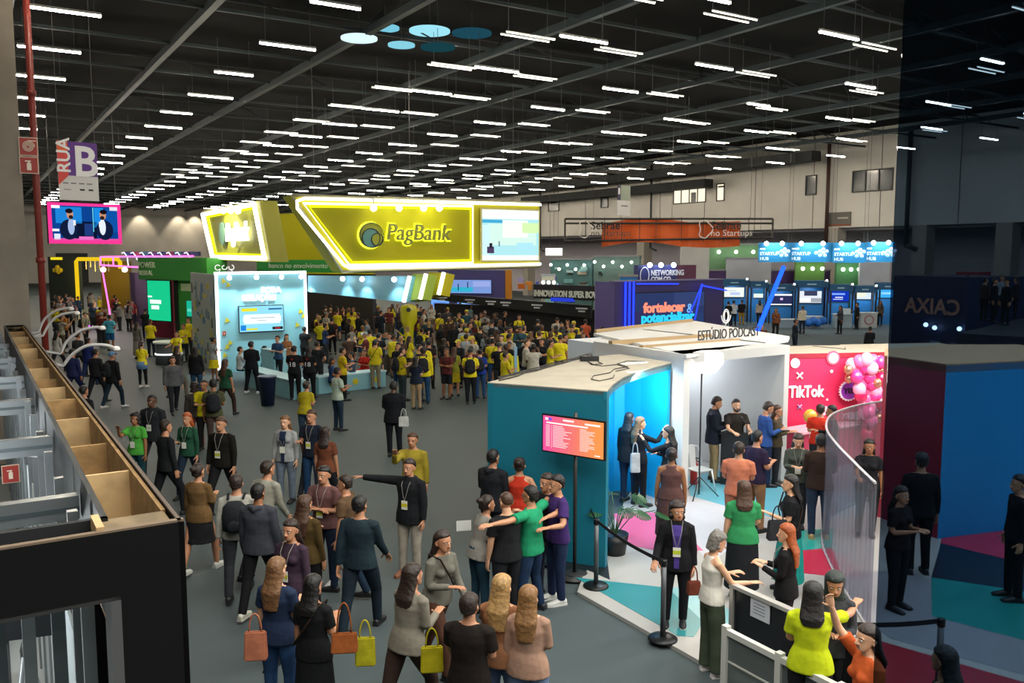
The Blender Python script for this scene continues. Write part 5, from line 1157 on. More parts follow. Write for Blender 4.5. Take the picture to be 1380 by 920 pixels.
# ---- second sign, along the hall axis
Ds = 38.0; gp = Wp(361, 342, Ds); lf = Wp(279, 342, 47.5); fN = fr2(lf, gp)
def uvN(px, py, w=0): q = hit(px, py, fN.O + fN.n * w, fN.n); return (q - fN.O).dot(fN.d), q.z
tl, tr, br, bl = uvN(272, 284), uvN(350, 270), uvN(365, 353), uvN(287, 350)
t = thing('side_yellow_sign', 'smaller slanted sign with thick glowing white border left of the big yellow sign', 'illuminated sign', fN((bl[0] + br[0]) / 2, br[1]))
s = MB(); P_ = [fN(*tl), fN(*tr), fN(*br), fN(*bl)]; s.prism([p - fN.n * .8 for p in P_], P_, mat('#9c9a3c', .55)); s.build('sign_box', t)
t2 = t
c1, c2, c3, c4 = uvN(277, 289), uvN(347, 275), uvN(361, 348), uvN(290, 346)
s = MB(); s.tube([fN(*p, .15) for p in (c1, c2, c3, c4)], .11, neon, 8, True); s.build('neon_tube', t)
d1, d2_, d3, d4 = uvN(282, 292), uvN(344, 280), uvN(357, 344), uvN(293, 342)
s = MB(); s.tube([fN(*p, .08) for p in (d1, d2_, d3, d4)], .06, ylm, 8, True); s.build('yellow_glow_tube', t)
u, v = uvN(304, 315); s = MB(); s.lathe(fN(u, v, .1), [(.58, 0), (.58, .1)], mat('#5c7f8c', .5), 30, ax=fN.n); s.build('round_logo', t)
u, v = uvN(308, 322); s = MB(); text(s, 'PagBank', fN, u + .3, v - .1, 1.25, emit('#fffff0', 2.6), w=.2, ext=.05, shear=.16, sx=.95, off=.03); s.build('glowing_lettering', t)
for px in (305, 315, 325, 335): u_, v_ = uvN(px, 284); s = MB(); s.ball(fN(u_, v_, .5), .16, emit('#ffff9c', 8)); s.build('spotlight', t)
light('SPOT', fN((d1[0] + d2_[0]) / 2, d1[1], 1.5), 500, '#ffffa8', .1, to=fN((d1[0] + d2_[0]) / 2, d3[1] + 1, 0), angle=2)
# little white emblem below it
u = (hit(305, 364, fB.O, fB.n) - fB.O).dot(fB.d); s = MB(); wm_ = emit('#f4f6ee', 1.1)
for k in range(3): s.tube([fB(u - .3 + .26 * k + .1 * math.cos(a), HB + .27 + .1 * math.sin(a) * (1 if k != 1 else .8), -.1) for a in [PI * .2 + 1.6 * PI * i / 10 + k for i in range(11)]], .018, wm_, 5)
s.tube([fB(u - .25, HB + .1, -.1), fB(u - .2, HB + .22, -.1)], .012, wm_, 4); s.tube([fB(u + .25, HB + .1, -.1), fB(u + .2, HB + .22, -.1)], .012, wm_, 4)
tag(s.build('neon_emblem'), 'curly white outline emblem standing on the light blue wall under the smaller sign', 'emblem')
# ---- yellow and green walls behind
p, q = Wp(352, 342, 52), Wp(500, 342, 50); f = fr2(p, q); L = (q - p).to_2d().length; z = lambda py, D=51: Wp(400, py, D).z
t = thing('yellow_green_booth', 'tall plain yellow wall with a green lettered band behind the yellow signs', 'exhibition booth', f(L / 2, 0))
s = MB(); s.box(f, 0, L * 1.3, z(350), z(287), -.6, 0, mat('#bdb608', .55)); s.build('yellow_wall', t)
s = MB(); s.box(f, -.3, L, z(367), z(350), -.5, .05, mat('#2f9a48', .55)); s.box(f, -.3, L, z(369), z(367), -.5, .08, mat('#c9c21c', .5)); s.box(f, 0, L, 0, z(369), -.6, -.1, mat('#2e2a27', .6)); s.build('green_band', t)
s = MB(); text(s, 'banco no envolvimento', f, .5, z(361), .42, mat('#e4f0e0', .5), w=.07, ext=.01, shear=.1); s.build('green_band_lettering', t)
# ---- green booth at left
p, q = Wp(191, 342, 47), Wp(286, 342, 44); f = fr2(p, q); L = (q - p).to_2d().length; U = lambda px: (hit(px, 380, f.O, f.n) - f.O).dot(f.d); Z = lambda px, py: hit(px, py, f.O, f.n).z
t = thing('green_booth', 'green booth with a glowing teal screen and a high plain green fascia', 'exhibition booth', f(L / 2, 0))
s = MB(); s.box(f, U(194), U(286), Z(230, 377), Z(230, 347), -1, .3, mat('#3c9440', .6)); s.build('fascia', t)
s = MB(); s.box(f, U(238), U(268), 0, Z(250, 377), -.4, 0, mat('#3f9e3e', .55)); s.box(f, U(236), U(240), 0, Z(236, 377), -.3, .1, mat('#1d2a22', .6)); s.build('wall_panel', t)
s = MB(); s.box(f, U(176), U(206), 0, Z(190, 377), -1.6, -1.2, mat('#8a2440', .6)); s.build('crimson_panel', t)
s = MB(); text(s, 'POWER', f, U(194), Z(194, 360), .42, mat('#cfe6c4', .5), w=.32, ext=.01, off=.01); text(s, 'REBRAL', f, U(195), Z(194, 370), .34, mat('#cfe6c4', .5), w=.32, ext=.01, off=.01); s.build('pale_lettering', t)
s = MB(); s.box(f, U(244), U(258), Z(250, 392), Z(250, 382), .0, .03, mat('#cfe6b4', .5)); s.build('pale_panel', t)
screen('x', 'x', f, U(206), U(236), Z(220, 431), Z(220, 378), .35, '#18c489', [(.0, .58, .2, .62, '#eafff4'), (.1, .42, .6, .52, '#eafff4'), (.15, .28, .5, .38, '#eafff4')], parent=t, st=.95, frame='#101a16')
screen('side_screen', 'small teal screen on the green wall beside the patterned wall', f, U(252), U(260), Z(255, 426), Z(255, 405), .08, '#1fbf9a', [(.1, .3, .8, .5, '#5fe0c0')], st=.8)
# ---- pink neon truss booth
p, q = Wp(140, 342, 56), Wp(200, 342, 53); f = fr2(p, q); L = (q - p).to_2d().length; U = lambda px: (hit(px, 380, f.O, f.n) - f.O).dot(f.d); Z = lambda px, py: hit(px, py, f.O, f.n).z
t = thing('neon_pink_booth', 'dark booth outlined by pink neon lines with a lit truss roof', 'exhibition booth', f(L / 2, 0))
s = MB(); s.box(f, U(144), U(158), 0, Z(150, 368), -2, -1.6, mat('#2a2430', .6)); s.box(f, U(158), U(177), 0, Z(165, 368), -1.6, -1.2, mat('#3d3442', .6)); s.build('dark_wall', t)
s = MB(); pk = emit('#ff5fc8', 2.6)
s.tube([f(U(141), Z(141, 366), .1), f(U(148), Z(148, 420), .1), f(U(156), Z(156, 436), .5)], .05, pk, 6); s.build('neon_line', t)
for (x0, y0, x1, y1) in ((141, 346, 266, 345), (141, 357, 193, 360), (141, 346, 141, 357), (158, 346, 158, 358)): s = MB(); s.tube([f(U(x0), Z(x0, y0), .2), f(U(x1), Z(x1, y1), .2)], .05, pk, 6); s.build('neon_line', t)
s = MB(); s.tube([f(U(150), .1, 1.6), f(U(168), .1, 1.9), f(U(172), .1, 1.2)], .07, emit('#b048f0', 2), 6); s.build('floor_neon', t)
s = MB(); colr = ['#27406a', '#8c2f48', '#2f6a7a', '#5a3474']
for i in range(9): x = 168 + i * 11; s.box(f, U(x), U(x + 10), Z(x, 345), Z(x, 339), -.3, -.1, mat(colr[i % 4], .5))
s.build('colour_boards', t)
for i in range(8):
    x = 168 + i * 12; s = MB(); s.tube([f(U(x), Z(x, 341), .1), f(U(x + 3), Z(x, 340), .1), f(U(x + 7), Z(x, 346), .1), f(U(x + 8), Z(x, 350 if i % 3 else 360), .1)], .035, emit('#dfe8ff', 1.6), 5); s.build('neon_arc', t)
for x in (152, 181): s = MB(); s.ball(f(U(x), Z(x, 363), .6), .16, emit('#ffffff', 14)); s.build('spotlight', t)
light('POINT', f(U(165), 3.0, 1.5), 220, '#f0d8f0', .2)
# ---- yellow arch booth far left
p, q = Wp(68, 342, 74), Wp(146, 342, 70); f = fr2(p, q); L = (q - p).to_2d().length; U = lambda px: (hit(px, 380, f.O, f.n) - f.O).dot(f.d); Z = lambda px, py: hit(px, py, f.O, f.n).z
t = thing('yellow_arch_booth', 'dark booth with a glowing yellow arch and hanging garlands at the far left', 'exhibition booth', f(L / 2, 0))
s = MB(); s.box(f, U(66), U(104), 0, Z(80, 346), -.5, 0, mat('#1f2b2c', .6)); s.build('dark_wall', t); s = MB(); s.box(f, U(104), U(142), 0, Z(120, 352), -2.5, -2.2, mat('#6a5612', .6)); s.build('gold_wall', t)
s = MB(); yl = emit('#f0c81e', .9); s.tube([f(U(104), .3, 0), f(U(104), Z(104, 352), 0), f(U(107), Z(107, 349), 0), f(U(160), Z(160, 349), 0), f(U(163), Z(163, 353), 0), f(U(163), Z(163, 362), 0)], .16, yl, 8); s.build('arch', t)
for x in range(110, 142, 6): s = MB(); s.tube([f(U(x), Z(x, 352), -.5), f(U(x), Z(x, 358 + (x * 7) % 9), -.5)], .05, mat('#d8d0a8', .5), 4); s.build('garland', t)
s = MB(); s.box(f, U(71), U(86), Z(80, 350), Z(80, 346.5), .02, .08, emit('#e8d224', 1.0)); s.build('yellow_sign', t)
s = MB()
for dx, dy in ((0, 0), (4, 1), (-4, 1), (0, -3), (1, 3)): s.ball(f(U(80 + dx), Z(80, 363 + dy), .1), .2, mat('#c9b21c', .5), sy=.4, n=8)
s.build('flower_shape', t)
light('POINT', f(U(120), 3.0, 1.0), 260, '#ffd870', .2)
s = MB(); fb = Fr(AB(AMAX, 0), DB); u0 = (hit(75, 345, fb.O, fb.n) - fb.O).dot(fb.d); u1 = (hit(118, 345, fb.O, fb.n) - fb.O).dot(fb.d); s.box(fb, u0, u1, 0, hit(90, 341, fb.O, fb.n).z, 0, .1, mat('#24282a', .6)); struct(s.build('door_1'))
for px in (188, 240, 262): q = hit(px, 284, fb.O, fb.n); light('SPOT', V(q.x, q.y, 12.5) - DA * 1.5, 900, '#ffeccb', .2, to=V(q.x, q.y, 6), angle=1.3)
# ---- yellow pod
yp = Wp(551, 440, 37); yp = V(yp.x, yp.y, 0); t = thing('yellow_pod', 'glossy yellow upright totem with a dark oval mark in the crowd', 'totem', yp)
s = MB(); f = Fr(yp, (1, .1)); loft(s, [(f(0, z_, 0), f.d * rx, V(0, .25, 0)) for z_, rx in ((0, .16), (1.0, .18), (1.6, .24), (1.8, .36), (2.25, .37), (2.45, .33), (2.52, .15))], mat('#cfc91c', .25, coat=.6), 18); s.build('totem_body', t)
s = MB(); s.lathe(f(.0, 2.3, .26), [(.07, 0), (.1, .02)], mat('#3a3f3a', .4), 14, ax=f.n); s.build('oval_mark', t)
s = MB(); bt = Wp(694, 480, 27.6); bt = V(bt.x, bt.y, 0); fy = Fr(bt, (1, .2))
tt_ = thing('flag_banner', 'slim yellow feather banner with a pale blue stripe among the crowd', 'banner', bt); s.prism([fy(-.18, 0, 0), fy(.22, 0, 0), fy(.1, 1.4, 0), fy(-.12, 1.4, 0)], [fy(-.18, 0, .04), fy(.22, 0, .04), fy(.1, 1.4, .04), fy(-.12, 1.4, .04)], mat('#d0c81a', .5)); s.build('banner_cloth', tt_)
s = MB(); s.prism([fy(-.02, .3, .04), fy(.05, .3, .04), fy(.06, 1.7, .04), fy(-.04, 1.7, .04)], [fy(-.02, .3, .08), fy(.05, .3, .08), fy(.06, 1.7, .08), fy(-.04, 1.7, .08)], mat('#7fa8c4', .5)); s.build('stripe', tt_)
# ---- black header wall and innovation lettering
p, q = Wp(583, 342, 52), Wp(801, 342, 46); f = fr2(p, q); L = (q - p).to_2d().length; U = lambda px: (hit(px, 400, f.O, f.n) - f.O).dot(f.d); Z = lambda px, py: hit(px, py, f.O, f.n).z
t = thing('black_counter_wall', 'long black header band over a dark bar wall behind the crowd', 'exhibition booth', f(L / 2, 0))
bk = mat('#14171a', .5)
s = MB(); s.prism([f(U(583), Z(583, 394), .3), f(U(802), Z(802, 411), .3), f(U(802), Z(802, 428), .3), f(U(583), Z(583, 402), .3)][::-1], [f(U(583), Z(583, 394), .5), f(U(802), Z(802, 411), .5), f(U(802), Z(802, 428), .5), f(U(583), Z(583, 402), .5)][::-1], bk); s.build('header_band', t)
s = MB(); s.box(f, 0, L, 0, 1.7, -.4, -.1, mat('#1d1c22', .6)); s.build('bar_wall', t)
for px in (603, 640, 668, 688, 730, 790):
    v_ = Z(px, 394 + (px - 583) * .078 + 7); s = MB(); s.box(f, U(px) - .35, U(px) + .35, v_ + .05, v_ + .13, .5, .52, mat('#c9ccd2', .5)); s.box(f, U(px) - .2, U(px) + .2, v_ - .1, v_ - .02, .5, .52, mat('#c9ccd2', .5)); s.build('header_caption', t)
fi = fr2(Wp(715, 342, 47.5), Wp(800, 342, 45)); zi = lambda px, py: hit(px, py, fi.O, fi.n).z; ui = lambda px: (hit(px, 400, fi.O, fi.n) - fi.O).dot(fi.d)
s = MB(); s.box(fi, ui(718), ui(801), zi(720, 402), zi(720, 383), -.3, -.05, mat('#1c1e26', .5)); text(s, 'INNOVATION SUPER BOWL', fi, ui(720), zi(720, 398.5), .47, mat('#d8dcd4', .4), w=.03, ext=.03, off=.016, sx=.74)
s.box(fi, ui(742), ui(772), zi(750, 406), zi(750, 401), -.2, .0, emit('#2a3fc8', .9)); tag(s.build('roof_sign'), 'pale INNOVATION SUPER BOWL lettering above the black header band', 'sign')
# purple wall with screens left of it
f = fr2(Wp(596, 342, 55), Wp(682, 342, 54)); U = lambda px: (hit(px, 400, f.O, f.n) - f.O).dot(f.d); Z = lambda px, py: hit(px, py, f.O, f.n).z
t = thing('purple_screen_booth', 'dark purple booth with wide blue screens behind the crowd', 'exhibition booth', f(2, 0))
s = MB(); s.box(f, U(590), U(682), 0, Z(640, 364), -.4, -.1, mat('#4a4686', .6)); s.box(f, U(681), U(688), 0, Z(680, 364), -.4, 0, mat('#c9821e', .6)); s.build('purple_wall', t)
screen('x', 'x', f, U(598), U(662), Z(630, 395), Z(630, 377), .0, '#7f9fe0', [(0, .1, .62, .45, '#38b8d8'), (.1, .3, .12, .8, '#20304a'), (.3, .2, .32, .7, '#20304a'), (.5, .4, .52, .85, '#20304a'), (.62, .5, .98, .9, '#a0b0ec')], parent=t, st=.85)
screen('wall_screen', 'left tall blue screen behind the crowd under the black header', f, U(585), U(609), Z(600, 424), Z(600, 402), .6, '#6fa8f0', [(.1, .3, .6, .5, '#9ad0ff'), (.1, .6, .9, .8, '#5a8ae8')], st=.95)
screen('wall_screen', 'right wide blue screen behind the crowd under the black header', f, U(620), U(662), Z(640, 420), Z(640, 403), .6, '#5f9cf0', [(.1, .3, .3, .9, '#86c4ff'), (.6, .2, .9, .7, '#4a7ae0')], st=.95)
for i in range(14):
    s = MB(); x = 684 + rr2.uniform(0, 60); y = 372 + rr2.uniform(0, 24); c = rr2.choice(['#6a5acc', '#4a5cc0', '#c96a20', '#2a3f8c', '#a9a6d8', '#d08a30']); s.box(f, U(x), U(x + rr2.uniform(3, 9)), Z(x, y + rr2.uniform(2, 8)), Z(x, y), -.6 - i * .1, -.4 - i * .1, mat(c, .5)); s.build('display_box', t)
# ---- purple booth with lettering
f = fr2(Wp(829, 342, 37.6), Wp(974, 342, 41)); U = lambda px: (hit(px, 400, f.O, f.n) - f.O).dot(f.d); Z = lambda px, py: hit(px, py, f.O, f.n).z
pur = mat('#352a55', .55); t = thing('purple_lettered_booth', 'dark purple booth with blue neon lines and a large coloured lettering screen', 'exhibition booth', f(3, 0))
zt_ = Z(829, 380); s = MB(); s.box(f, 0, U(974), 0, zt_, -.4, 0, pur); s.build('front_wall', t)
s = MB(); g1 = Wp(803, 342, 38.6); s.prism([V(g1.x, g1.y, 0), f(0, 0, 0), f(0, 0, -.3), V(g1.x, g1.y + .3, 0)], [V(g1.x, g1.y, zt_), f(0, zt_, 0), f(0, zt_, -.3), V(g1.x, g1.y + .3, zt_)], mat('#5a4f8c', .6)); s.build('side_wall', t)
s = MB(); s.box(f, -.05, U(974), zt_, zt_ + .06, -.4, .05, mat('#6d6a80', .5)); s.build('top_trim', t)
bn = emit('#1f36ff', 2.6)
for x in (841, 846.5, 852): s = MB(); s.tube([f(U(x), .3, .1), f(U(x), zt_, .1)], .045, bn, 6); s.build('neon_line', t)
for (x0, y0, x1, y1) in ((852, 382, 908, 382), (938, 384, 973, 391), (940, 382, 924, 422), (940, 382, 931, 430), (940, 382, 938, 392)): s = MB(); s.tube([f(U(x0), Z(x0, y0), .3), f(U(x1), Z(x1, y1), .3)], .03, bn, 6); s.build('neon_line', t)
screen('x', 'x', f, U(855), U(948), Z(900, 443), Z(900, 394), .05, '#33406f', [(0, 0, .3, .5, '#3a3768'), (.3, 0, 1, .4, '#2f4678'), (.55, .6, 1, 1, '#3a4a7a')], parent=t, st=.75)
s = MB(); text(s, 'fortalecer', f, U(866), Z(866, 421), .62, emit('#ff8a70', 1.2), w=.09, ext=.02, off=.022); text(s, '&', f, U(924), Z(924, 421), .62, emit('#6fa8ff', 1.2), w=.09, ext=.01); text(s, 'potencializar', f, U(863), Z(863, 434.5), .62, emit('#2fc0e8', 1.2), w=.09, ext=.02, off=.022, sx=1.0); s.build('lettering', t)
# tall diagonal blue tube
qa, qb = Wp(1056, 360, 36), Wp(1022, 443, 33); s = MB(); s.tube([qb - (qa - qb).normalized() * 1.0, qa], .09, emit('#1a4cff', 2.8), 8); t = tag(s.build('neon_tube'), 'tall slanting bright blue neon tube before the blue kiosks', 'neon tube')
s = MB(); s.tube([V(qb.x - .5, qb.y - .4, 0), V(qb.x - .5, qb.y - .4, 2.0)], .05, mat('#222222'), 6); 
# ---- networking booth
f = fr2(Wp(858, 342, 47), Wp(938, 342, 49)); U = lambda px: (hit(px, 370, f.O, f.n) - f.O).dot(f.d); Z = lambda px, py: hit(px, py, f.O, f.n).z
t = thing('networking_booth', 'dark blue and maroon booth fascia with white lettering and three spotlights', 'exhibition booth', f(2, 0))
s = MB(); s.box(f, U(860), U(912), 0, Z(880, 357), -.4, 0, mat('#2b3270', .6)); s.build('blue_fascia', t); s = MB(); s.box(f, U(912), U(938), 0, Z(920, 357), -.4, 0, mat('#5a2c44', .6)); s.build('maroon_fascia', t)
s = MB(); text(s, 'NETWORKING', f, U(877), Z(877, 371), .42, mat('#e4e6f0', .4), w=.02, ext=.01, off=.012, sx=.82); text(s, 'COM.CO', f, U(877), Z(877, 380), .42, mat('#e4e6f0', .4), w=.02, ext=.01, off=.012, sx=.82); s.build('lettering', t)
s = MB(); s.tube([f(U(868) + .3 * math.cos(a), Z(868, 371) + .45 * math.sin(a), .05) for a in [2 * PI * i / 14 for i in range(14)]], .03, mat('#e4e6f0', .4), 5, True); s.build('outline_emblem', t)
for x in (871, 886, 903): s = MB(); s.ball(f(U(x), Z(x, 357), .3), .14, emit('#dfe8ff', 12)); s.build('spotlight', t)
boxes = [('blue_display_box', 'bright blue block beside the networking booth', 836, 859, 46, 46, 373, '#1a78c0'),
    ('green_partition', 'pale green lit partition wall right of the orange banner', 955, 1024, 62, 62, 330, '#6f9a72'),
    ('white_partition', 'white partition panel behind the networking booth', 918, 956, 56, 56, 331, '#c9cdc9'),
    ('white_partition', 'wide white panel with faint marks before the green partition', 980, 1040, 61, 61, 349, '#b9bcc4'),
    ('green_partition', 'olive green panel under the blue hanging banner', 1073, 1112, 60.2, 60.2, 352, '#5f8a3f'),
    ('green_partition', 'mid green panel at the right under the blue hanging banner', 1128, 1160, 59.8, 59.8, 353, '#4f8a5a'),
    ('white_partition', 'bright white panel between the green panels under the blue banner', 1160, 1200, 58.6, 58.6, 350, '#c4c9d4'),
    ('purple_partition', 'long dark purple partition behind the blue kiosks', 950, 1120, 61.2, 61.2, 365, '#4a2f66'),
    ('teal_glass_booth', 'teal tinted booth with many small lamps beyond the big sign', 742, 798, 62, 60, 350, '#55807f'),
    ('grey_teal_booth', 'grey green booth before the far columns, right of the teal one', 800, 862, 60, 58, 346, '#6f8c86'),
    ('cream_booth', 'low cream booth under the big sign screen', 730, 748, 50, 50, 372, '#b5ab98')]
for nm, lab, x0, x1, da, db, ytop, c in boxes:
    f = fr2(Wp(x0, 342, da), Wp(x1, 342, db)); L = (Wp(x1, 342, db) - Wp(x0, 342, da)).to_2d().length; zt2 = Wp(x0, ytop, da).z; t = thing(nm, lab, 'exhibition booth', f(L / 2, 0))
    s = MB(); s.box(f, 0, L, 0, zt2, -.3, 0, mat(c, .55, noise=.1, scale=.8)); s.build('booth_wall', t); s = MB(); s.box(f, -.05, L + .05, zt2, zt2 + .12, -.3, .06, mat('#8a8d90', .5)); s.build('top_trim', t)
    if 'teal' in nm or 'cream' in nm:
        s = MB()
        for i in range(16): u, v = rr2.uniform(.2, max(.3, L - .8)), rr2.uniform(1.2, max(1.3, zt2 - .5)); s.box(f, u, u + rr2.uniform(.2, .7), v, v + rr2.uniform(.1, .4), 0, .08 + .01 * i, mat(rr2.choice(['#3a3430', '#7fb4b4', '#2a3a3c', '#a8c9c4', '#584438', '#c4b49c']), .5))
        s.build('shelf_goods', t)
        for i in range(5): s = MB(); s.ball(f(L * (i + .5) / 5, zt2 - .35 - .3 * (i % 2), .5), .1, emit('#f2fff8', 7)); s.build('booth_lamp', t)
    if nm == 'green_partition':
        for i in range(3): s = MB(); s.ball(f(L * (i + .5) / 3, zt2 - .5, .5), .13, emit('#e6ffd8', 8)); s.build('booth_lamp', t)
for k, x in enumerate((741, 752)):
    q = Wp(x, 340, 56); s = MB(); s.box(Fr(q, (1, .1)), -.25, .25, -.2, .28, -.25, .25, emit('#f6f2e8', 1.5)); s.tube([q + UP * .28, q + UP * 7.2], .015, mat('#444444'), 4); tag(s.build('cube_lamp'), ['left', 'right'][k] + ' glowing white cube lamp beside the big sign', 'lamp', 'cube lamps beside the big sign')
# ---- orange banner on truss ring
fo = fr2(Wp(762, 342, 51), Wp(1040, 342, 49)); U = lambda px: (hit(px, 320, fo.O, fo.n) - fo.O).dot(fo.d); Z = lambda px, py: hit(px, py, fo.O, fo.n).z
t = thing('truss_frame', 'dark rectangular truss frame hanging around the orange banner', 'truss', fo(6, 5)); tm_ = mat('#3f3a38', .5, metal=.3)
for (x0, y0, x1, y1) in ((762, 295, 1040, 295), (762, 301, 1040, 301), (762, 325, 1040, 320), (762, 295, 762, 325), (1040, 295, 1040, 321)): s = MB(); s.tube([fo(U(x0), Z(x0, y0), .3), fo(U(x1), Z(x1, y1), .3)], .06, tm_, 5); s.build('truss_tube', t)
for x in (790, 815, 838, 862, 884, 918, 947, 975, 1008): s = MB(); s.tube([fo(U(x), Z(x, 293), .3), fo(U(x), Z(x, 326), .3)], .025, tm_, 4); s.build('upright', t)
for x in (800, 905, 1010): s = MB(); s.tube([fo(U(x), Z(x, 294), .2), fo(U(x), 12, .2)], .012, tm_, 4); s.build('hanger_cable', t)
orm = mat('#e2641f', .6, noise=.15, scale=.6); s = MB(); N = 40
def wav(i): x = i / N; px = 811 + 186 * x; return px, 302 - 7 * math.sin(PI * min(1, x * 1.6)) * (x < .62) - 4 * x, 333 - 6 * math.sin(PI * x * 1.8) * (x < .6) - 3 * x + (3 * math.sin((x - .55) * 6) if x > .55 else 0)
for i in range(N):
    a_, ta, ba = wav(i); b_, tb_, bb_ = wav(i + 1); wa, wb = .15 * math.sin(i * .8), .15 * math.sin((i + 1) * .8)
    s.hexa([fo(U(a_), Z(a_, ba), wa), fo(U(b_), Z(b_, bb_), wb), fo(U(b_), Z(b_, bb_), wb - .03), fo(U(a_), Z(a_, ba), wa - .03), fo(U(a_), Z(a_, ta), wa), fo(U(b_), Z(b_, tb_), wb), fo(U(b_), Z(b_, tb_), wb - .03), fo(U(a_), Z(a_, ta), wa - .03)], orm)
bmesh.ops.remove_doubles(s.bm, verts=s.bm.verts, dist=.002); tag(s.build('orange_banner'), 'long wavy orange fabric banner hanging inside the truss frame', 'banner')
for k, (x, yb) in enumerate(((797, 309), (957, 309))):
    s = MB(); text(s, 'Sebrae', fo, U(x), Z(x, yb), .62, mat('#2e2220', .5), w=.45, ext=.02, off=.01); text(s, 'no Startups', fo, U(x), Z(x, yb + 9), .5, mat('#e4ddd6' if k else '#5a4a44', .5), w=.45, ext=.01, off=.0)
    s.tube([fo(U(x - 8) + .35 * math.cos(a) * (1 + .3 * math.cos(3 * a)), Z(x, yb) + .5 * math.sin(a), .45) for a in [2 * PI * i / 24 for i in range(24)]], .035, mat('#e4ddd6', .5), 5, True)
    tag(s.build('banner_lettering'), ['left', 'right'][k] + ' Sebrae lettering with an outline emblem on the orange banner', 'lettering')
# ---- blue startup banners with spotlights
for k, (x0, x1, da, db, y0, y1) in enumerate(((1022, 1064, 52, 51.5, 327, 353), (1064, 1122, 51.8, 51.3, 327, 353), (1122, 1166, 51, 50.5, 327, 354), (1166, 1206, 50.8, 50.3, 326, 353))):
    f = fr2(Wp(x0, 342, da), Wp(x1, 342, db)); L = (Wp(x1, 342, db) - Wp(x0, 342, da)).to_2d().length; z0, z1 = Wp(x0, y1, da).z, Wp(x0, y0, da).z
    t = thing('blue_hanging_banner', ['leftmost', 'second', 'third', 'rightmost'][k] + ' blue hanging STARTUP HUB banner with cube graphics, counted from the left', 'banner', f(L / 2, z0), 0, 'blue hanging banners')
    s = MB(); s.box(f, 0, L, z0, z1, -.06, 0, mat('#137cb0', .55)); s.build('banner_panel', t)
    s = MB(); text(s, 'STARTUP', f, L * .05, z0 + .42, .26, mat('#dff0fa', .5), w=.012, ext=.005, off=.008); text(s, 'HUB', f, L * .05, z0 + .12, .26, mat('#dff0fa', .5), w=.012, ext=.005, off=.008); s.box(f, L * .05, L * .22, z0 + .75, z0 + .85, 0, .01, mat('#dff0fa', .5)); s.build('lettering', t)
    s = MB()
    for i, (dx, dy) in enumerate(((0, 0), (.22, .1), (.4, 0), (.22, -.15), (.4, .22), (.6, .1), (.5, -.15))): 
        for a in range(3): s.prism([f(L * .62 + dx + .12 * math.cos(b), z0 + .55 + dy + .12 * math.sin(b), .01) for b in [PI / 2 + a * 2 * PI / 3 + j * PI / 3 for j in range(3)]] + [f(L * .62 + dx, z0 + .55 + dy, .01)], [f(L * .62 + dx + .12 * math.cos(b), z0 + .55 + dy + .12 * math.sin(b), .03) for b in [PI / 2 + a * 2 * PI / 3 + j * PI / 3 for j in range(3)]] + [f(L * .62 + dx, z0 + .55 + dy, .03)], mat(['#cfe8f4', '#7fc0e0', '#e9d9f0'][a], .5))
    s.build('cube_graphic', t)
    for u in (.25, .75): s = MB(); s.ball(f(L * u, z1 - .05, .35), .13, emit('#e8fbff', 14)); s.build('spotlight', t)
    light('SPOT', f(L * .5, z1 + .1, .9), 130, '#d8f4ff', .1, to=f(L * .5, z0 + .3, 0), angle=2.0)
    for u in (.1, L - .1): s = MB(); s.tube([f(u, z1, -.03), f(u, 12, -.03)], .01, mat('#555555'), 4); s.build('hanger', t)
# ---- blue kiosks
K = [(975, 1013, 376, (979, 1006, 388, 401), '#e8f0e8', [(.3, .2, .8, .5, '#b8c8e8'), (.1, .6, .6, .7, '#c8d0d8')]), (1013, 1038, 379, (1018, 1031, 391, 402), '#dff0e8', [(.0, .5, 1, 1, '#2c6f9a')]), (1038, 1077, 383, (1043, 1072, 397, 412), '#2a2f55', [(0, .85, 1, 1, '#f2f6fa'), (0, 0, 1, .1, '#f2f6fa'), (.45, .45, .58, .65, '#d8b8e8')]),
     (1077, 1121, 378, (1083, 1113, 393, 409), '#dfe6ee', [(.2, .6, .8, 1, '#3a3f5a'), (.52, .05, 1, .4, '#9aa0a8'), (0, .05, .5, .4, '#f4f4fa')]), (1121, 1155, 383, (1123, 1150, 391, 407), '#1433b0', [(.1, .55, .8, .7, '#7fa8ff'), (.3, .3, .7, .38, '#dfe8ff'), (.2, .15, .7, .2, '#dfe8ff')]), (1155, 1187, 385, (1158, 1180, 389, 404), '#d2e4f2', [(.1, .2, .7, .8, '#e6ecd8'), (.1, .85, .9, .9, '#8fb0cc')]), (1187, 1215, 381, (1189, 1212, 387, 402), '#3aa8f0', [(.2, .3, .8, .5, '#8fd4ff')])]
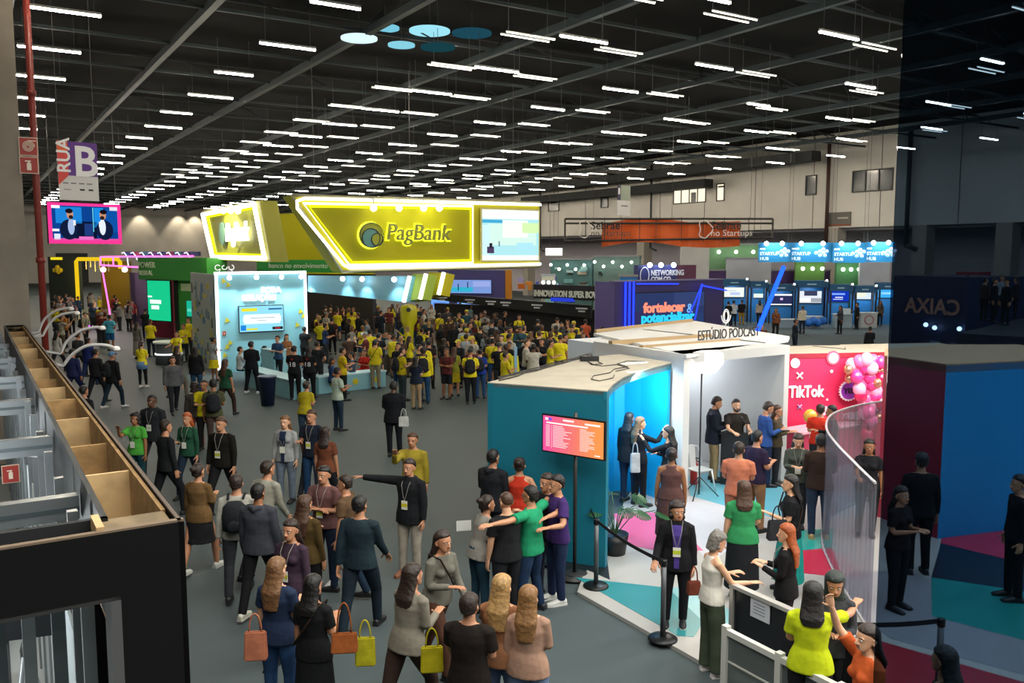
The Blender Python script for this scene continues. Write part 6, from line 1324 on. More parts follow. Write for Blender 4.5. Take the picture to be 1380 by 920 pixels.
for k, (x0, x1, yt, (sx0, sx1, sy0, sy1), bg, it) in enumerate(K):
    D = 58.6 - k * .42; f = fr2(Wp(x0, 342, D), Wp(x1, 342, D - .2)); L = (Wp(x1, 342, D - .2) - Wp(x0, 342, D)).to_2d().length - .12; zt2 = Wp(x0, yt, D).z
    U = lambda px: (hit(px, 400, f.O, f.n) - f.O).dot(f.d); Z = lambda px, py: hit(px, py, f.O, f.n).z
    t = thing('blue_kiosk', '%s blue display kiosk counted from the left, with black posts and a wall screen' % ordn(k), 'kiosk', f(L / 2, 0), 0, 'blue display kiosks')
    s = MB(); s.box(f, 0, L, 0, zt2 - .1, -1.3, -1.2, mat('#0d6296', .5)); s.build('back_wall', t)
    s = MB(); s.box(f, -.02, L + .02, zt2 - .45, zt2, -1.2, 0, mat('#0f5580', .5)); s.build('fascia', t)
    s = MB(); s.box(f, L * .3, L * .6, zt2 - .28, zt2 - .2, 0, .02, mat('#a8cbe0', .5)); s.build('name_strip', t)
    for u in (0, L - .1): s = MB(); s.box(f, u, u + .1, 0, zt2 - .45, -.1, 0, mat('#11161c', .5)); s.build('post', t)
    s = MB(); s.ball(f(L * .9, zt2 + .02, .25), .07, emit('#f2f6ff', 5)); s.box(f, L * .85, L * .95, zt2 - .08, zt2, 0, .3, mat('#d8dde2', .4)); s.build('spotlight', t)
    screen('x', 'x', f, U(sx0), U(sx1), Z(sx0, sy1), Z(sx0, sy0), -1.1, bg, it, parent=t, st=1.0)
    light('AREA', f(L / 2, zt2 - .5, -.5), 26, '#cfe8ff', .8, to=f(L / 2, 0, -.9))
for k, (x0, x1, yt, yb, c, lab) in enumerate(((1050, 1077, 431, 460, '#7d8f9c', 'grey counter of the third blue kiosk from the left'), (1084, 1112, 427, 455, '#a9b8c4', 'pale counter with blue bean shapes in the fourth kiosk'), (1129, 1152, 424, 452, '#8fa2ac', 'rounded grey counter with a laptop in the fifth kiosk'), (1164, 1186, 422, 450, '#aab0b0', 'pale counter with a round red ring mark in the sixth kiosk'))):
    D = 54.4; f = fr2(Wp(x0, 342, D), Wp(x1, 342, D)); L = (x1 - x0) * D / 1156; zt2 = Wp(x0, yt, D).z; t = thing('kiosk_counter', lab, 'counter', f(L / 2, 0))
    s = MB(); s.box(f, 0, L, 0, zt2, -.5, 0, mat(c, .5)); s.build('counter_body', t); s = MB(); s.box(f, -.04, L + .04, zt2, zt2 + .05, -.54, .04, mat('#c9d0d4', .4)); s.build('counter_top', t)
    if k == 2: s = MB(); s.box(f, L * .45, L * .95, zt2 + .05, zt2 + .4, -.2, -.15, mat('#c9dbe6', .4)); s.build('laptop_lid', t)
    if k == 3: s = MB(); s.tube([f(L / 2 + .28 * math.cos(a), zt2 * .55 + .28 * math.sin(a), .01) for a in [2 * PI * i / 20 for i in range(20)]], .035, mat('#a85a6a', .5), 5, True); s.build('ring_mark', t)
    if k == 1:
        s = MB()
        for i in range(4): s.ball(f(.3 + i * .3, .35 + .12 * (i % 2), .35), .26, mat('#1c64b8', .6), n=10)
        tag(s.build('bean_bags'), 'cluster of bright blue bean bags before the pale kiosk counter', 'bean bag', None, 'stuff')
# round info table left
q = G(228, 490); t = thing('round_info_desk', 'round white lit info desk beside the staff in yellow shirts', 'desk', q); s = MB(); s.lathe(q, [(.55, 0), (.5, .9)], mat('#5c6468', .5), 24); s.build('drum', t); s = MB(); s.lathe(q + UP * .9, [(.62, 0), (.62, .08)], mat('#dfe2e0', .4), 24); s.build('desk_top', t); s = MB(); s.lathe(q + UP * .42, [(.56, 0), (.56, .06)], emit('#f2f6f4', 1.5), 24); s.build('light_ring', t)
# ---------------------------------------------------------------- booth lights: softbox's own, others unseen, added to brighten studio, alcove and red wall
light('POINT', AB(ac + 2.6, (bc + C2b) / 2 + .4, 2.5), 90, '#eaf3ff', .25)
light('AREA', sb + V(0, -.15, 0), 22, '#fff2e0', .6, to=sb + V(.4, -3, -1))
light('AREA', V(2.35, 15.3, 2.6), 60, '#d8f0ff', .5, to=V(1.9, 16.2, 1.0))
light('AREA', V(2.2, 14.2, 2.62), 40, '#d8f0ff', .4, to=V(1.7, 15.2, .8))
light('AREA', fR(LR * .5, 3.4, 1.8), 95, '#fff0f0', 1.5, to=fR(LR * .5, 1.4, 0))
# ================================================================ the people
def P(px, py, face, label, z0=0.0, **k):
    k.setdefault('wd', 1.05 + .013 * ((int(px) * 7 + int(py)) % 10))
    h = k.get('h', 1.72 if k.get('sex', 'm') == 'm' else 1.63); k['h'] = h
    zt = h if k.get('legs') != 'sit' else h - .44 * h / 1.745
    o = person(at_head(px, py, zt, z0), face, label, **k); o['px'] = (px, py); return o
Y1, Y2 = '#dccc20', '#e8d826'
D1 = dict(det=1)
# --- on and beside the platform at the right
staff = P(913, 676, 190, 'woman in black suit and purple shirt with a lanyard, holding the belt post', .05, sex='f', h=1.58, hair='curly', hc='b', skin='m', top='jacket', tc='#15161a', bc='#15161a', arms=('post', 'down'), yaw=-18, det=1, badge='#b9c832', extras=('purplefront',), shoes='#111114', sole='#d8d8d8')
w2 = P(962, 716, 78, 'woman in white sleeveless top and olive trousers standing at the railed barrier', .0, sex='f', h=1.64, hair='bob', hc='g', skin='l', top='tank', tc='#d8d3c8', bot='wide', bc='#46503f', arms=('table', 'phone'), det=1, pitch=18, shoes='#e2ddd8')
P(1003, 648, 8, 'woman in green T-shirt and long black skirt seen from behind', .05, sex='f', h=1.64, hair='long', hc='n', skin='l', top='tee', tc='#35935a', bot='longskirt', bc='#1c1e22', arms=('phone', 'down'), det=1)
P(1062, 706, 300, 'woman with long copper red hair in black, standing behind the railed barrier', .05, sex='f', h=1.62, hair='longer', hc='r', skin='l', top='long', tc='#141416', bot='trousers', bc='#17181c', arms=('phone', 'phone'), det=1, badge='#b9c832')
P(1067, 640, 285, 'woman with curly black hair in a black top and turquoise skirt', .05, sex='f', h=1.66, hair='long', hc='k', skin='l', top='tee', tc='#17181b', bot='longskirt', bc='#1f9d92', arms=('hip', 'phone'), det=1, extras=('strap',))
P(1107, 585, 15, 'person in dark brown top, jeans and sandals on the crimson floor patch', .05, h=1.74, hair='short', hc='k', skin='t', top='long', tc='#33241c', bc='#27384c', arms=('phone', 'phone'), det=1, shoes='#a88a5a')
P(1076, 583, 195, 'woman in olive shirt with a lanyard looking down at her hands', .05, sex='f', h=1.64, hair='long', hc='b', skin='l', top='long', tc='#4a5048', bot='trousers', bc='#2a2c30', arms=('phone', 'phone'), det=1, pitch=20, badge='#e2e2dc')
P(1032, 541, 85, 'man in blue shirt leaning over the studio desk', .05, hair='short', hc='b', skin='m', top='long', tc='#2f4f8c', bc='#1b2742', arms=('phone', 'phone'), det=1, pitch=20, extras=('glasses',))
P(1047, 546, 120, 'woman with glasses and patterned blouse behind the man in blue shirt', .05, sex='f', h=1.62, hair='long', hc='n', skin='m', top='long', tc='#4a4030', bc='#202226', arms=('phone', 'phone'), det=1, extras=('glasses',))
P(1056, 520, 30, 'tall woman with long dark hair and black T-shirt beside the studio opening', .05, sex='f', h=1.7, hair='longer', hc='b', skin='m', top='tee', tc='#1a1b1e', bc='#1e2228', arms=('down', 'phone'), det=1)
P(992, 538, 175, 'bearded man behind the tall dark counter in the studio', .05, h=1.72, hair='crop', hc='b', skin='l', top='tee', tc='#2a2520', bc='#222428', arms=('table', 'table'), det=1, extras=('beard',))
P(963, 534, 100, 'man in navy jacket and khaki trousers standing in the studio', .05, h=1.76, hair='short', hc='b', skin='m', top='jacket', tc='#1a1f2c', bc='#97825f', arms=('phone', 'phone'), det=1, pitch=15, badge='#d8d8d4')
P(996, 596, 20, 'person in coral orange T-shirt with back turned before the studio', .05, h=1.66, hair='short', hc='b', skin='m', top='tee', tc='#c27458', bc='#a26a52', arms=('phone', 'phone'), det=1)
P(1020, 580, 60, 'man in dark purple shirt and khaki trousers before the studio', .05, h=1.72, hair='short', hc='k', skin='m', top='tee', tc='#2a2038', bc='#8c6a4a', arms=('phone', 'phone'), det=1)
P(1106, 545, 20, 'person in bright orange red shirt before the red wall', .05, h=1.6, hair='short', hc='b', skin='m', top='tee', tc='#c9321e', bc='#282a30', arms=('phone', 'phone'), det=1)
P(1122, 546, 290, 'dark haired man in black beside the person in orange red shirt', .05, h=1.7, hair='short', hc='k', skin='t', top='long', tc='#15161a', bc='#1a1c20', arms=('phone', 'down'), det=1)
P(905, 604, 10, 'person in dusty brown sleeveless dress with back turned near the alcove', .05, sex='f', h=1.64, hair='bun', hc='b', skin='t', top='tank', tc='#5a3d3a', bot='gown', bc='#5a3d3a', arms=('down', 'down'), det=1)
P(862, 562, 70, 'woman with long ash blond hair in black clothes before the blue alcove', .05, sex='f', h=1.66, hair='longer', hc='l', skin='l', top='long', tc='#16181c', bc='#17191d', arms=('eye', 'down'), det=1)
P(848, 556, 40, 'person in dark jacket with a pink bag behind the ash blond woman', .05, sex='f', h=1.7, hair='long', hc='k', skin='m', top='jacket', tc='#1e2024', bc='#1f3146', arms=('phone', 'down'), det=1)
ph = P(902, 575, 300, 'woman with dark hair in black holding a phone up in the alcove', .05, sex='f', h=1.62, hair='longer', hc='k', skin='m', top='long', tc='#15171b', bc='#1a1c22', arms=('phone', 'eye'), det=1)
P(1172, 592, 200, 'woman in black T-shirt behind the curved silver partition', .05, sex='f', h=1.62, hair='long', hc='k', skin='t', top='tee', tc='#15151a', bc='#1a1a1e', arms=('table', 'down'), det=1)
P(1096, 785, 20, 'woman in neon yellow top with dark hair at the bottom right', 0, sex='f', h=1.66, hair='long', hc='k', skin='m', top='tee', tc='#c3d21a', bc='#16171a', arms=('out', 'phone'), det=1)
P(1125, 768, 195, 'person with dark green headscarf and grey clothes at the bottom right', .05, sex='f', h=1.62, hair='scarf', hc='#16241f', skin='m', top='long', tc='#3c3e42', bot='trousers', bc='#33353a', arms=('phone', 'phone'), det=1, pitch=15)
P(1172, 842, 260, 'person with dark hair and orange top low at the right edge of the barrier', 0, sex='f', h=1.6, hair='long', hc='b', skin='l', top='tee', tc='#c65a2a', bc='#3a1d58', arms=('raise', 'phone'), det=1)
P(1276, 872, 330, 'dark haired head low at the right behind the tinted glass', 0, sex='f', h=1.62, hair='long', hc='k', skin='m', top='long', tc='#17181b', bc='#17181b', det=1)
P(1270, 567, 90, 'person with long hair in black before the maroon wall behind tinted glass', .05, sex='f', h=1.66, hair='longer', hc='k', skin='m', top='long', tc='#14151a', bc='#14151a', arms=('phone', 'phone'), det=1)
P(1316, 576, 270, 'person in black before the blue wall behind tinted glass', .05, sex='m', h=1.66, hair='short', hc='k', skin='m', top='long', tc='#131419', bc='#131419', arms=('phone', 'phone'), det=1)
P(1376, 640, 280, 'person in black cut by the right frame edge behind tinted glass', .05, h=1.72, hair='short', hc='k', skin='m', top='long', tc='#121318', bc='#121318', det=1)
P(1214, 655, 150, 'woman holding a paper behind tinted glass, left of the tall black figure', .05, sex='f', h=1.64, hair='long', hc='b', skin='m', top='tee', tc='#1d1417', bc='#17181c', arms=('phone', 'phone'), det=1)
P(1243, 610, 10, 'tall person in black seen from behind through the tinted glass', .05, h=1.8, hair='short', hc='k', skin='m', top='long', tc='#0f1014', bc='#0f1014', det=1)
for i, (x, y, c, b) in enumerate(((1304, 370, '#16181c', '#16181c'), (1328, 374, '#3a322c', '#2a2a2a'), (1341, 375, '#14161a', '#14161a'), (1351, 371, '#8f9aa4', '#22252a'), (1358, 376, '#1a1c20', '#1a1c20'), (1371, 373, '#2a2226', '#1a1c20'))):
    P(x, y, 20 + 60 * i, ['person in black beside the mirrored lettering booth', 'person in brown top before the lit white booth', 'broad person in black before the lit white booth', 'person in pale shirt behind the group at the lit white booth', 'person in dark clothes, lowest of the group by the white booth', 'dark haired woman at the far right beyond the white booth'][i] + ', through tinted glass', 2.1, h=1.68, sex='f' if i in (5,) else 'm', hair='long' if i == 5 else 'short', top='long', tc=c, bc=b)
# --- further foreground walkers, lower left and bottom centre
P(548, 762, 40, 'large person in taupe blouse left of the dark brown T-shirt at the bottom', sex='f', h=1.66, hair='longer', hc='b', skin='m', top='long', tc='#7c766a', bot='trousers', bc='#3a2a24', arms=('phone', 'fwd'), legs='walk', det=1, wd=1.2, lean=6)
P(712, 790, 15, 'woman with dark blond hair and peach top at the bottom centre right', sex='f', h=1.64, hair='longer', hc='#8a6238', skin='l', top='long', tc='#a88470', bot='trousers', bc='#6a7c9c', arms=('phone', 'down'), det=1, wd=1.12)
P(484, 668, 15, 'person in dark teal clothes with back turned in the middle of the hall', h=1.74, hair='short', hc='k', skin='m', top='long', tc='#1c2c34', bc='#16242e', arms=('fwd', 'back'), legs='walk', det=1)
P(318, 640, 350, 'person in white and grey shirt and dark backpack near the black booth', h=1.7, hair='short', hc='b', skin='m', top='long', tc='#a09e94', bc='#2a2c30', arms=('fwd', 'back'), legs='walk', det=1, extras=('backpack',))
P(392, 700, 200, 'person in plum top walking toward the camera at lower left', sex='f', h=1.66, hair='long', hc='b', skin='m', top='long', tc='#3c2c3a', bc='#1a1c22', arms=('phone', 'down'), legs='walk', det=1, badge='#c8c83a')
P(232, 480, 150, 'person in grey hoodie crossing the left aisle', h=1.7, hair='short', hc='k', skin='m', top='hoodie', tc='#5a5c60', bc='#23262c', legs='walk')
P(222, 566, 40, 'man in black beside the lime green top woman, walking away', h=1.76, hair='short', hc='b', skin='m', top='long', tc='#1a1c1f', bc='#17191d', legs='walk', det=1)
P(438, 575, 10, 'woman in rust coloured top with back turned beside the navy T-shirt', sex='f', h=1.62, hair='long', hc='b', skin='m', top='tee', tc='#6a3c28', bc='#2a2c34', legs='walk', det=1)
# --- group embracing in the centre
P(716, 655, 300, 'man in green polo shirt and jeans with glasses, hugging his neighbours, back turned', h=1.72, hair='short', hc='k', skin='m', top='tee', tc='#1f8f63', bc='#1f3350', arms=('side', 'side'), legs='apart', det=1, extras=('glasses',), shoes='#22242a')
P(683, 664, 330, 'bald man with glasses in black T-shirt, left of the man in green', h=1.7, hair='bald', hc='n', skin='l', top='tee', tc='#1c1d20', bc='#1e2024', arms=('hug', 'down'), det=1, extras=('glasses',), shoes='#22345c', sole='#dddddd')
P(738, 638, 230, 'man in black T-shirt at the back of the embracing group', h=1.72, hair='short', hc='b', skin='m', top='tee', tc='#191a1e', bc='#2a3040', arms=('down', 'hug'), det=1)
P(752, 640, 250, 'man in purple T-shirt and jeans, right of the man in green', h=1.76, hair='short', hc='k', skin='m', top='tee', tc='#3c2560', bc='#202d4c', arms=('down', 'waistback'), det=1, shoes='#d8d8d4')
P(700, 617, 5, 'person in sleeveless red top with back turned before the teal wall', sex='f', h=1.66, hair='bun', hc='b', skin='m', top='tank', tc='#b5301c', bot='slim', bc='#7c2f24', arms=('hip', 'phone'), det=1)
P(664, 606, 35, 'man in dark hoodie at the left corner of the teal booth', h=1.76, hair='short', hc='k', skin='m', top='hoodie', tc='#1b1d22', bc='#23262c', arms=('phone', 'phone'), det=1)
P(645, 668, 60, 'person in light grey top leaning at the left of the embracing group', sex='f', h=1.6, hair='bun', hc='b', skin='m', top='long', tc='#8c8880', bc='#1f3c4c', arms=('phone', 'phone'), det=1, lean=12)
P(552, 618, 205, 'man in black leather jacket and beige trousers taking a selfie', h=1.74, hair='short', hc='b', skin='m', top='jacket', tc='#16181c', bc='#a39a8c', arms=('side', 'down'), det=1, badge='#c8b82a', shoes='#7a4a34')
P(556, 583, 190, 'person in khaki and yellow behind the man taking a selfie', h=1.72, hair='short', hc='n', skin='m', top='long', tc='#9c8a2c', bc='#4a4638', arms=('eye', 'down'))
P(530, 514, 5, 'man in black suit with back turned, white bag in hand', h=1.76, hair='crop', hc='k', skin='d', top='jacket', tc='#14161b', bc='#171a20', arms=('phone', 'phone'), det=1)
P(454, 495, 50, 'man in pale green T-shirt and jeans in the open aisle', h=1.7, hair='short', hc='k', skin='t', top='tee', tc='#a9b8a8', bc='#1e3040', arms=('phone', 'phone'), det=1)
# --- blurred foreground walkers
P(588, 712, 130, 'woman with dark hair and grey blouse crossing the foreground', sex='f', h=1.66, hair='long', hc='b', skin='m', top='long', tc='#6c6a60', bot='trousers', bc='#4a2f22', arms=('phone', 'fwd'), legs='walk', lean=8, det=1, extras=('strap',))
P(676, 775, 20, 'woman with long blond highlighted hair at the bottom centre', sex='f', h=1.68, hair='longer', hc='d', skin='l', top='long', tc='#9a6848', bot='trousers', bc='#5a6a88', arms=('phone', 'fwd'), det=1)
P(632, 800, 15, 'person in dark brown T-shirt at the bottom centre beside the blond woman', h=1.66, hair='short', hc='b', skin='m', top='tee', tc='#1c1512', bc='#1a1b1e', arms=('phone', 'fwd'), det=1)
P(372, 752, 20, 'woman with long fair hair, denim top and pink waist belt at bottom left', sex='f', h=1.68, hair='longer', hc='l', skin='l', top='tee', tc='#22304a', bot='trousers', bc='#2c4a72', arms=('phone', 'down'), det=1)
P(421, 775, 20, 'woman in black dress with black hair beside the woman in denim', sex='f', h=1.62, hair='long', hc='k', skin='m', top='tee', tc='#121315', bot='longskirt', bc='#131416', arms=('phone', 'down'), det=1, extras=('strap',))
P(266, 625, 15, 'woman in long mustard brown cardigan and dark leggings near the black booth', sex='f', h=1.64, hair='bun', hc='b', skin='m', top='cardigan', tc='#6a5030', bot='skirt', bc='#1c1d1f', arms=('phone', 'down'), legs='walk', det=1, shoes='#c8c8c0')
P(298, 562, 195, 'man in black with a yellow badge walking beside the mustard cardigan', h=1.76, hair='short', hc='n', skin='m', top='long', tc='#14130f', bc='#141416', legs='walk', det=1, badge='#b9b83a')
P(252, 556, 190, 'woman in green jacket and blue top in the left aisle', sex='f', h=1.64, hair='long', hc='r', skin='m', top='long', tc='#1f4a36', bc='#1c2a3a', arms=('phone', 'down'), legs='walk', det=1, badge='#d8d8cc')
P(347, 652, 12, 'person in grey sweatshirt and black trousers, back turned in the left aisle', h=1.74, hair='short', hc='k', skin='t', top='hoodie', tc='#3a3c44', bc='#111214', legs='walk', det=1, shoes='#b9b6a8')
P(352, 622, 30, 'person in off white sweater left of centre', h=1.72, hair='short', hc='b', skin='m', top='long', tc='#8f8d80', bc='#3a3d40', arms=('fwd', 'back'), legs='walk', lean=10, det=1)
P(384, 560, 188, 'woman in striped light jacket and navy top with a badge', sex='f', h=1.66, hair='longer', hc='l', skin='l', top='cardigan', tc='#9a9c9c', bc='#6a7684', det=1, badge='#d8dcc8', extras=('shirtfront',))
P(420, 552, 200, 'man in navy T-shirt and jeans beside the striped jacket', h=1.76, hair='short', hc='n', skin='m', top='tee', tc='#1a2230', bc='#24466a', arms=('phone', 'down'), det=1, badge='#c8c83a')
P(437, 628, 200, 'person with crossed arms in dusty rose top and dark jeans', h=1.72, hair='short', hc='k', skin='m', top='tee', tc='#6a4a48', bc='#1a2236', arms=('crossed', 'crossed'), det=1, badge='#c8c83a', shoes='#b8b8b8')
P(410, 668, 20, 'person with long brown hair and olive top beside the crossed arms', sex='f', h=1.66, hair='longer', hc='n', skin='m', top='long', tc='#4a3a1c', bc='#161618', arms=('down', 'phone'), det=1, shoes='#dddddd')
P(466, 640, 280, 'person in teal grey clothes walking left in the middle of the hall', h=1.7, hair='short', hc='b', skin='m', top='tee', tc='#5a4430', bc='#1a2c40', arms=('hug', 'down'), legs='walk', det=1)
P(262, 515, 330, 'woman in black and white patterned top talking in the left aisle', sex='f', h=1.64, hair='curly', hc='b', skin='m', top='long', tc='#3a3530', bc='#8a4a3a', arms=('phone', 'down'), det=1)
P(275, 512, 180, 'man in yellow T-shirt and glasses facing the backpack man', h=1.7, hair='bald', hc='b', skin='m', top='tee', tc=Y1, bc='#1c1d20', arms=('phone', 'phone'))
P(287, 511, 345, 'man in olive T-shirt with a grey backpack', h=1.74, hair='short', hc='k', skin='t', top='tee', tc='#4a4c34', bc='#4a3a34', arms=('phone', 'down'), det=1, extras=('backpack',))
P(205, 532, 190, 'man in dark grey jacket with a white badge in the left aisle', h=1.78, hair='bald', hc='k', skin='d', top='jacket', tc='#23262a', bc='#1a1c20', det=1, badge='#c8d0b8', legs='walk')
P(182, 556, 185, 'woman in lime green top beside the man in dark grey jacket', sex='f', h=1.62, hair='curly', hc='k', skin='t', top='tee', tc='#4aa03c', bc='#1a4048', arms=('eye', 'down'), det=1, badge='#d8d8cc')
P(150, 474, 25, 'man with black backpack and blue cap near the arched lamps', h=1.74, hair='cap', hc='#4a7fae', skin='m', top='jacket', tc='#17181a', bc='#1c2e3a', extras=('backpack',), legs='walk', shoes='#c8c8c8')
P(190, 460, 5, 'woman in yellow T-shirt with denim jacket tied round the waist', sex='f', h=1.64, hair='pony', hc='b', skin='l', top='tee', tc=Y2, bot='slim', bc='#1a1d22', arms=('phone', 'phone'), shoes='#d8d8d8', extras=(('tied', '#6a8fb4'),))
P(147, 424, 5, 'broad man in cyan T-shirt and blue shorts in the far left aisle', h=1.76, hair='crop', hc='k', skin='t', top='tee', tc='#4aa6c4', bot='shorts', bc='#1f5f94', arms=('hip', 'hip'))
P(202, 430, 10, 'person in yellow T-shirt and dark jeans beside the info desk', h=1.74, hair='bald', hc='n', skin='t', top='tee', tc=Y2, bc='#1c2230', arms=('phone', 'phone'))
P(184, 434, 20, 'woman in patterned grey blouse left of the info desk', sex='f', h=1.66, hair='long', hc='b', skin='m', top='long', tc='#6a6660', bot='longskirt', bc='#8a8682')
P(238, 446, 190, 'staff person in yellow polo leaning on the info desk', h=1.66, hair='short', hc='b', skin='m', top='tee', tc=Y1, bc='#9a9c9c', arms=('table', 'table'))
P(247, 436, 200, 'staff person in yellow shirt right behind the info desk', h=1.68, hair='crop', hc='b', skin='m', top='tee', tc=Y2, bc='#26282c', arms=('down', 'table'))
P(254, 428, 210, 'tall staff person in yellow shirt beside the patterned wall', h=1.76, hair='crop', hc='b', skin='m', top='tee', tc=Y2, bc='#26282c')
P(238, 466, 30, 'person in dark striped jacket walking toward the light blue booth', h=1.72, hair='long', hc='b', sex='f', skin='m', top='cardigan', tc='#3c3a3a', bc='#6a6258', arms=('back', 'fwd'), legs='walk', extras=('backpack',))
P(263, 467, 5, 'person in black jacket and jeans with back turned', h=1.66, hair='long', hc='k', sex='f', skin='m', top='jacket', tc='#16171b', bc='#2a4a68')
P(287, 454, 40, 'woman in pale top with yellow bag beside the patterned wall', h=1.64, hair='bun', hc='k', sex='f', skin='t', top='tee', tc='#9aa0a0', bot='skirt', bc=Y1, arms=('hip', 'phone'))
P(303, 484, 20, 'woman with very long hair and green shirt near the light blue booth', h=1.66, hair='longer', hc='n', sex='f', skin='m', top='tee', tc='#1f4a34', bc='#3a2a26', legs='walk')
P(338, 460, 10, 'man in black suit with white shoes before the light blue wall', h=1.76, hair='short', hc='k', skin='m', top='jacket', tc='#14171d', bc='#161a22', arms=('phone', 'phone'), shoes='#e2e2e2', legs='apart', det=1)
P(323, 467, 60, 'man in white shirt sitting left of the man in black suit', h=1.72, legs='sit', hair='short', hc='k', skin='m', top='long', tc='#b8c4c8', bc='#1a2c40', arms=('table', 'table'))
P(396, 466, 10, 'man in black jersey with number 18, left of the pair', h=1.76, hair='short', hc='k', skin='m', top='tee', tc='#131519', bc='#131519', arms=('phone', 'phone'), extras=(('num', '18'),))
P(416, 467, 8, 'person in black jersey with number 18, right of the pair', h=1.7, hair='long', sex='f', hc='k', skin='m', top='tee', tc='#15171b', bc='#15171b', arms=('phone', 'phone'), extras=(('num', '18'),))
P(410, 514, 15, 'person in yellow T-shirt bending below the numbered jerseys', h=1.6, hair='bun', sex='f', hc='b', skin='m', top='tee', tc='#a8991c', bc='#33465a', arms=('phone', 'phone'), lean=10)
P(419, 560, 20, 'dark haired man in dark top in the open aisle', h=1.6, hair='short', hc='b', skin='m', top='tee', tc='#2c2a2a', bc='#23262c', legs='walk')
C2 = [(356, 466, 60, '#1c1d20', '#1c1f26', 'f', 'long', 'seated woman in black at the light blue counter', 'sit'), (374, 452, 200, '#2c4a6c', '#1c1f26', 'm', 'short', 'man in blue shirt behind the light blue counter', 0), (386, 450, 150, '#9a6a44', '#2a2420', 'f', 'longer', 'woman with long hair and tan top behind the counter', 0),
      (410, 440, 20, '#17181b', '#1a1c20', 'm', 'short', 'man in black holding a phone at the booth corner', 0), (427, 460, 15, '#1a1d22', '#2a2c30', 'm', 'crop', 'broad man in black T-shirt with hands on hips', 0), (438, 436, 60, '#22304c', '#2a2c30', 'm', 'short', 'man in navy shirt leaning forward at the crowd edge', 0),
      (447, 482, 80, '#24406c', '#1c2028', 'f', 'long', 'person in blue top sitting on the long counter', 'sit'), (461, 468, 60, '#c4a81c', '#1c1d20', 'm', 'short', 'big man in mustard yellow T-shirt facing right by the long counter', 0), (474, 474, 260, '#3a4a5c', '#8a7a60', 'm', 'short', 'seated man in grey blue shirt and khaki shorts', 'sit'), (491, 471, 200, '#b82c20', '#b82c20', 'f', 'longer', 'woman in red dress sitting on the long counter', 'sit'),
      (505, 458, 10, '#c9b91e', '#8f866c', 'm', 'short', 'man in yellow T-shirt and beige trousers with a shoulder strap', 0), (541, 468, 60, '#c6b41e', '#3a4a4c', 'm', 'crop', 'man in yellow T-shirt and teal backpack facing right', 0), (560, 480, 20, '#1a2436', '#a08a6a', 'f', 'long', 'person in navy top and beige trousers with orange bag', 0), (578, 458, 12, '#2a2220', '#1a1c20', 'm', 'short', 'man in dark brown shirt with back turned at the crowd edge', 0),
      (612, 468, 8, '#8a8a2c', '#b8a81e', 'f', 'longer', 'woman with long hair and yellow skirt with back turned', 0), (628, 450, 20, '#a8b0bc', '#1c3a44', 'm', 'short', 'man in pale grey shirt beside the woman in yellow skirt', 0), (647, 470, 10, '#1f3a8c', '#2a4a74', 'f', 'bun', 'person in royal blue top carrying a dark backpack', 0), (664, 456, 5, '#c9bb20', '#2c4c78', 'm', 'crop', 'broad man in yellow T-shirt and jeans with a shoulder strap', 0),
      (681, 474, 60, '#c6b620', '#1c1d20', 'm', 'crop', 'man in yellow T-shirt looking down beside the cream roof', 0), (682, 440, 355, '#c8ba22', '#17181c', 'm', 'crop', 'man in yellow T-shirt and black trousers, left of the feather banner', 0), (705, 440, 5, '#cabb22', '#15171c', 'm', 'crop', 'man in yellow T-shirt and black trousers, right of the feather banner', 0), (725, 430, 10, '#2c2420', '#8a6a5a', 'm', 'short', 'person in dark patterned shirt and striped trousers, backpack on', 0),
      (742, 458, 90, '#cbbd22', '#1c1d20', 'm', 'short', 'man in yellow T-shirt using a phone above the cream roof', 0), (757, 440, 10, '#2c1c18', '#1c1d20', 'f', 'long', 'person in dark brown top with raised arms near the roof', 0), (771, 440, 200, '#c9b920', '#1c1d20', 'f', 'long', 'woman in yellow T-shirt facing the camera near the roof', 0), (786, 468, 90, '#2c2440', '#1c1d20', 'm', 'short', 'man with dark hair half hidden behind the cream roof', 0), (789, 430, 20, '#c25a3c', '#1c1d20', 'm', 'short', 'person in coral shirt at the right end of the crowd', 0),
      (818, 428, 20, '#c2a81c', '#2a2a30', 'm', 'bald', 'man in yellow T-shirt before the purple side wall', 0), (812, 440, 60, '#55585c', '#2a2a30', 'm', 'short', 'person in grey before the purple side wall', 0), (838, 440, 90, '#7a5848', '#2a2a30', 'm', 'short', 'seated looking man in brown before the lettered purple booth', 0),
      (590, 405, 150, '#16202c', '#16202c', 'm', 'short', 'man in dark suit on the far side by the tall blue screen', 0), (620, 408, 200, '#7fa0a8', '#26384a', 'm', 'short', 'man in pale teal shirt between the far blue screens', 0), (636, 410, 190, '#7898a0', '#26384a', 'm', 'short', 'man in grey teal shirt before the right blue screen', 0)]
for x, y, fc, tc, bc, sx, hr, lab, lg in C2:
    ex = ('strap',) if 'shoulder strap' in lab else (('backpack',) if 'backpack' in lab else ())
    P(x, y, fc, lab, sex=sx, hair=hr, hc='k' if hr != 'longer' else 'n', skin=random.choice('mmtl'), top='tee' if tc != '#a8b0bc' else 'long', tc=tc, bc=bc, bot='skirt' if 'skirt' in lab else 'trousers', arms=('raise', 'raise') if 'raised' in lab else (('hip', 'hip') if 'hips' in lab else ('phone', 'phone')), legs=lg or 'stand', extras=ex, det=0)
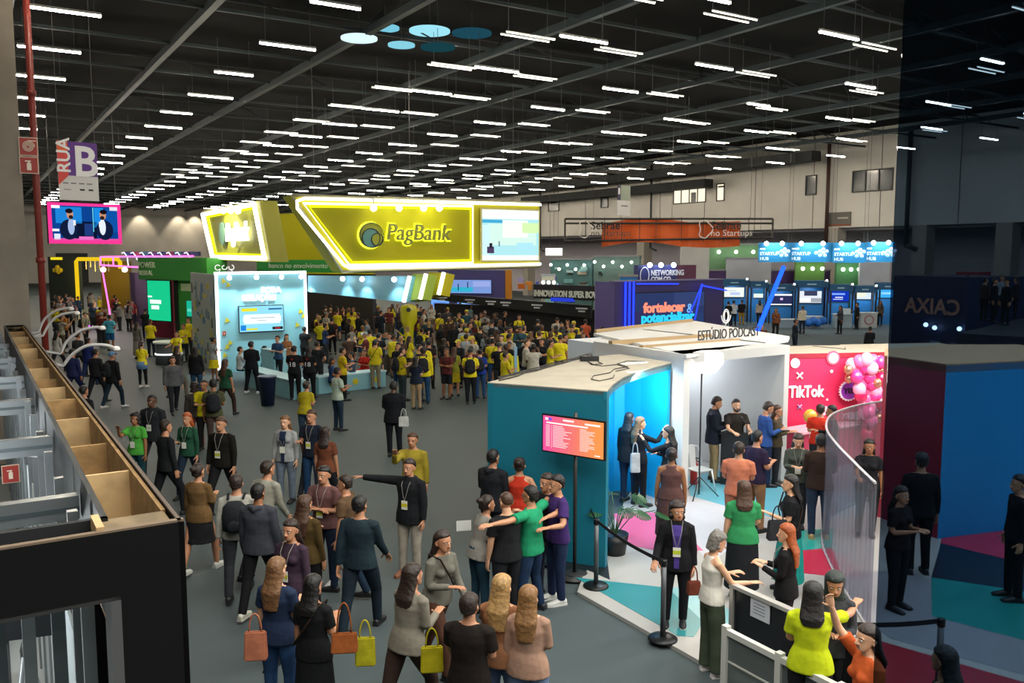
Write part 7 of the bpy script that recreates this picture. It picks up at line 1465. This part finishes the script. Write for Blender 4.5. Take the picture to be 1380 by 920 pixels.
# studio/kiosk visitors
for x, y, fc, tc, bc, lab, sx in ((989, 405, 20, '#c4cbd0', '#1c2536', 'man in white shirt before the leftmost blue kiosk', 'm'), (1000, 404, 10, '#16181c', '#b0872a', 'man in black with mustard trousers before the leftmost blue kiosk', 'm'), (982, 406, 30, '#17191d', '#1c1d20', 'person in dark clothes at the far left of the blue kiosks', 'm'),
        (1024, 404, 10, '#b4aa9a', '#1c2536', 'person in cream top with a backpack at the second blue kiosk', 'f'), (1046, 415, 200, '#7a4a30', '#2a2624', 'woman in brown patterned top beside the blue neon tube', 'f'), (1027, 436, 200, '#5a3428', '#2a2624', 'small brown haired person low beside the blue neon tube', 'm'), (1082, 412, 355, '#c9c0a8', '#1c3048', 'man in cream shirt with back turned before the fourth kiosk', 'm'),
        (1072, 430, 90, '#22262e', '#1b2230', 'person in dark jacket moving past the third kiosk', 'm'), (1133, 412, 250, '#3a3c44', '#1c1d20', 'dark haired person behind the rounded kiosk counter', 'f'), (1156, 408, 270, '#101216', '#101216', 'person in long black clothes between the two right counters', 'm'), (1187, 405, 230, '#4a4038', '#1c1d20', 'woman in brown top at the right counter by the glass edge', 'f'), (1173, 440, 10, '#17191d', '#17191d', 'dark haired person seated low before the round ring counter', 'm')):
    P(x, y, fc, lab, sex=sx, hair='long' if sx == 'f' else 'short', hc='k', skin=random.choice('mt'), top='long', tc=tc, bc=bc, arms=('phone', 'down'), h=1.66, legs='sit' if 'seated' in lab else 'stand')
# --- the crowd before the big sign, and the far left aisle
rc = random.Random(42)
taken = [(o.location.x, o.location.y) for o in PEOPLE]
def crowd(n, region, ys, mix, where, group, hmin=.52, skip=None):
    made = 0; tries = 0
    while made < n and tries < n * 60:
        tries += 1; x = rc.uniform(*region); y = ys(x, rc)
        sx = rc.choice('mmf'); h = rc.uniform(1.64, 1.82) if sx == 'm' else rc.uniform(1.55, 1.7); p = at_head(x, y, h)
        if any((p.x - a) ** 2 + (p.y - b) ** 2 < hmin ** 2 for a, b in taken): continue
        if skip and skip(p, x, y): continue
        taken.append((p.x, p.y)); made += 1
        col, cn = rc.choice(mix); hr = rc.choice(['short', 'short', 'crop', 'bald', 'cap'] if sx == 'm' else ['long', 'longer', 'bun', 'pony', 'bob'])
        hc = rc.choice('kkkbbnld') if sx == 'f' else rc.choice('kkkbbn'); fc = rc.choice([0, 20, 340, 45, 180, 160, 210, 90, 270, 10, 0]); ar = rc.choice([('phone', 'phone'), ('down', 'down'), ('crossed', 'crossed'), ('phone', 'down'), ('eye', 'phone')])
        hn = {'short': 'short hair', 'crop': 'cropped hair', 'bald': 'shaved head', 'cap': 'a cap', 'long': 'long hair', 'longer': 'very long hair', 'bun': 'hair bun', 'pony': 'ponytail', 'bob': 'bobbed hair'}[hr]
        vw = 'back turned' if (fc < 60 or fc > 300) else ('facing us' if 120 < fc < 240 else 'side on')
        bot = rc.choice(['trousers', 'trousers', 'slim', 'wide'] + (['skirt'] if sx == 'f' else ['shorts']))
        if sx == 'm' and hr == 'cap': hc = rc.choice(['#c4b81c', '#1a1c20', '#8a8f94'])
        P(x, y, fc, None, sex=sx, h=h, hair=hr, hc=hc, skin=rc.choice('lmmmtd'), top='tee' if rc.random() < .7 else 'long', tc=col, bot=bot, bc=rc.choice(['#1c1f26', '#23262c', '#2a3f5c', '#33363c', '#5a5040', '#1a1c20', '#26466a']), arms=ar, group=group, extras=rc.choice([(), (), (), (), ('strap',), ('backpack',)]))
        o = PEOPLE[-1]; o['_base'] = '%s in %s top with %s, %s,' % ('man' if sx == 'm' else 'woman', cn, hn, vw); o['_where'] = where(x, y)
YM = [(Y1, 'yellow'), (Y2, 'yellow'), ('#d8c82c', 'yellow'), (Y1, 'yellow'), (Y2, 'yellow'), ('#1a1c20', 'black'), ('#202226', 'black'), ('#26303c', 'dark blue'), ('#8f9aa2', 'light grey'), ('#4c3a30', 'brown'), ('#b8b4a8', 'off white'), ('#5c2a2a', 'maroon'), ('#2f4f5a', 'teal'), ('#3a3c40', 'dark grey')]
def wcrowd(x, y): return ('near the light blue booth' if x < 500 else ('under the big yellow sign' if x < 590 else ('below the far blue screens' if x < 690 else 'by the black bar wall')))
def ylim(x): return 405 + max(0, (x - 600)) * .12
G_ = 'crowd under the big yellow sign'
crowd(76, (424, 640), lambda x, r: r.uniform(ylim(x) + 3, 460 + max(0, x - 500) * .14), YM, wcrowd, G_)
crowd(54, (600, 800), lambda x, r: r.uniform(ylim(x) + 3, 466 - max(0, x - 740) * .3), YM, wcrowd, G_, skip=lambda p, x, y: x > 795 or p.y > 50.5 - 6 * (x - 583) / 219)
crowd(10, (418, 585), lambda x, r: r.uniform(404, 415), YM, wcrowd, G_)
DM = [('#1a1c20', 'black'), ('#23262a', 'black'), ('#2c3036', 'dark grey'), ('#6a6c6c', 'grey'), ('#8c8a80', 'pale grey'), (Y1, 'yellow'), ('#5a2a26', 'dark red'), ('#33465a', 'slate blue'), ('#a86a2a', 'orange brown'), ('#9c9788', 'cream')]
crowd(26, (74, 140), lambda x, r: r.uniform(393, 425), DM, lambda x, y: 'in the far left aisle' if y < 405 else 'in the left aisle past the arched lamps', 'visitors in the far left aisle', .6)
crowd(9, (152, 200), lambda x, r: r.uniform(396, 418), [('#8c2a30', 'dark red'), ('#1a1c20', 'black'), ('#8a8a86', 'pale grey'), ('#23262a', 'black')], lambda x, y: 'before the neon pink booth', 'visitors before the neon pink booth', .6)
for x, y, c in ((76, 446, '#b8b6b0'), (104, 448, '#3a3c40'), (118, 455, '#1f2f6a'), (128, 470, '#23252a'), (97, 470, '#26305a'), (112, 520, '#1a1c20')):
    P(x, y, 20, ['woman in white top at the foot of the red pipe', 'person in grey top beside the arched lamps', 'person in blue trousers and dark top beyond the arched lamps', 'person in dark coat between the arched lamps', 'person in navy clothes behind the third arched lamp', 'dark haired person in black just beyond the timber trough'][[76, 104, 118, 128, 97, 112].index(x)], hair='long' if x == 76 else 'short', sex='f' if x == 76 else 'm', top='long', tc=c, bc='#23305c' if x in (118, 97) else '#22252a', hc='k', skin='m', legs='walk')
for x, y in ():
    p = at_head(x, y, 1.66); 
    if any((p.x - a) ** 2 + (p.y - b) ** 2 < .4 for a, b in taken): continue
    taken.append((p.x, p.y)); P(x, y, 20 * (x % 9), None, tc=rc.choice(['#3a2c28', '#1c1d20', '#5a4438']), hair='short', hc='k', group='visitors far beyond the black bar wall'); o = PEOPLE[-1]; o['_base'] = 'man in dark top,'; o['_where'] = 'far beyond the bar wall'
# labels of the crowd: look first, then a place, then the order from the left
from collections import defaultdict
grp = defaultdict(list)
for o in PEOPLE:
    if '_base' in o: grp[o['_base'] + ' ' + o['_where']].append(o)
for k, L_ in grp.items():
    L_.sort(key=lambda o: project(o.location)[0])
    for i, o in enumerate(L_): o['label'] = k if len(L_) == 1 else k + ', ' + ordn(i) + ' from left'
for o in PEOPLE:
    for k in ('_base', '_where', 'px'):
        if k in o: del o[k]
    if 'label' in o and len(o['label'].split()) > 15:
        for x_, y_ in (('very ', ''), ('light grey', 'grey'), ('off white', 'cream'), ('dark blue', 'navy'), ('dark grey', 'charcoal'), ('in the far', 'in far'), ('near the light blue', 'near blue'), ('before the neon pink', 'before pink'), ('below the far', 'below'), ('by the black bar', 'by bar'), ('under the big yellow', 'under yellow'), ('past the arched', 'past arched'), ('in the left aisle past', 'past'), ('number ', '')): o['label'] = o['label'].replace(x_, y_)
# ================================================================ carried things
def tote(px, py, D, w_, h_, col, lab, yaw=(1, .1), name='shopping_bag', thick=.1, strap=.18):
    w_ *= .82; h_ *= .82; q = Wp(px, py, D); f = Fr(q, yaw); t = thing(name, lab, 'bag', q); m = cloth(col)
    s = MB(); s.prism([f(-w_ / 2, -h_, -thick / 2), f(w_ / 2, -h_, -thick / 2), f(w_ / 2, -h_, thick / 2), f(-w_ / 2, -h_, thick / 2)], [f(-w_ * .47, 0, -.02), f(w_ * .47, 0, -.02), f(w_ * .47, 0, .02), f(-w_ * .47, 0, .02)], m)
    bmesh.ops.bevel(s.bm, geom=list(s.bm.edges), offset=.012, segments=2, affect='EDGES'); s.build('bag_body', t)
    s = MB(); s.tube([f(w_ * .27 * math.cos(a), -.01 + strap * math.sin(a), 0) for a in [PI * i / 12 for i in range(13)]], .008, m, 6); s.build('bag_handle', t); return t
def dep(o): return o.location.y
tote(544, 561, 17.9, .26, .26, '#b9b9b4', 'white paper bag hanging from the hand of the man in black suit')
tote(935, 782, 9.75, .2, .2, '#6a3426', 'brown leather handbag at the hip of the woman in white sleeveless top', name='handbag', thick=.12)
tote(344, 850, 7.75, .26, .34, '#a8664c', 'salmon pink handbag on the left arm of the woman in denim top', name='handbag')
tote(464, 852, 7.7, .3, .22, '#8a4a20', 'caramel brown handbag at the side of the woman in black dress', name='handbag', thick=.14, strap=.3)
tote(492, 858, 7.9, .24, .34, '#a8a01c', 'yellow shopping bag right of the caramel brown handbag')
tote(582, 870, 7.6, .26, .3, '#a89c14', 'yellow shopping bag at the bottom centre beside the dark brown T-shirt')
tote(566, 508, 27, .3, .42, '#c98a1e', 'orange yellow tote on the back of the person in navy top')
tote(856, 610, 13.9, .2, .4, '#c4c6c8', 'white folded bag held by the ash blond woman')
tote(1048, 700, 9.9, .3, .3, '#2b2c30', 'dark handbag on the arm of the woman in green T-shirt', name='handbag')
def phone(o, sex, arms, lab, sd, legs='stand', lean=0, col='#15161a'):
    p, F = hand_pos(o, sex, arms, legs, lean, sd); s = MB(); f = Fr(p + F * .04, (math.cos(o.rotation_euler.z), math.sin(o.rotation_euler.z)))
    s.box(f, -.036, .036, -.06, .09, -.005, .005, mat(col, .3)); s.box(f, -.033, .033, -.056, .086, -.0065, -.005, emit('#9fb8d8', .5)); tag(s.build('mobile_phone'), lab, 'phone')
phone(ph, 'f', ('phone', 'eye'), 'mobile phone held up by the woman in black in the alcove', -1)
q = G(625, 708, 1.1); s = MB(); s.box(Fr(q, (1, .2)), -.1, .1, -.07, .07, 0, .004, mat('#d8d8d4', .5)); tag(s.build('paper_sheet'), 'white paper sheet held left of the bald man in black T-shirt', 'paper')
